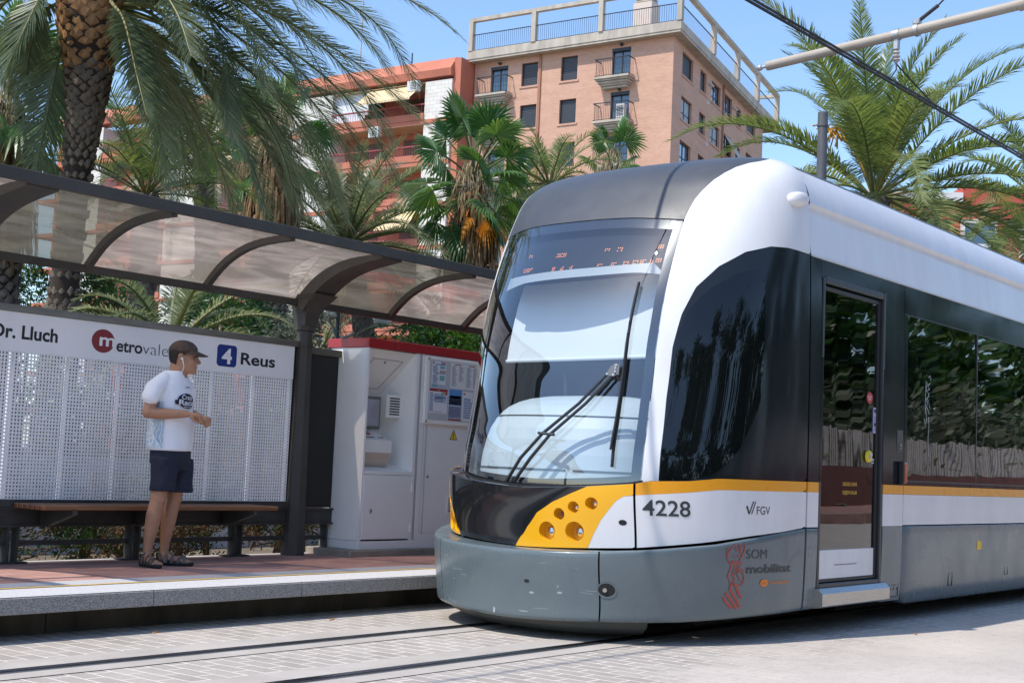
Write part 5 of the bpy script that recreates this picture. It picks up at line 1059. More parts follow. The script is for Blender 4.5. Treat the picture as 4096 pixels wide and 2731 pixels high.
# left block with balconies: red render and white tile
RED = mat('red_render', (.50,.17,.105), .85, var=.10, vscale=.6); WT = brickm('white_wall_tile', (.66,.63,.56), (.72,.69,.63), (.40,.38,.34), .55, .27); CREAM = mat('cream_soffit', (.60,.50,.30), .8)
lb = thing('red_apartment_building', 'terracotta and white tiled apartment block with deep balconies left of the brick block', 'building', tuple(PC+EL_*16))
LB_ = FB(PC+NL*1.9, EL_, NL)
# corner side wall (faces the brick block)
b = MB()
def pro(u0, u1): # parapet with chamfered top
    V = [LB_.p(u, z, d) for u in (u0, u1) for z, d in ((27.85,0),(28.35,.12),(29.25,-.55),(29.25,-1.2),(27.85,-1.2))]; b.add(V, [(4,3,2,1,0),(5,6,7,8,9)]+[(i,(i+1)%5,5+(i+1)%5,5+i) for i in range(5)])
pro(16.2, 60); LB_.box(b, 16.2, 60, 0, 27.8, -8, -2.0); LB_.box(b, 15.62, 16.2, 0, 29.1, -6, -.3); roofp = b.build('wall', RED, lb)
for u0, u1 in ((16.2,18.5),(27.0,31.5),(38.5,44.0),(52,56)):
    b = MB(); LB_.box(b, u0, u1, 1.0, 27.6, -1.9, -.12); b.build('tile_wall', WT, lb)
for k in range(1, 9):
    z = 27.85-2.98*k; b = MB(); LB_.box(b, 16.2, 60, z-.28, z+.02, -2, -.05); fl_ = b.build('floor_band', RED, lb)
    for u0, u1 in ((18.5,27),(31.5,38.5),(44,52)):
        b = MB(); um = (u0+u1)/2; LB_.box(b, u0, um-.252, z+.022, z+.50, -.28, .0); LB_.box(b, um+.152, u1, z+.022, z+.50, -.28, .0); LB_.box(b, um-.25, um+.15, z-.9, z+.5, -.4, .02); b.build('balcony_front', RED, fl_)
for k in range(0, 8):
    z = 27.85-2.98*k
    for u0, u1 in ((18.5,27),(31.5,38.5)): b = MB(); LB_.box(b, u0, u1, z-.30, z-.285, -1.95, -.06); b.build('balcony_soffit', CREAM, lb)
RR = mat('railing_red', (.33,.06,.055), .5)
for k in range(1, 7):
    z = 27.85-2.98*k
    for u0, u1 in ((18.5,27),(31.5,38.5),(44,52)):
        b = MB(); rail(b, Vector(LB_.p(u0,0,-.1)), Vector(LB_.p(u1,0,-.1)), z+.5, z+1.15, .22); LB_.box(b, u0, u1, z+1.1, z+1.2, -.16, -.04); b.build('railing', RR, lb)
SHB = mat('shutter_brown', (.12,.065,.045), .6); 
for k in range(1, 7):
    z = 27.85-2.98*k
    for u0, u1 in ((19.2,21.6),(23.6,26.2),(32.2,34.5),(35.6,38),(45,48)):
        b = MB(); LB_.box(b, u0, u1, z+.1, z+2.2, -2.02, -1.94); b.build('shutter', SHB, lb)
AWN = mat('awning_stripes', (.62,.40,.13), .8); nt, b_, geo = tex(AWN); sx = nt.nodes.new('ShaderNodeSeparateXYZ'); nt.links.new(geo.outputs['Position'], sx.inputs[0]); w = nt.nodes.new('ShaderNodeMath'); w.operation = 'MULTIPLY'; w.inputs[1].default_value = 3.6; nt.links.new(sx.outputs[1], w.inputs[0]); fr_ = nt.nodes.new('ShaderNodeMath'); fr_.operation = 'FRACT'; nt.links.new(w.outputs[0], fr_.inputs[0]); rp = nt.nodes.new('ShaderNodeValToRGB'); rp.color_ramp.interpolation = 'CONSTANT'; rp.color_ramp.elements[0].color = (.60,.42,.16,1); rp.color_ramp.elements[1].position = .5; rp.color_ramp.elements[1].color = (.66,.56,.42,1); nt.links.new(fr_.outputs[0], rp.inputs[0]); nt.links.new(rp.outputs[0], b_.inputs['Base Color'])
b = MB(); b.quad(LB_.p(18.75,27.5,-.2), LB_.p(23.6,27.5,-.2), LB_.p(23.9,26.35,.9), LB_.p(19.1,26.35,.9)); b.quad(LB_.p(23.9,26.35,.9), LB_.p(19.1,26.35,.9), LB_.p(19.1,26.2,.9), LB_.p(23.9,26.2,.9)); b.build('striped_awning', AWN, lb)
b = MB(); b.quad(LB_.p(18.7,18.4,-.1), LB_.p(21.5,18.4,-.1), LB_.p(21.7,17.0,.9), LB_.p(18.9,17.0,.9)); b.build('striped_awning', AWN, lb); b = MB(); b.quad(LB_.p(36,24.6,-.2), LB_.p(38.4,24.6,-.2), LB_.p(38.6,23.3,.8), LB_.p(36.2,23.3,.8)); b.build('striped_awning', AWN, lb)
b = MB(); LB_.box(b, 23.9, 27.0, 25.9, 27.6, -.6, -.5); LB_.box(b, 23.9, 27.0, 25.3, 25.8, -.2, -.15); b.build('glazed_gallery', mat('gallery_white', (.70,.72,.74), .3), lb)
for u, z in ((22.1,23.9),(18.8,26.9)):
    b = MB(); LB_.box(b, u, u+.9, z, z+.75, .05, .45); a_ = b.build('air_conditioner', MATS['ac_white'], lb); b = MB()
    for i in range(5): LB_.box(b, u+.1, u+.6, z+.12+i*.12, z+.17+i*.12, .45, .46)
    b.build('grille', IRON, a_)
b = MB(); b.tube([LB_.p(20.5,29.2,-1), LB_.p(20.5,30.2,-1)], .05, 6); b.build('roof_vent', IRON, lb); b = MB(); b.tube([LB_.p(27,29,-3), LB_.p(27,45,-3)], .05, 6); b.build('mast_aerial', mat('aerial_grey', (.4,.4,.4), .5), lb)
PALM_A_FRONDS = [
 ([(11.21,16.59,7.41),(11.16,16.17,7.04),(11.13,15.78,6.28),(11.08,15.39,5.58)],0.42),
 ([(11.24,16.69,7.53),(11.44,16.11,6.48),(11.48,15.70,5.63),(11.53,15.31,4.48)],0.50),
 ([(11.34,16.99,7.88),(11.80,16.08,8.01),(12.01,15.58,7.50),(12.18,15.18,6.53),(12.16,14.99,5.74)],0.50),
 ([(11.44,16.92,7.54),(12.16,16.10,7.57),(12.79,15.43,7.27),(13.62,14.61,6.31),(14.11,14.21,5.47)],0.52),
 ([(11.38,16.94,7.88),(12.46,15.86,8.31),(13.53,14.91,7.83),(14.16,14.51,7.41),(14.64,14.30,6.90)],0.50),
 ([(11.43,16.92,7.57),(12.30,16.21,7.86),(13.25,15.45,7.60),(14.31,14.63,6.97),(15.23,13.99,6.15)],0.50),
 ([(11.40,16.92,7.95),(12.47,15.30,8.55),(13.37,14.04,8.07),(14.02,13.10,7.51),(14.26,12.66,7.13)],0.50),
 ([(11.47,16.90,7.44),(12.22,16.13,7.15),(12.89,15.48,6.66),(13.61,14.83,5.73),(14.12,14.49,4.51)],0.52),
 ([(11.45,16.93,7.41),(12.15,16.32,6.95),(12.77,15.84,6.35),(13.29,15.49,5.61),(13.68,15.31,4.81)],0.50),
 ([(11.44,16.93,7.47),(11.81,16.33,7.31),(12.28,15.73,6.31),(12.63,15.24,5.51),(12.82,14.97,4.57)],0.50),
 ([(11.40,16.95,7.69),(12.07,15.81,7.88),(12.51,15.05,7.39),(12.76,14.54,6.77),(12.87,14.23,6.03)],0.50),
 ([(11.44,16.93,7.50),(12.11,16.52,7.30),(12.81,16.13,6.77),(13.53,15.72,6.15),(14.30,15.31,5.02)],0.50),
 ([(10.79,17.09,7.56),(10.47,17.08,7.43),(10.20,17.06,6.85),(9.90,17.14,5.90)],0.50),
 ([(10.99,17.20,7.29),(10.89,17.32,6.59),(10.83,17.37,5.88),(10.77,17.48,4.95)],0.50),
 ([(11.01,17.44,7.60),(10.64,17.64,7.65),(10.30,17.84,7.33),(10.00,18.04,6.65)],0.50),
 ([(11.19,17.71,7.63),(11.06,18.05,7.46),(11.04,18.30,6.97),(11.10,18.48,6.31)],0.50),
 ([(11.04,17.39,7.79),(10.84,17.91,8.16),(10.60,18.54,8.01),(10.40,19.20,7.40)],0.50),
 ([(11.40,16.94,7.76),(11.38,16.10,7.78),(11.38,15.34,7.14),(11.26,14.74,6.35)],0.50),
 ([(11.56,17.10,7.50),(11.96,17.05,7.35),(12.35,17.08,6.72),(12.68,17.20,5.94)],0.50),
 ([(11.79,17.43,7.63),(12.42,17.10,7.01),(13.04,16.81,6.17),(13.55,16.67,5.24),(13.85,16.72,4.75)],0.50),
 ([(12.02,17.77,7.79),(12.80,17.23,7.54),(13.62,16.70,6.85),(14.30,16.38,5.99),(14.80,16.32,4.88)],0.50),
 ([(12.01,17.77,7.86),(13.06,17.06,7.87),(14.19,16.35,7.15),(15.10,15.95,6.32),(15.81,15.79,5.33)],0.50),
 ([(12.28,18.19,8.19),(13.45,17.29,8.52),(14.62,16.50,8.00),(15.58,16.01,7.24),(16.33,15.81,6.35)],0.50),
 ([(12.24,18.21,8.32),(13.59,17.06,8.80),(14.93,16.05,8.52),(15.77,15.66,8.11),(16.48,15.48,7.31)],0.50),
 ([(12.14,17.94,7.75),(12.71,17.73,7.25),(13.30,17.54,6.46),(13.78,17.50,5.50)],0.45),
 ([(11.40,16.94,7.76),(11.81,15.98,7.83),(12.18,15.14,7.40),(12.29,14.65,6.73),(12.27,14.34,6.03)],0.50),
 ([(11.44,16.93,7.50),(11.67,16.25,7.39),(11.96,15.57,6.78),(12.11,15.10,6.00),(12.13,14.78,5.29)],0.50),
 ([(12.59,18.62,8.07),(13.51,18.15,7.53),(14.55,17.57,6.69),(15.48,17.14,5.80),(16.16,17.03,4.86)],0.50),
 ([(12.31,18.20,7.85),(12.88,18.09,7.42),(13.47,18.00,6.63),(13.93,18.13,5.38)],0.45),
 ([(12.58,18.62,8.14),(13.55,18.03,8.10),(14.68,17.34,7.20),(15.58,16.96,6.25),(16.21,16.91,5.31)],0.50),
 ([(12.59,18.62,8.07),(13.46,18.20,7.67),(14.27,17.91,6.81),(14.97,17.77,5.91),(15.50,17.84,4.96)],0.50),
 ([(12.84,19.07,8.37),(14.11,18.09,8.42),(15.43,17.13,7.73),(16.43,16.61,6.84),(17.21,16.40,5.75)],0.50),
 ([(11.30,17.04,7.94),(11.33,16.82,9.21),(11.77,16.16,10.00),(12.43,15.37,9.73)],0.50),
 ([(11.10,17.29,7.92),(10.75,17.56,9.11),(10.15,18.24,9.57),(9.67,18.95,8.84)],0.50),
 ([(11.18,17.19,7.93),(11.18,17.49,9.58),(11.32,17.65,11.03),(11.63,17.66,11.99)],0.50),
 ([(11.30,17.04,7.94),(11.99,16.78,9.37),(13.10,16.15,9.70),(14.16,15.70,9.21)],0.50),
 ([(11.06,17.34,7.92),(10.82,18.31,8.84),(10.48,19.54,8.85),(10.36,20.61,7.91)],0.50),
 ([(11.30,17.04,7.94),(11.93,17.06,9.76),(12.87,16.81,10.89),(13.96,16.46,11.24)],0.50),
]
PALM_A_TRUNK = [(11.44,17.59,2.75),(11.42,17.56,3.19),(11.37,17.36,5.03),(11.36,17.28,5.66),(11.35,17.25,6.04),(11.32,17.21,6.54),(11.30,17.18,6.92),(11.27,17.16,7.30),(11.23,17.17,7.62),(11.20,17.18,7.87)]
PB = [(18.39,21.08,7.65),(18.83,21.09,3.59)]
PB2 = [(19.54,22.85,7.63),(19.96,22.88,3.75)]
PC_ = [(22.46,19.28,7.17),(22.71,19.46,3.66)]
PD = [(26.62,20.39,8.00),(27.01,20.47,3.98)]
PE = [(29.96,20.84,9.50),(30.44,20.97,4.31)]
PF = [(24.20,10.80,6.43),(24.43,10.91,3.58)]
PG = [(33.28,10.51,7.85),(33.58,10.62,4.42)]
PH = [(12.78,21.76,6.89),(13.14,21.79,3.49)]
PYI = [(14.42,19.90,5.52),(14.59,20.02,3.21)]
PJ = [(21.55,22.20,5.87),(22.04,21.92,3.55)]
PK = [(10.57,13.93,2.35),(10.62,13.94,1.81)]
PL = [(26.27,27.81,4.04),(26.38,27.84,2.85)]
PM = [(16.49,14.48,2.91),(16.56,14.50,2.21)]
PN = [(20.60,26.24,8.42),(21.10,26.30,3.54)]
PO = [(30.73,24.81,8.60),(31.13,24.90,4.44)]
BUSH = [(14.47,23.27,3.96),(14.10,20.55,3.77),(12.22,14.99,2.91),(14.46,16.98,3.15),(12.25,13.38,2.68),(12.39,13.23,2.59),(15.42,14.21,2.90),(15.63,13.95,2.92),(15.90,13.62,2.90),(16.08,22.87,3.96),(17.02,21.74,3.64),(24.16,27.21,4.12),(13.71,24.20,4.06)]
# ------------------------------------------------------------------ foliage materials
def leafmat(name, dark, mid, light, rough=.4, trans=.35, spec=.5):
    m = bpy.data.materials.new(name); m.use_nodes = True; MATS[name] = m; nt = m.node_tree; b = nt.nodes['Principled BSDF']; out = nt.nodes['Material Output']
    at = nt.nodes.new('ShaderNodeAttribute'); at.attribute_name = 'tint'; rp = nt.nodes.new('ShaderNodeValToRGB'); e = rp.color_ramp.elements
    e[0].color = (*dark, 1); e[1].color = (*light, 1); x = e.new(.5); x.color = (*mid, 1); nt.links.new(at.outputs['Fac'], rp.inputs[0])
    nt.links.new(rp.outputs[0], b.inputs['Base Color']); b.inputs['Roughness'].default_value = rough; b.inputs['Specular IOR Level'].default_value = spec
    t = nt.nodes.new('ShaderNodeBsdfTranslucent'); hs = nt.nodes.new('ShaderNodeHueSaturation'); hs.inputs['Hue'].default_value = .485; hs.inputs['Saturation'].default_value = 1.25; hs.inputs['Value'].default_value = 1.6; nt.links.new(rp.outputs[0], hs.inputs['Color']); nt.links.new(hs.outputs[0], t.inputs[0])
    mx = nt.nodes.new('ShaderNodeMixShader'); mx.inputs[0].default_value = trans; nt.links.new(b.outputs[0], mx.inputs[1]); nt.links.new(t.outputs[0], mx.inputs[2]); nt.links.new(mx.outputs[0], out.inputs[0]); return m
LDATE = leafmat('date_palm_leaf', (.07,.105,.055), (.17,.205,.11), (.36,.375,.22), .34, .38, .5)
LGREEN = leafmat('young_palm_leaf', (.05,.10,.04), (.125,.18,.065), (.28,.31,.115), .34, .38, .5)
LFAN = leafmat('fan_palm_leaf', (.035,.10,.03), (.08,.17,.05), (.22,.27,.10), .36, .35, .5)
LDRY = leafmat('dead_palm_leaf', (.09,.05,.022), (.20,.125,.06), (.36,.25,.13), .75, .2, .2)
LBEIGE = leafmat('flower_strand_beige', (.22,.17,.09), (.38,.31,.18), (.5,.43,.28), .8, .3, .2)
LGOLD = leafmat('yellow_dead_leaf', (.38,.15,.012), (.50,.22,.02), (.58,.32,.05), .6, .4, .3)
LBUSH = leafmat('shrub_leaf', (.012,.045,.012), (.03,.085,.02), (.09,.16,.035), .35, .3, .5)
LBRIGHT = leafmat('bright_shrub_leaf', (.03,.09,.015), (.07,.16,.025), (.16,.25,.05), .35, .4, .5)
LOLIVE = leafmat('olive_shrub_leaf', (.06,.075,.05), (.13,.15,.10), (.25,.27,.20), .5, .25, .4)
LTHUJA = leafmat('thuja_leaf', (.015,.045,.014), (.035,.085,.02), (.20,.09,.03), .6, .25, .3)
STEM = leafmat('palm_stem', (.07,.10,.04), (.13,.15,.05), (.27,.22,.06), .5, .1, .4)
BOOTS = mat('palm_trunk_boots', (.20,.155,.11), .9, var2=(.11,.085,.065), vscale=5, bump=.3, bscale=40)
BARKG = mat('palm_trunk_grey', (.19,.165,.145), .9, var2=(.09,.075,.062), vscale=6, bump=.4, bscale=30)
FIB = mat('palm_fibre_dark', (.035,.024,.016), .95)
OBOOT = mat('palm_boot_orange', (.40,.20,.075), .8, var2=(.24,.12,.05), vscale=8, bump=.3, bscale=30)
GOLDF = mat('date_fruit_stalks', (.62,.30,.03), .6)
def catmull(pts, n):
    pts = [Vector(p) for p in pts]; P_ = [pts[0]*2-pts[1]]+pts+[pts[-1]*2-pts[-2]]; out = []
    for k in range(n+1):
        t = k/n*(len(pts)-1); i = min(int(t), len(pts)-2); u = t-i; a, b, c, d = P_[i:i+4]
        out.append(.5*((2*b)+(c-a)*u+(2*a-5*b+4*c-d)*u*u+(3*b-a-3*c+d)*u**3))
    return out
def frond(lf, st, pts, L, nl, rng, start=.10, w=.020, vee=.5, sag=.35, r0=.03, base_tint=.5):
    cv = catmull(pts, 22); n = len(cv); cum = [0]
    for a, b in zip(cv[:-1], cv[1:]): cum.append(cum[-1]+(b-a).length)
    tot = cum[-1]
    st.tube(cv, [r0*(1-i/(n-1))+.004 for i in range(n)], 5, True, tint=rng.uniform(.2,.9))
    for k in range(nl):
        t = start+(1-start)*(k+.5*rng.random())/nl; s = t*tot; i = min(max(j for j in range(n-1) if cum[j] <= s), n-2) if s < tot else n-2
        u = (s-cum[i])/max(1e-6, cum[i+1]-cum[i]); p = cv[i].lerp(cv[i+1], u); tg = (cv[min(i+2,n-1)]-cv[max(i-1,0)]).normalized()
        sd = tg.cross(Vector((0,0,1)))
        if sd.length < .15: sd = tg.cross(Vector((.3,1,0)))
        sd.normalize(); nm_ = sd.cross(tg).normalized()
        q = (t-start)/(1-start); prof = min(1, .35+q*3.2)*(1-.62*max(0,(q-.45)/.55)**1.6)
        for sg in (-1, 1):
            l = L*prof*rng.uniform(.82,1.08); a = math.radians(64-38*q+rng.uniform(-7,7)); vv = vee*rng.uniform(.3,1.3)
            d = (tg*math.cos(a)+sd*(sg*math.sin(a))+nm_*vv*math.sin(a)).normalized(); g = Vector((0,0,-1))
            m1 = p+d*l*.55+g*(l*.06*sag); e = p+d*l*.96+g*(l*(.30*sag+.18*sag*rng.random())); ww = tg*w*(.7+.5*prof)
            tn = min(1, max(0, base_tint+rng.uniform(-.22,.22))); o = len(lf.v)
            lf.v += [tuple(p-ww*.35), tuple(p+ww*.45), tuple(m1+ww*.55), tuple(m1-ww*.45), tuple(e)]; lf.t += [tn]*5
            lf.f += [(o,o+1,o+2,o+3),(o+3,o+2,o+4)]; lf.m += [0,0]
def arc_pts(c, az, el, L, droop, rng, twist=.25):
    """rachis leaving the crown at elevation el and bending under its weight"""
    p = Vector(c); pts = [p.copy()]; e = el; a = az; n = 6; da = rng.uniform(-twist, twist)/n
    for i in range(n):
        st_ = L/n; p = p+Vector((math.cos(a)*math.cos(e), math.sin(a)*math.cos(e), math.sin(e)))*st_; pts.append(p.copy()); e -= droop*(.5+i*.28)/n*(.35+.65*math.cos(max(-1.2,e))); a += da
    return pts
def scaled_trunk(b, path, rads, nring, nseg, amp, tints=None):
    """trunk whose old leaf bases stand out as staggered diamond scales"""
    cv = catmull(path, nring); ra = np.interp(np.linspace(0,1,nring+1), np.linspace(0,1,len(rads)), rads)
    V = []; F = []; M_ = nseg*2
    rg = np.random.RandomState(int(abs(path[0][0])*100) % 9999)
    rows = []
    for i, p in enumerate(cv):
        for sub, (dr, dzf) in enumerate(((1.0,0),(1.0+amp,.62),(1.0,.80))):
            r = []
            for k in range(M_):
                a = 2*PI*(k+ (i%2))/M_; odd = k % 2
                rr_ = ra[i]*(dr if not odd else 1.0+(dr-1)*.15)*(1+rg.uniform(-.02,.02)); q = cv[min(i+1,nring)]; h = (q-p) if i < nring else (p-cv[i-1])
                c = p+h*dzf*(1 if not odd else .55); r.append((c.x+rr_*math.cos(a), c.y+rr_*math.sin(a), c.z+rg.uniform(-.006,.006)))
            rows.append(r)
    b.loft(rows, cap=False)
def boots(b, path, rads, n_ring, n_seg, depth, hgt, wid, rng, lo=0., hi=1., mi=0):
    """separate woody leaf stubs in spiral rows"""
    cv = catmull(path, 60); 
    for i in range(n_ring):
        t = lo+(hi-lo)*i/n_ring; k = min(int(t*60), 59); p = cv[k].lerp(cv[k+1], t*60-k); r = float(np.interp(t, np.linspace(0,1,len(rads)), rads))
        for j in range(n_seg):
            a = 2*PI*(j+.5*(i%2)+rng.uniform(-.16,.16))/n_seg; h = hgt*rng.uniform(.75,1.3); w = wid*2*PI*r/n_seg*rng.uniform(.82,1.12); dp = depth*rng.uniform(.45,1.45)
            rad = Vector((math.cos(a), math.sin(a), 0)); tg = Vector((-math.sin(a), math.cos(a), 0)); up = Vector((0,0,1)); c = p+rad*(r*.97)
            q = [c-tg*w*.5+up*h*.05, c-up*h*.35, c+tg*w*.5+up*h*.05, c+rad*dp*.9+tg*w*.22+up*h*.42, c+rad*dp+up*h*.55, c+rad*dp*.9-tg*w*.22+up*h*.42, c+rad*dp*.45-up*h*.22+rad*dp*.25, c+up*h*.62-rad*.02]
            b.add(q, [(0,6,5),(0,1,6),(1,2,6),(6,2,3),(5,6,3,4),(3,2,7),(4,3,7),(5,4,7),(0,5,7)], mi)
def palm_date(name, label, path, rads, crown, nf, Lf, leaf, seed, el=(-.6,1.35), nl=70, lw=.42, w=.020, droop=1.5, kind_mats=None, stem_r=.028, fruit=0, group=None, azs=None, drytail=0, tint0=.5):
    rng = random.Random(seed); root = thing(name, label, 'palm tree', path[0], group or 'palms behind the platform')
    b = MB(); b.tube(catmull(path, 14), list(np.interp(np.linspace(0,1,15), np.linspace(0,1,len(rads)), rads)), 16); tr = b.build('trunk', FIB if kind_mats else BARKG, root, 50)
    b = MB(); H = (Vector(path[-1])-Vector(path[0])).length
    boots(b, path, rads, max(10, int(H/.105)), 11, .045, .13, 1.0, rng, .02, 1.0); b.build('leaf_scars', kind_mats or BARKG, tr)
    lf, st = MB(), MB(); c = Vector(crown)
    for i in range(nf):
        q = i/(nf-1); e = el[1]+(el[0]-el[1])*q**.85+rng.uniform(-.12,.12); az = i*2.39996+rng.uniform(-.25,.25)
        L = Lf*rng.uniform(.82,1.08)*(.8 if e > 1.2 else 1); o = Vector((math.cos(az), math.sin(az), 0))*.12
        frond(lf, st, arc_pts(c+o*(1-e/1.6), az, e, L, droop*rng.uniform(.8,1.2), rng), lw*L/Lf, nl, rng, start=.16, w=w, r0=stem_r, base_tint=tint0+rng.uniform(-.18,.2))
    lf.build('crown', leaf, root); st.build('frond_stalks', STEM, root)
    if fruit:
        g = MB()
        for i in range(fruit):
            az = 2.0; a = arc_pts(c, az, 1.25, 1.75, 1.3, rng); g.tube(a[:6], [.03,.028,.024,.02,.016,.012], 6)
            for k in range(40): p = a[5].lerp(a[6], rng.random()*1.2-.3); d = Vector((rng.uniform(-1,1), rng.uniform(-1,1), rng.uniform(-1.1,.5))).normalized(); g.tube([p, p+d*.14, p+d*.25+Vector((0,0,-.06))], [.012,.014,.018], 4)
        g.build('fruit_stalks', GOLDF, root)
    if drytail:
        d_, s2 = MB(), MB()
        for i in range(drytail): frond(d_, s2, arc_pts(c-Vector((0,0,.2)), i*2.4+.5, -.5, Lf*.7, 1.2, rng), lw*.8, 50, rng, r0=stem_r*.8)
        d_.build('dead_fronds', LDRY, root); s2.build('dead_stalks', LDRY, root)
    return root
def fan_leaf(lf, st, base, tip, R, rng, tint, seg=30, spread=2.25, fold=.35, droop=.35):
    base, tip = Vector(base), Vector(tip); d = (tip-base).normalized(); sd = d.cross(Vector((0,0,1)))
    if sd.length < .1: sd = Vector((1,0,0))
    sd.normalize(); up = sd.cross(d).normalized(); st.tube([base, base.lerp(tip,.5)+Vector((0,0,.04)), tip], [.03,.024,.018], 5, tint=.4)
    roll = rng.uniform(-1.1,1.1); sd, up = sd*math.cos(roll)+up*math.sin(roll), up*math.cos(roll)-sd*math.sin(roll); g = Vector((0,0,-1))
    da = spread*2/seg
    for k in range(seg):
        a = -spread+da*(k+.5); l = R*(.66+.34*math.cos(a*.55))*rng.uniform(.84,1.06); f0 = abs(math.sin(a))
        def pt(an, r, lift=0.0): v = d*math.cos(an)+sd*math.sin(an); bow = up*(-fold*abs(math.sin(an))*r*.5+lift); return tip+v*r+bow+g*(droop*(r/R)**2.2*R*.45)
        z = .022*R; a += rng.uniform(-.025,.025)
        q = [tip, pt(a-da*.5, l*.58, -z), pt(a, l*.60, z), pt(a+da*.5, l*.58, -z), pt(a-da*.22, l*.82, -z*.4)+g*.02, pt(a+da*.22, l*.82, -z*.4)+g*.02, pt(a+rng.uniform(-.04,.04), l)+g*(droop*R*rng.uniform(.08,.26))]
        lf.add(q, [(0,1,2),(0,2,3),(1,4,2),(2,4,5),(2,5,3),(4,6,5)], 0, min(1, max(0, tint+rng.uniform(-.12,.12))))
def skirt(b, c, r0, r1, z0, z1, n, rng, ws=1.0):
    for i in range(n):
        a = rng.uniform(0, 2*PI); t0 = rng.random(); zt = z0+(z1-z0)*t0*.85; l = (z0-z1)*rng.uniform(.18,.42); r = r0+(r1-r0)*min(1, t0*1.6)*rng.uniform(.5,1.08)
        p = Vector((c[0]+math.cos(a)*r, c[1]+math.sin(a)*r, zt)); tg = Vector((-math.sin(a), math.cos(a), 0)); w = rng.uniform(.012,.035)*ws; sw = Vector((rng.uniform(-.08,.08), rng.uniform(-.08,.08), 0))
        m_ = p+Vector((math.cos(a)*.05, math.sin(a)*.05, -l*.5))+sw*.4; e = p+Vector((math.cos(a)*.03, math.sin(a)*.03, -l))+sw
        b.add([p-tg*w, p+tg*w, m_+tg*w*1.2, m_-tg*w*1.2, e+tg*w*.2, e-tg*w*.2], [(0,1,2,3),(3,2,4,5)], 0, rng.random())
def palm_fan(name, label, top, base, r, R, nleaf, seed, skirt_len=1.6, skirt_r=.5, group=None, gold=0, pet=1.0, el0=-.9):
    rng = random.Random(seed); b0 = Vector(base); b0.z = .1; t0 = Vector(top); root = thing(name, label, 'palm tree', b0, group or 'palms behind the platform'); path = [tuple(b0), tuple(b0.lerp(t0,.5)), tuple(t0)]
    b = MB(); b.tube(catmull(path, 10), [r*1.15]+[r]*10, 14); tr = b.build('trunk', FIB, root, 60)
    b = MB(); boots(b, path, [r*1.1,r,r], int((t0.z-b0.z)/.12), 8, .07, .19, 1.05, rng, .0, 1.0); b.build('leaf_scars', BARKG, tr)
    lf, st = MB(), MB()
    for i in range(nleaf):
        q = i/max(1,nleaf-1); e = 1.35+(el0-1.35)*q+rng.uniform(-.12,.12); az = i*2.39996+rng.uniform(-.3,.3); L = pet*rng.uniform(.75,1.15)
        d = Vector((math.cos(az)*math.cos(e), math.sin(az)*math.cos(e), math.sin(e))); s0 = t0+Vector((0,0,.25-.5*q)); fan_leaf(lf, st, s0, s0+d*L+Vector((0,0,.12)), R*rng.uniform(.82,1.1), rng, .45+rng.uniform(-.2,.25), droop=.25+.5*q)
    lf.build('crown', LFAN, root); st.build('frond_stalks', STEM, root)
    if skirt_len: b = MB(); skirt(b, t0, r, skirt_r, t0.z-.1, t0.z-.1-skirt_len, 700, rng); b.build('dead_leaf_skirt', LDRY, root)
    fl = MB(); skirt(fl, t0+Vector((0,0,.3)), .15, .55, t0.z+.55, t0.z-.55, 260, rng, .35); fl.build('flower_strands', LBEIGE, root)
    if gold:
        g, s2 = MB(), MB()
        for k in range(gold): az = (3.6, 5.2, 4.4)[k % 3]; d = Vector((math.cos(az)*.7, math.sin(az)*.7, -.75)); fan_leaf(g, s2, t0-Vector((0,0,.3)), t0+d*.75-Vector((0,0,.3)), R*.7, rng, .5, seg=16, spread=1.0, droop=.8)
        g.build('yellow_leaves', LGOLD, root); s2.build('yellow_stalks', LGOLD, root)
    return root
def bush(name, label, c, rx, ry, rz, n, size, leaf, seed, cat='shrub', group=None, twig=True, dens=.55):
    rng = random.Random(seed); b = MB(); s = MB(); c = Vector(c); cl = []
    for k in range(max(6, n//90)):
        a, e = rng.uniform(0,6.28), rng.uniform(-.5,1.45); rr_ = rng.uniform(.45,1.0); cl.append((c+Vector((rx*math.cos(a)*math.cos(e)*rr_, ry*math.sin(a)*math.cos(e)*rr_, rz*math.sin(e)*rr_)), rng.uniform(.16,.36)*min(rx,rz)*1.3, rng.uniform(-.25,.25)))
    for k in range(n):
        p0, rr_, tn = rng.choice(cl); d = Vector((rng.gauss(0,1), rng.gauss(0,1), rng.gauss(0,1))); p = p0+d*rr_*.55
        if p.z < .12: continue
        nn_ = Vector((rng.gauss(0,1), rng.gauss(0,1), abs(rng.gauss(0,1))+.2)).normalized(); t = nn_.orthogonal().normalized(); t.rotate(Matrix.Rotation(rng.uniform(0,6.28), 3, nn_)); u = nn_.cross(t); l = size*rng.uniform(.6,1.3)
        b.add([p-t*l, p+u*l*.42+nn_*l*.12, p+t*l, p-u*l*.42+nn_*l*.12], [(0,1,2,3)], 0, min(1, max(0, .45+tn+rng.uniform(-.25,.25))))
    root = thing(name, label, cat, (c.x, c.y, .1), group or 'garden shrubs'); b.build('foliage', leaf, root)
    for k in range(7): a = rng.uniform(0,6.28); s.tube([(c.x+.06*math.cos(a), c.y+.06*math.sin(a), .05), (c.x+.3*rx*math.cos(a), c.y+.3*ry*math.sin(a), c.z*.6), (c.x+.6*rx*math.cos(a), c.y+.6*ry*math.sin(a), c.z+.2*rz)], [.03,.02,.008], 5)
    s.build('stems', mat_once('twig_brown', (.13,.09,.06)), root); return root
def mat_once(n, c): return MATS[n] if n in MATS else mat(n, c, .9)
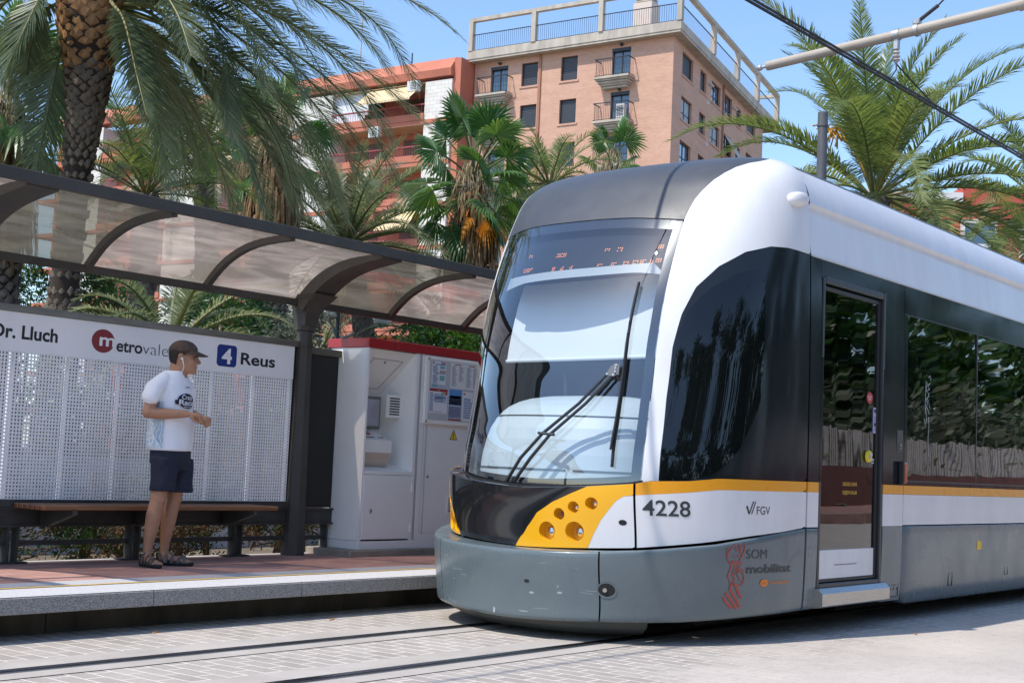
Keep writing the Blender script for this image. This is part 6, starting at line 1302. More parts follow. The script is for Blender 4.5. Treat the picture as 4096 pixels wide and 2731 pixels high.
# ------------------------------------------------------------------ palm A: the big date palm at upper left, frond by frond
rng = random.Random(21); pa = thing('palm_tree', 'big date palm with a bulging orange and grey trunk, nearest the upper left corner', 'palm tree', (11.42, 17.56, .1), 'palms behind the platform')
tpath = [(11.45,17.6,.05)]+PALM_A_TRUNK; trad = [.31,.26,.205,.19,.225,.27,.33,.42,.47,.44,.34]
b = MB(); b.tube(catmull(tpath, 40), list(np.interp(np.linspace(0,1,41), np.linspace(0,1,len(trad)), trad)), 24); tr = b.build('trunk', FIB, pa, 60)
b = MB(); boots(b, tpath, trad, 42, 11, .05, .13, 1.02, rng, .0, .62); b.build('leaf_scars', BOOTS, tr)
b = MB(); boots(b, tpath, trad, 15, 12, .055, .17, 1.04, rng, .60, .97); b.build('fresh_leaf_stubs', OBOOT, tr)
lf, st = MB(), MB()
for pts, L in PALM_A_FRONDS: frond(lf, st, pts, L*1.45, 150, rng, start=.12, w=.024, vee=.3, sag=.42, r0=.030, base_tint=.45+rng.uniform(-.25,.3))
ct = Vector(PALM_A_TRUNK[-1])
for i in range(16): frond(lf, st, arc_pts(ct+Vector((0,0,.3)), i*2.4+.3, rng.uniform(.05,1.3), 4.8, 1.35, rng), .65, 90, rng, start=.14, w=.023)
lf.build('crown', LDATE, pa); st.build('frond_stalks', STEM, pa)
# ------------------------------------------------------------------ other palms
gp = lambda p: (p[0], p[1], .1)
def dpath(p): a, b_ = Vector(p[0]), Vector(p[1]); return [(b_.x, b_.y, .1), tuple(b_), tuple(a)]
palm_fan('palm_tree', 'fan palm with a long brown skirt of dead leaves behind the middle of the canopy', PB[0], PB[1], .2, .55, 9, 5, 2.3, .55, pet=.7)
palm_fan('palm_tree', 'slim grey cross hatched palm trunk just left of the shelter post head', PB2[0], PB2[1], .21, .7, 14, 9, .9, .4)
palm_fan('palm_tree', 'fan palm with orange dead leaves and brown skirt beside the tram windscreen', PC_[0], PC_[1], .22, .80, 26, 12, 2.1, .62, gold=3, el0=-1.05, pet=1.05)
palm_date('palm_tree', 'small feather palm with upright fronds rising over the grey tram roof', [gp(PD[1]), PD[1], PD[0]], [.2,.18,.18], PD[0], 26, 2.0, LGREEN, 31, el=(-.2,1.4), nl=46, lw=.36, droop=1.3)
palm_fan('palm_tree', 'fan palm with two broad green leaves above the roof in front of brick wall', tuple(Vector(PE[0])-Vector((0,0,.35))), PE[1], .2, .68, 9, 41, .5, .4, el0=-.1, pet=.6)
palm_date('palm_tree', 'spreading date palm with a golden fruit stalk behind the right end of the tram', [gp(PF[1]), PF[1], PF[0]], [.3,.26,.26], PF[0], 54, 4.3, LGREEN, 52, el=(-.45,1.52), nl=125, lw=.60, w=.030, stem_r=.02, droop=1.15, fruit=1, tint0=.55)
palm_date('palm_tree', 'date palm cut by the right frame edge in front of the red house', [gp(PG[1]), PG[1], PG[0]], [.3,.26,.26], PG[0], 34, 3.4, LGREEN, 57, el=(-.7,1.3), nl=100, lw=.55, w=.028, stem_r=.02, droop=1.3)
palm_fan('palm_tree', 'fan palm with hanging dead leaves at the left frame edge', PH[0], PH[1], .25, .9, 20, 61, 2.4, .6)
palm_date('palm_tree', 'slender young date palm with thin arching stalks right of the big trunk', [gp(PYI[1]), PYI[1], PYI[0]], [.21,.19,.2], PYI[0], 22, 2.6, LGREEN, 71, el=(.15,1.45), nl=80, lw=.46, droop=1.1, stem_r=.016)
palm_date('palm_tree', 'dense dark feather palm standing left of the skirted fan palm', [gp(PJ[1]), PJ[1], PJ[0]], [.25,.22,.22], PJ[0], 60, 3.6, LDATE, 81, el=(-.5,1.35), nl=90, lw=.48, droop=1.2)
palm_date('palm_tree', 'low feather palm whose fronds arch just above the sign top rail', [gp(PK[1]), tuple(Vector(PK[1])), PK[0]], [.2,.2,.2], PK[0], 26, 1.9, LDATE, 91, el=(-.1,1.2), nl=54, lw=.30, droop=1.5)
palm_date('palm_tree', 'short spiky palm between the shelter post and the kiosk top', [gp(PL[1]), PL[1], PL[0]], [.14,.14,.14], PL[0], 24, 1.9, LDATE, 95, el=(-.2,1.3), nl=34, lw=.26, droop=.7)
palm_date('palm_tree', 'low feather palm behind the right part of the kiosk roof', [gp(PM[1]), PM[1], PM[0]], [.2,.2,.2], PM[0], 20, 1.5, LDATE, 97, el=(-.3,1.2), nl=40, lw=.30, droop=1.2)
palm_date('palm_tree', 'tall feather palm half hidden by the fronds of the big date palm', [gp(PN[1]), PN[1], PN[0]], [.28,.26,.26], PN[0], 48, 3.6, LDATE, 101, el=(-.6,1.35), nl=80, lw=.5, droop=1.4)
palm_date('palm_tree', 'pale feather palm between the two fan palms and the brick wall', [gp(PO[1]), PO[1], PO[0]], [.24,.22,.22], PO[0], 26, 2.4, LGREEN, 105, el=(-.5,1.3), nl=46, lw=.36, droop=1.3)
# shrubs
BL = ['dark glossy shrub between the two trunks at the left edge','dark green shrub right of the big palm trunk below the canopy','dark round shrub left of the two slim trunks','small dark shrub touching the left slim trunk','grey olive shrub between the slim trunk and the shelter post','grey olive shrub right of the shelter post','green shrub behind the twin lamp','bright green shrub above the kiosk roof','bright shrub between kiosk roof and tram windscreen','dark shrub behind the thin young palm trunk','dark shrub under the arching low fronds','olive shrub far behind the street lamp','dark shrub beyond the left frame edge']
for i, (p, lab) in enumerate(zip(BUSH, BL)):
    lm = LOLIVE if i in (4,5,11) else LBRIGHT if i in (7,8) else LBUSH
    sz = (1.0,.75,1.0,.8,.5,.5,.9,.8,.7,1.3,1.0,1.2,1.3)[i]; bush('shrub', lab, (p[0], p[1], p[2]-.25*sz), .55*sz+.2, .5*sz+.2, .5*sz+.25, int(1500*sz+500), .045 if i not in (4,5,11) else .035, lm, 200+i)
for i, (x, y) in enumerate(((9.6,23.5),(13.6,24.8),(13.6,18.6),(17.4,17.0),(20.5,17.6))):
    bush('shrub', ['tall dark shrub behind the left end of the name panel','broad dark shrub behind the centre of the name panel','dark shrub behind the black backing panel','dark shrub far behind the kiosk','dark shrub behind the tram nose','wide shrub at the foot of the far palms','wide shrub at the foot of the big date palm'][i], (x, y, (2.4,2.2,.5,.8,.8)[i]), 1.9, .8, (1.5,1.4,.5,.7,.7)[i], 2600, .06, LBUSH, 300+i)
for i, x in enumerate((4.2, 5.5, 6.8, 8.1, 9.4, 10.9, 12.5)):
    bush('shrub', 'dark shrub close behind the station sign, only glimpsed through its holes' if i < 4 else ['dark shrub hidden behind the ticket kiosk','dark shrub behind the far end of the kiosk','dark shrub behind the tram front'][i-4], (x, 11.9+.2*(i%2), .95), .95, .45, .75, 1300, .05, LBUSH, 500+i, group='shrubs behind the station sign')
# thinning thuja hedge seen under the bench
for i in range(6):
    x = 4.6+i*1.05; rg_ = random.Random(400+i); b = MB(); t = MB(); y = 9.75+.15*(i%2)
    for k in range(60):
        a = rg_.uniform(0,6.28); l = rg_.uniform(.25,.7); p = Vector((x+rg_.uniform(-.45,.45), y+rg_.uniform(-.15,.2), rg_.uniform(.15,.85))); d = Vector((math.cos(a)*.8, math.sin(a)*.6, rg_.uniform(-.3,.9))).normalized(); t.tube([p, p+d*l*.5+Vector((0,0,-.03)), p+d*l], [.009,.006,.003], 4)
        brown = rg_.random() < .38
        for j in range(120):
            q = p+d*l*rg_.uniform(.2,1.05)+Vector((rg_.gauss(0,.05), rg_.gauss(0,.05), rg_.gauss(0,.05))); n_ = Vector((rg_.gauss(0,1), rg_.gauss(0,1)-.8, rg_.gauss(0,1))).normalized(); u = n_.orthogonal(); v = n_.cross(u); s_ = rg_.uniform(.004,.010); b.add([q-u*s_*1.8, q+v*s_*.7, q+u*s_*1.8, q-v*s_*.7], [(0,1,2,3)], 0, (rg_.uniform(.75,1) if brown else rg_.uniform(.1,.62)))
    t.tube([(x, y, .05), (x+.05, y, .9)], [.05,.035], 8); t.tube([(x+.5, y+.2, .05), (x+.42, y+.15, .9)], [.035,.025], 7)
    root = thing('hedge_bush', ['scrawny thuja bush with green tips seen under the left bench end','brown and green thuja bush under the bench left of the first leg pair','thin thuja bush behind the middle of the bench','bare twiggy thuja bush behind the legs of the man','twiggy thuja bush under the right bench end','bare thuja bush behind the shelter post foot'][i], 'hedge plant', (x, y, .1), 'thuja bushes under the bench'); b.build('foliage', LTHUJA, root); t.build('stems', MATS['twig_brown'], root)
b = MB(); b.box(-20, 14.5, 11.2, 11.35, .05, 1.0); tag(b.build('garden_wall', mat('low_wall_pale', (.45,.45,.47), .9, var=.3, vscale=1.2)), 'low pale wall glimpsed through the hedge under the bench', 'wall')
# red house at the right edge
rh = thing('red_house', 'red rendered house with white window boxes behind the right date palm', 'building', (72, 29, 0)); b = MB(); A, B_ = Vector((70.6,30.6,0)), Vector((75.2,24.6,0)); dv = (B_-A); nv = Vector((dv.y,-dv.x,0)).normalized()*-1
if nv.dot(Vector((-1,-1,0))) < 0: nv = -nv
rf = FB(A-dv*.15, dv.normalized(), nv); Lr = dv.length*1.5
RH = mat('red_house_render', (.46,.085,.055), .85, var=.1, vscale=.6); rf.box(b, 0, Lr, 0, 16.4, -6, 0); rf.box(b, Lr*.45, Lr, 16.4, 17.3, -6, 0); b.build('wall', RH, rh)
b = MB(); rf.box(b, -.1, Lr*.45, 16.4, 16.9, -6.1, .1); b.build('parapet', mat('parapet_white', (.7,.68,.66), .7), rh)
for u in (1.6, 5.0, 8.2):
    for z in (14.0, 10.5): b = MB(); rf.box(b, u, u+1.9, z-.6, z+1.4, 0, .35); w_ = b.build('window_box', mat_once('parapet_white', (.7,.68,.66)), rh); b = MB(); rf.box(b, u+.15, u+1.75, z+.1, z+1.2, .35, .37); b.build('pane', BGL, w_)
# ------------------------------------------------------------------ the waiting man
MO = Vector((6.445, 8.36, ZP+.004)); MX = Vector((.79, -.613, 0)); MY = Vector((.613, .79, 0))
def LW(p): q = MO+MX*p[0]+MY*p[1]; return (q.x, q.y, MO.z+p[2])
man = thing('person', 'man in brown cap, white T-shirt and navy shorts waiting on the platform with earphones in', 'person', tuple(MO))
SKIN = mat('skin_tanned', (.41,.21,.125), .48, var=.10, vscale=14, bump=.15, bscale=220)
b_ = nodes(SKIN)[1]; b_.inputs['Subsurface Weight'].default_value = .12; b_.inputs['Subsurface Radius'].default_value = (.012,.005,.003); b_.inputs['Subsurface Scale'].default_value = .5
SHIRT = mat('tshirt_white', (.83,.83,.87), .85, bump=.15, bscale=90); SHORT = mat('shorts_navy', (.012,.016,.034), .85, var=.25, vscale=25, bump=.2, bscale=120)
CAPB = mat('cap_brown', (.075,.044,.030), .75, var=.2, vscale=30); CAPG = mat('cap_grey_panel', (.055,.06,.075), .7); HAIR = mat('hair_dark_brown', (.018,.011,.008), .7, bump=.5, bscale=160)
SAND = mat('sandal_strap_taupe', (.135,.105,.085), .8, var=.2, vscale=40); SOLE = mat('sandal_sole_black', (.015,.015,.016), .7)
def solid(name, mb, m, parent, voxel, smooth=3, fac=.5):
    me = mb.mesh('tmp', m); o = bpy.data.objects.new('tmp', me); COL.objects.link(o)
    r = o.modifiers.new('r', 'REMESH'); r.mode = 'VOXEL'; r.voxel_size = voxel; s = o.modifiers.new('s', 'SMOOTH'); s.iterations = smooth; s.factor = fac
    dg = bpy.context.evaluated_depsgraph_get(); out = bpy.data.meshes.new_from_object(o.evaluated_get(dg)); bpy.data.objects.remove(o)
    out.polygons.foreach_set('use_smooth', [True]*len(out.polygons)); out.materials.clear(); out.materials.append(m)
    return link(name, out, parent)
def ltube(b, pts, rad, n=14, sq=1.0):
    """tapered limb with rounded ends, local coordinates"""
    pts = [Vector(p) for p in pts]; rad = list(rad); d0 = (pts[0]-pts[1]).normalized(); d1 = (pts[-1]-pts[-2]).normalized()
    pts = [pts[0]+d0*rad[0]*.8, pts[0]+d0*rad[0]*.45]+pts+[pts[-1]+d1*rad[-1]*.45, pts[-1]+d1*rad[-1]*.8]; rad = [rad[0]*.45, rad[0]*.85]+rad+[rad[-1]*.85, rad[-1]*.45]
    b.tube([LW(p) for p in pts], rad, n, True, sq)
FX = Vector((.87, -.50, 0)); RX = Vector((-.50, -.87, 0)); TC = Vector((-.03, .0, 0))
def ring(z, a, bb, c=None, n=40, e=1.0, wob=None):
    c = c if c is not None else TC; out = []
    for k in range(n):
        t = 2*PI*k/n; ca, sa = math.cos(t), math.sin(t); ca2 = math.copysign(abs(ca)**e, ca); sa2 = math.copysign(abs(sa)**e, sa); w = 1+(wob(t, z) if wob else 0)
        p = c+FX*(bb*ca2*w)+RX*(a*sa2*w); out.append(LW((p.x, p.y, z)))
    return out
B = MB()
B.loft([ring(z, a, bb, TC+Vector(cc)) for z, a, bb, cc in ((.74,.10,.085,(0,0,0)),(.78,.125,.095,(0,0,0)),(.9,.135,.10,(0,0,0)),(1.02,.135,.11,(.01,0,0)),(1.15,.14,.105,(.005,0,0)),(1.28,.15,.095,(0,0,0)),(1.34,.13,.085,(0,0,0)),(1.385,.085,.065,(.0,0,0)),(1.43,.07,.065,(.01,0,0)))])
HX = lambda x, y=0.0: x
# neck and head (pure profile towards +X)
def hring(z, f, bk, w, n=32, e=.9): c = (f+bk)/2; r = (f-bk)/2; return [LW((c+r*math.copysign(abs(math.cos(2*PI*k/n))**e, math.cos(2*PI*k/n)), w*math.copysign(abs(math.sin(2*PI*k/n))**e, math.sin(2*PI*k/n))-.0, z)) for k in range(n)]
B.loft([hring(1.36,.075,-.085,.075,e=1), hring(1.42,.075,-.062,.062,e=1), hring(1.47,.082,-.056,.058,e=1), hring(1.50,.085,-.055,.058,e=1)])
HR = [(1.422,.118,.060,.022),(1.430,.133,.040,.036),(1.445,.140,.020,.048),(1.460,.138,-.005,.057),(1.475,.134,-.025,.063),(1.490,.137,-.042,.067),(1.505,.137,-.052,.070),(1.525,.133,-.060,.073),(1.548,.127,-.065,.075),(1.565,.131,-.067,.076),(1.585,.136,-.067,.077),(1.61,.131,-.060,.074),(1.635,.112,-.045,.063),(1.652,.08,-.015,.045),(1.66,.045,.015,.02)]
B.loft([hring(*q) for q in HR])
def lball(b, c, rx, ry, rz, n=14):
    rs = [[LW((c[0]+rx*math.sin(a)*math.cos(2*PI*k/n), c[1]+ry*math.sin(a)*math.sin(2*PI*k/n), c[2]+rz*math.cos(a))) for k in range(n)] for a in np.linspace(.15, PI-.15, 8)]; b.loft(rs[::-1])
ltube(B, [(.128,0,1.556),(.142,0,1.532),(.158,0,1.508)], [.008,.011,.013]); lball(B, (.146,.012,1.503), .014,.009,.009); lball(B, (.146,-.012,1.503), .014,.009,.009)
lball(B, (.135,0,1.478), .012,.022,.006); lball(B, (.133,0,1.467), .012,.020,.007); lball(B, (.124,0,1.435), .018,.022,.014); lball(B, (.122,-.034,1.563), .014,.022,.006); lball(B, (.122,.034,1.563), .014,.022,.006)
lball(B, (.095,-.05,1.515), .03,.02,.022); lball(B, (.095,.05,1.515), .03,.02,.022)
for sy in (-1, 1):
    lball(B, (.022, sy*.079, 1.538), .017,.011,.030); ltube(B, [(.030,sy*.084,1.562),(.010,sy*.089,1.562),(.004,sy*.088,1.545),(.012,sy*.085,1.520)], [.006,.007,.007,.006], 8)
# arms
SHN = TC+RX*.165; SHF = TC-RX*.165
nel = (-.190,-.215,1.115); nwr = (.090,-.205,1.118); fel = (.075,.20,1.13); fwr = (.190,-.035,1.10)
ltube(B, [(SHN.x*.9,SHN.y*.9,1.325),(-.155,-.19,1.25),nel], [.042,.050,.041]); ltube(B, [nel,(-.09,-.215,1.112),nwr], [.043,.043,.027], 14)
ltube(B, [(SHF.x*.9,SHF.y*.9,1.325),(.085,.185,1.25),fel], [.042,.050,.041]); ltube(B, [fel,(.14,.09,1.115),fwr], [.042,.040,.027], 14)
def hand(w, d, up, curl, sgn):
    """palm plus five bent fingers; d = palm direction, up = back-of-hand normal"""
    w, d, up = Vector(w), Vector(d).normalized(), Vector(up).normalized(); side = d.cross(up).normalized()*sgn
    ltube(B, [w, w+d*.045, w+d*.082], [.027,.034,.033], 12, .55); pc = w+d*.088
    for k, (off, ln) in enumerate(((.026,.066),(.009,.074),(-.009,.070),(-.026,.056))):
        a = pc+side*off; c1 = curl*(1+.08*k); p = [a]; ang = .25
        for s_, f in ((.40,.7),(.33,1.0),(.27,.9)): ang += c1*f; p.append(p[-1]+(d*math.cos(ang)-up*math.sin(ang))*ln*s_)
        ltube(B, p, [.0095,.0088,.0082,.0072], 8)
    t0 = w+d*.03+side*.028; ltube(B, [t0, t0+d*.028+side*.016-up*.012, t0+d*.056+side*.012-up*.026, t0+d*.074+side*.0-up*.036], [.0125,.0105,.0095,.008], 8)
hand(nwr, (.97,.12,-.10), (-.05,-.75,.66), .62, 1); hand(fwr, (.62,-.75,-.12), (.55,.35,.75), .75, -1)
# legs and feet
nk = (-.078,-.075,.485); na = (-.130,-.055,.085); fk = (.035,.075,.485); fa = (-.012,.095,.085)
ltube(B, [(-.035,-.06,.78),(-.060,-.078,.62),nk], [.07,.068,.056]); ltube(B, [nk,(-.098,-.062,.37),(-.110,-.055,.28),(-.126,-.055,.15),na], [.054,.058,.053,.035,.031], 16)
ltube(B, [(.045,.06,.78),(.05,.07,.62),fk], [.07,.066,.055]); ltube(B, [fk,(.012,.085,.37),(.002,.095,.28),(-.010,.095,.15),fa], [.053,.057,.052,.034,.031], 16)
lball(B, (nk[0]+.03,nk[1]-.02,.49), .03,.035,.038); lball(B, (fk[0]+.035,fk[1]-.01,.49), .028,.035,.038)
FEET = [((-.165,.0,0),(-.045,-.215,0)), ((-.062,.10,0),(.215,.045,0))]
for (h, t), an in zip(FEET, (na, fa)):
    h, t = Vector(h), Vector(t); d = (t-h).normalized(); s = Vector((-d.y, d.x, 0))
    ltube(B, [h+d*.035+Vector((0,0,.045)), h+d*.10+Vector((0,0,.050)), h+d*.165+Vector((0,0,.040)), h+d*.205+Vector((0,0,.034))], [.034,.036,.036,.031], 14, .72)
    ltube(B, [Vector(an), h+d*.075+Vector((0,0,.065))], [.031,.036], 12); lball(B, tuple(Vector(an)+s*.026+Vector((0,0,-.012))), .012,.012,.014); lball(B, tuple(Vector(an)-s*.026+Vector((0,0,-.012))), .012,.012,.014)
    for k in range(5): o = (-.030+.0145*k); L = (.045,.048,.044,.036,.028)[k]; ltube(B, [h+d*.20+s*(-o)+Vector((0,0,.030)), h+d*(.20+L*.6)+s*(-o)+Vector((0,0,.031)), h+d*(.20+L)+s*(-o)+Vector((0,0,.022))], [.0105 if k else .0135]*2+[.0085 if k else .011], 8)
solid('body', B, SKIN, man, .0048, 3, .45)
# t-shirt
def wob(t, z): return .018*math.sin(3*t+z*21)+.014*math.sin(5*t-z*33+1.3)*max(0,(1.2-z)*3)+.008*math.sin(9*t+z*60)
TS = [(.845,.178,.152,.010),(.852,.184,.158,.010),(.95,.183,.155,.012),(1.05,.182,.153,.014),(1.15,.186,.146,.008),(1.25,.194,.137,.004),(1.33,.194,.122,.0),(1.375,.172,.105,.0),(1.41,.128,.088,.004),(1.434,.084,.074,.010),(1.437,.078,.070,.010)]
T = MB(); T.loft([ring(z, a, bb, TC+FX*cc, wob=wob if z < 1.3 else None) for z, a, bb, cc in TS])
for sh, q in ((SHN, [(-.155,-.195,1.29),(-.176,-.212,1.225)]), (SHF, [(.085,.19,1.29),(.088,.20,1.23)])): ltube(T, [(sh.x*.78,sh.y*.78,1.365)]+q, [.058,.068,.066], 18)
shirt = solid('tshirt', T, SHIRT, man, .007, 4, .5)
def onshirt(u, v, off=.004):
    z = v; a = np.interp(z, [q[0] for q in TS], [q[1] for q in TS]); bb = np.interp(z, [q[0] for q in TS], [q[2] for q in TS]); cc = np.interp(z, [q[0] for q in TS], [q[3] for q in TS]); t = u/.16
    w = 1+(wob(t, z) if z < 1.3 else 0); p = TC+FX*cc+FX*((bb*w+off)*math.cos(t))+RX*((a*w+off)*math.sin(t)); return LW((p.x, p.y, z))
PRD = mat('print_navy', (.012,.016,.03), .7); PRW = mat('print_white', (.72,.72,.75), .7)
L = MB(); n = 36; uc, vc = .02, 1.215
for rr_ in (1.0,): L.add([onshirt(uc, vc, .006)]+[onshirt(uc-.082*math.cos(2*PI*k/n), vc+.056*math.sin(2*PI*k/n), .006) for k in range(n)], [(0, 1+k, 1+(k+1)%n) for k in range(n)])
L.add([onshirt(uc-x, vc+y, .006) for x, y in ((-.105,.0),(-.06,.012),(-.06,-.03),(-.10,-.028))], [(0,1,2,3)]); lg = L.build('shirt_print', PRD, shirt)
L = MB(); put_text(L, 'Crazy', .034, lambda u, v: onshirt(uc+.050-u, vc+.012+v+.0*u, .0095), .02, .105, shear=.15); put_text(L, 'Race', .040, lambda u, v: onshirt(uc+.078-u, vc-.030+v, .0095), .03, .145, shear=.1); put_text(L, 'MONCADA', .010, lambda u, v: onshirt(uc+.038-u, vc-.048+v, .0095), .02, .075); L.build('print_lettering', PRW, lg)
L = MB(); L.box(0,0,0,0,0,0); 
L = MB(); put_text(L, 'luanvi', .012, lambda u, v: onshirt(.02-u, 1.315+v, .006), .03, .05); L.build('shirt_print', PRD, shirt)
# pale blue patterned side panel
SP_ = mat('shirt_side_pattern', (.50,.60,.70), .85); nt, q_, geo = tex(SP_); wv = nt.nodes.new('ShaderNodeTexWave'); wv.inputs['Scale'].default_value = 26; wv.inputs['Distortion'].default_value = 9; nt.links.new(geo.outputs['Position'], wv.inputs[0]); rp = nt.nodes.new('ShaderNodeValToRGB'); rp.color_ramp.elements[0].color = (.30,.46,.62,1); rp.color_ramp.elements[1].color = (.66,.68,.70,1); nt.links.new(wv.outputs[0], rp.inputs[0]); nt.links.new(rp.outputs[0], q_.inputs['Base Color'])
L = MB(); us = np.linspace(.205,.405,12); vs_ = np.linspace(.862,1.20,22); L.add([onshirt(u, v, .0055) for v in vs_ for u in us], [(j*12+i, j*12+i+1, (j+1)*12+i+1, (j+1)*12+i) for j in range(21) for i in range(11)]); L.build('shirt_side_panel', SP_, shirt, 60)
# shorts
S_ = MB(); S_.loft([ring(z, a, bb, TC+Vector((.02,0,0))) for z, a, bb in ((.70,.13,.12),(.76,.172,.137),(.84,.172,.14),(.875,.165,.135))])
def leg(c0, c1): 
    rs = []
    for q in np.linspace(0,1,9):
        c = Vector(c0).lerp(Vector(c1), q); r = .100-.006*q; rs.append([LW((c.x+(r+.004*math.sin(4*t+q*7))*math.cos(t), c.y+(r+.004*math.sin(3*t+q*9))*math.sin(t)*1.02, c.z)) for t in np.linspace(0,2*PI,32,endpoint=False)])
    S_.loft(rs)
leg((-.045,-.075,.79),(-.050,-.072,.548)); leg((.060,.065,.79),(.078,.062,.540)); solid('shorts', S_, SHORT, man, .007, 4, .5)
# cap, hair, glasses, earphones
Cp = MB(); Cp.loft([hring(z, f+.007, bk-.008, w+.007, e=1) for z, f, bk, w in ((1.585,.132,-.066,.076),(1.60,.134,-.066,.077),(1.62,.130,-.058,.075),(1.64,.115,-.044,.067),(1.658,.092,-.022,.053),(1.668,.062,.005,.034),(1.671,.045,.02,.012))], cap=True); cp = Cp.build('cap', CAPB, man, 60)
Br = MB(); top = []; bot = []
for k in range(17):
    t = -PI/2+PI*k/16; x0_ = .035+.104*math.cos(t); y0_ = .079*math.sin(t); x1_ = .045+.175*math.cos(t)**.8 if math.cos(t) > 0 else x0_; top.append((x0_, y0_, 1.594-.0*abs(y0_))); bot.append((max(x1_, x0_), y0_*1.02, 1.594-.030*max(0,(x1_-x0_)/.08)-.16*y0_*y0_/.08))
V = [LW(p) for p in top]+[LW(p) for p in bot]+[LW((p[0],p[1],p[2]-.006)) for p in top]+[LW((p[0],p[1],p[2]-.006)) for p in bot]
Br.add(V, [(i, i+1, 18+i, 17+i) for i in range(16)]+[(34+i, 51+i, 52+i, 35+i) for i in range(16)]+[(17+i, 18+i, 52+i, 51+i) for i in range(16)]); Br.build('cap_brim', CAPB, cp, 60)
G = MB()
for sy in (-1, 1):
    q = [(.13,sy*.035,1.60),(.095,sy*.058,1.635),(.05,sy*.055,1.662),(.02,sy*.05,1.662),(.06,sy*.078,1.62),(.10,sy*.074,1.598)]
    rows = [[], []]
    for s in np.linspace(0,1,8):
        z = 1.60+.062*s; f = np.interp(z,[1.585,1.60,1.62,1.64,1.658,1.668],[.139,.141,.137,.122,.099,.069]); bk = np.interp(z,[1.585,1.60,1.62,1.64,1.658,1.668],[-.074,-.074,-.066,-.052,-.03,-.003]); w = np.interp(z,[1.585,1.60,1.62,1.64,1.658,1.668],[.083,.084,.082,.074,.060,.041]); c = (f+bk)/2; r = (f-bk)/2
        for j, t in enumerate((.62-.25*s+.55*s, 1.05+.35*s)): rows[j].append(LW((c+(r+.0015)*math.cos(t), sy*(w+.0015)*math.sin(t), z)))
    G.add(rows[0]+rows[1], [(i, i+1, 9+i, 8+i) for i in range(7)])
G.build('cap_panel', CAPG, cp, 60)
Hh = MB(); 
def hpatch(z, f, bk, w, t0, t1, off, n=22): c = (f+bk)/2; r = (f-bk)/2; return [LW((c+(r+off)*math.copysign(abs(math.cos(t))**.9, math.cos(t)), (w+off)*math.copysign(abs(math.sin(t))**.9, math.sin(t)), z)) for t in np.linspace(t0, t1, n)]
hr = [hpatch(z, f, bk, w, PI-a, PI+a, .005) for z, f, bk, w, a in ((1.475,.134,-.03,.063,.75),(1.49,.137,-.042,.067,.95),(1.51,.135,-.054,.071,1.1),(1.53,.132,-.061,.074,1.2),(1.552,.128,-.065,.0755,1.45),(1.57,.131,-.067,.0765,2.0),(1.592,.135,-.066,.077,2.05))]
Hh.add([p for r in hr for p in r], [(j*22+i, j*22+i+1, (j+1)*22+i+1, (j+1)*22+i) for j in range(6) for i in range(21)]); Hh.build('hair', HAIR, man, 60)
E_ = MB()
for sy in (-1, 1): lball(E_, (.121, sy*.032, 1.549), .0095,.011,.006)
E_.build('eyes', mat('eye_dark', (.05,.035,.03), .2), man, 60)
E_ = MB()
for sy in (-1, 1): E_.tube([LW((.112+.016, sy*.02, 1.566)), LW((.130, sy*.035, 1.569)), LW((.118, sy*.05, 1.565))], [.003,.004,.003], 6)
E_.build('eyebrows', HAIR, man, 60)
Gl = MB()
for sy in (-1, 1): Gl.tube([LW((.142,sy*(.034+.022*math.cos(a)),1.548+.014*math.sin(a))) for a in np.linspace(0,2*PI,17)], .0014, 5); Gl.tube([LW((.140,sy*.057,1.552)), LW((.09,sy*.078,1.556)), LW((.02,sy*.083,1.557))], .0016, 5)
Gl.tube([LW((.143,-.012,1.551)), LW((.143,.012,1.551))], .0014, 5); Gl.build('glasses', mat('glasses_wire', (.12,.09,.08), .3, .8), man, 60)
Ea = MB(); EW = mat('earphone_white', (.75,.75,.76), .4)
lball(Ea, (.030,-.093,1.528), .009,.008,.009); Ea.tube([LW(p) for p in ((.032,-.096,1.526),(.040,-.098,1.50),(.046,-.094,1.47),(.040,-.088,1.44),(.028,-.09,1.415),(.05,-.10,1.38),(.07,-.105,1.33))], [.005,.0042,.003,.0028,.0028,.0024,.002], 6); Ea.build('earphones', EW, man, 60)
# sandals
for (h, t) in FEET:
    h, t = Vector(h), Vector(t); d = (t-h).normalized(); s = Vector((-d.y, d.x, 0)); sd = MB()
    out = []
    for k in range(28): a = 2*PI*k/28; u = .125+.150*math.cos(a); w = (.040+.010*max(0,math.cos(a)))*math.sin(a); p = h+d*(u-.0)+s*w; out.append((p.x, p.y))
    def prof(z, g): c = h+d*.125; return [LW((c.x+(x-c.x)*g, c.y+(y-c.y)*g, z)) for x, y in out]
    sd.loft([prof(.0,.95), prof(.006,1.02), prof(.018,1.03), prof(.026,.98)]); so_ = sd.build('sandal', SOLE, man, 40)
    st = MB()
    def strap(u0, u1, zt, wd, y0=-.044, y1=.044):
        row = [[], []]
        for q in np.linspace(0,1,11):
            w = y0+(y1-y0)*q; z = .02+(zt-.02)*math.sin(PI*q)**.6; u = u0+(u1-u0)*q
            for j, du in enumerate((-wd/2, wd/2)): p = h+d*(u+du)+s*w*1.02; row[j].append(LW((p.x, p.y, z)))
        st.add(row[0]+row[1], [(i, i+1, 12+i, 11+i) for i in range(10)])
    strap(.075,.075,.118,.030); strap(.215,.165,.072,.026); strap(.165,.215,.074,.022); strap(.12,.13,.094,.02)
    row = [[], []]
    for q in np.linspace(-PI/2, PI/2, 11):
        p = h+d*(.045-.052*math.cos(q))+s*.041*math.sin(q)
        for j, z in enumerate((.03,.085)): row[j].append(LW((p.x, p.y, z)))
    st.add(row[0]+row[1], [(i, i+1, 12+i, 11+i) for i in range(10)]); st.build('sandal_straps', SAND, so_, 60)
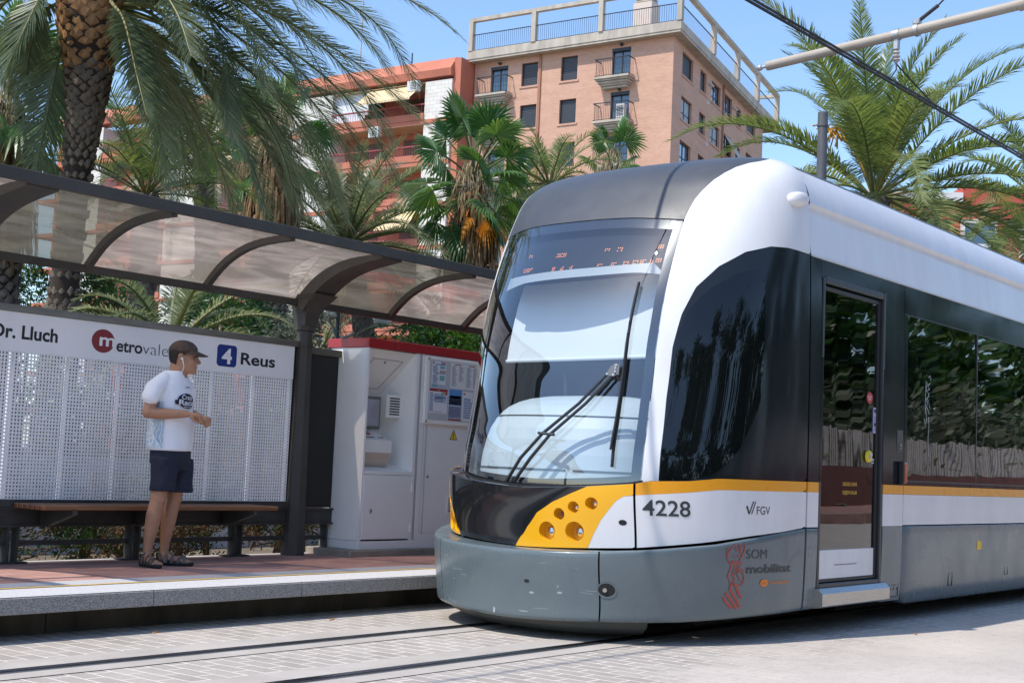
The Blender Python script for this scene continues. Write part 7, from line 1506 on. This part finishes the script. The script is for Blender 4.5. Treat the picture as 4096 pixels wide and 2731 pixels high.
# ------------------------------------------------------------------ the far side of the street (seen only as reflections in the tram)
b = MB(); b.box(-10, 90, -11, -6.2, 0, ZP); tag(b.build('opposite_platform', BRK), kind='structure')
sheet('opposite_kerb', GRAN, -10, 90, -6.6, -6.21, ZP+.004)
sheet('opposite_line', YLN, -10, 90, -6.75, -6.65, ZP+.004)
b = MB(); b.box(-10, 90, -11.2, -10.9, ZP, .87); b.box(-10, 90, -11.15, -10.95, .87, 1.45); ow = b.build('boundary_wall', mat('boundary_wall_brown', (.22,.095,.075), .85, var=.15, vscale=1)); tag(ow, 'brown boundary wall along the opposite side of the street', 'wall')
b = MB(); rng = random.Random(9)
x = 14.0
while x < 80: w = rng.uniform(.12,.15); b.box(x, x+w, -11.06, -11.045, 1.46, 2.75+rng.uniform(-.05,.05)); x += w+rng.uniform(.08,.12)
tag(b.build('picket_fence', mat('fence_boards_pale', (.62,.58,.52), .8, var=.2, vscale=3)), 'pale upright board fence standing on the opposite boundary wall', 'fence')
def mass(name, x0, x1, y0, y1, hf, n, size, leaf, seed):
    rng = random.Random(seed); b = MB(); cl = []
    for k in range(380): x = rng.uniform(x0, x1); cl.append((x, rng.uniform(y0, y1), hf(x)*rng.uniform(.12,1.0), rng.uniform(.6,1.5), rng.uniform(-.3,.3)))
    for k in range(n):
        c = rng.choice(cl); p = Vector((c[0]+rng.gauss(0,.6)*c[3], c[1]+rng.gauss(0,.4)*c[3], c[2]+rng.gauss(0,.5)*c[3])); 
        if p.z < .3: continue
        nn_ = Vector((rng.gauss(0,1), rng.gauss(0,1), rng.gauss(0,1))).normalized(); t = nn_.orthogonal(); u = nn_.cross(t); l = size*rng.uniform(.6,1.5); b.add([p-t*l, p+u*l*.4, p+t*l, p-u*l*.4], [(0,1,2,3)], 0, min(1,max(0,.45+c[4]+rng.uniform(-.2,.2))))
    tag(b.build(name, leaf), kind='stuff')
mass('tree_belt', -25, 85, -20, -13, lambda x: 10.5+2.5*math.sin(x*.4)+1.5*math.sin(x*1.1) if x > 17 else 9.5+1.5*math.sin(x*.8), 62000, .26, LBUSH, 77)
mass('reed_belt', 14, 80, -12.6, -11.6, lambda x: 4.4+.8*math.sin(x*.7), 9000, .16, LOLIVE, 78)
# ------------------------------------------------------------------ final tidy: every top-level mesh without a label is part of the setting
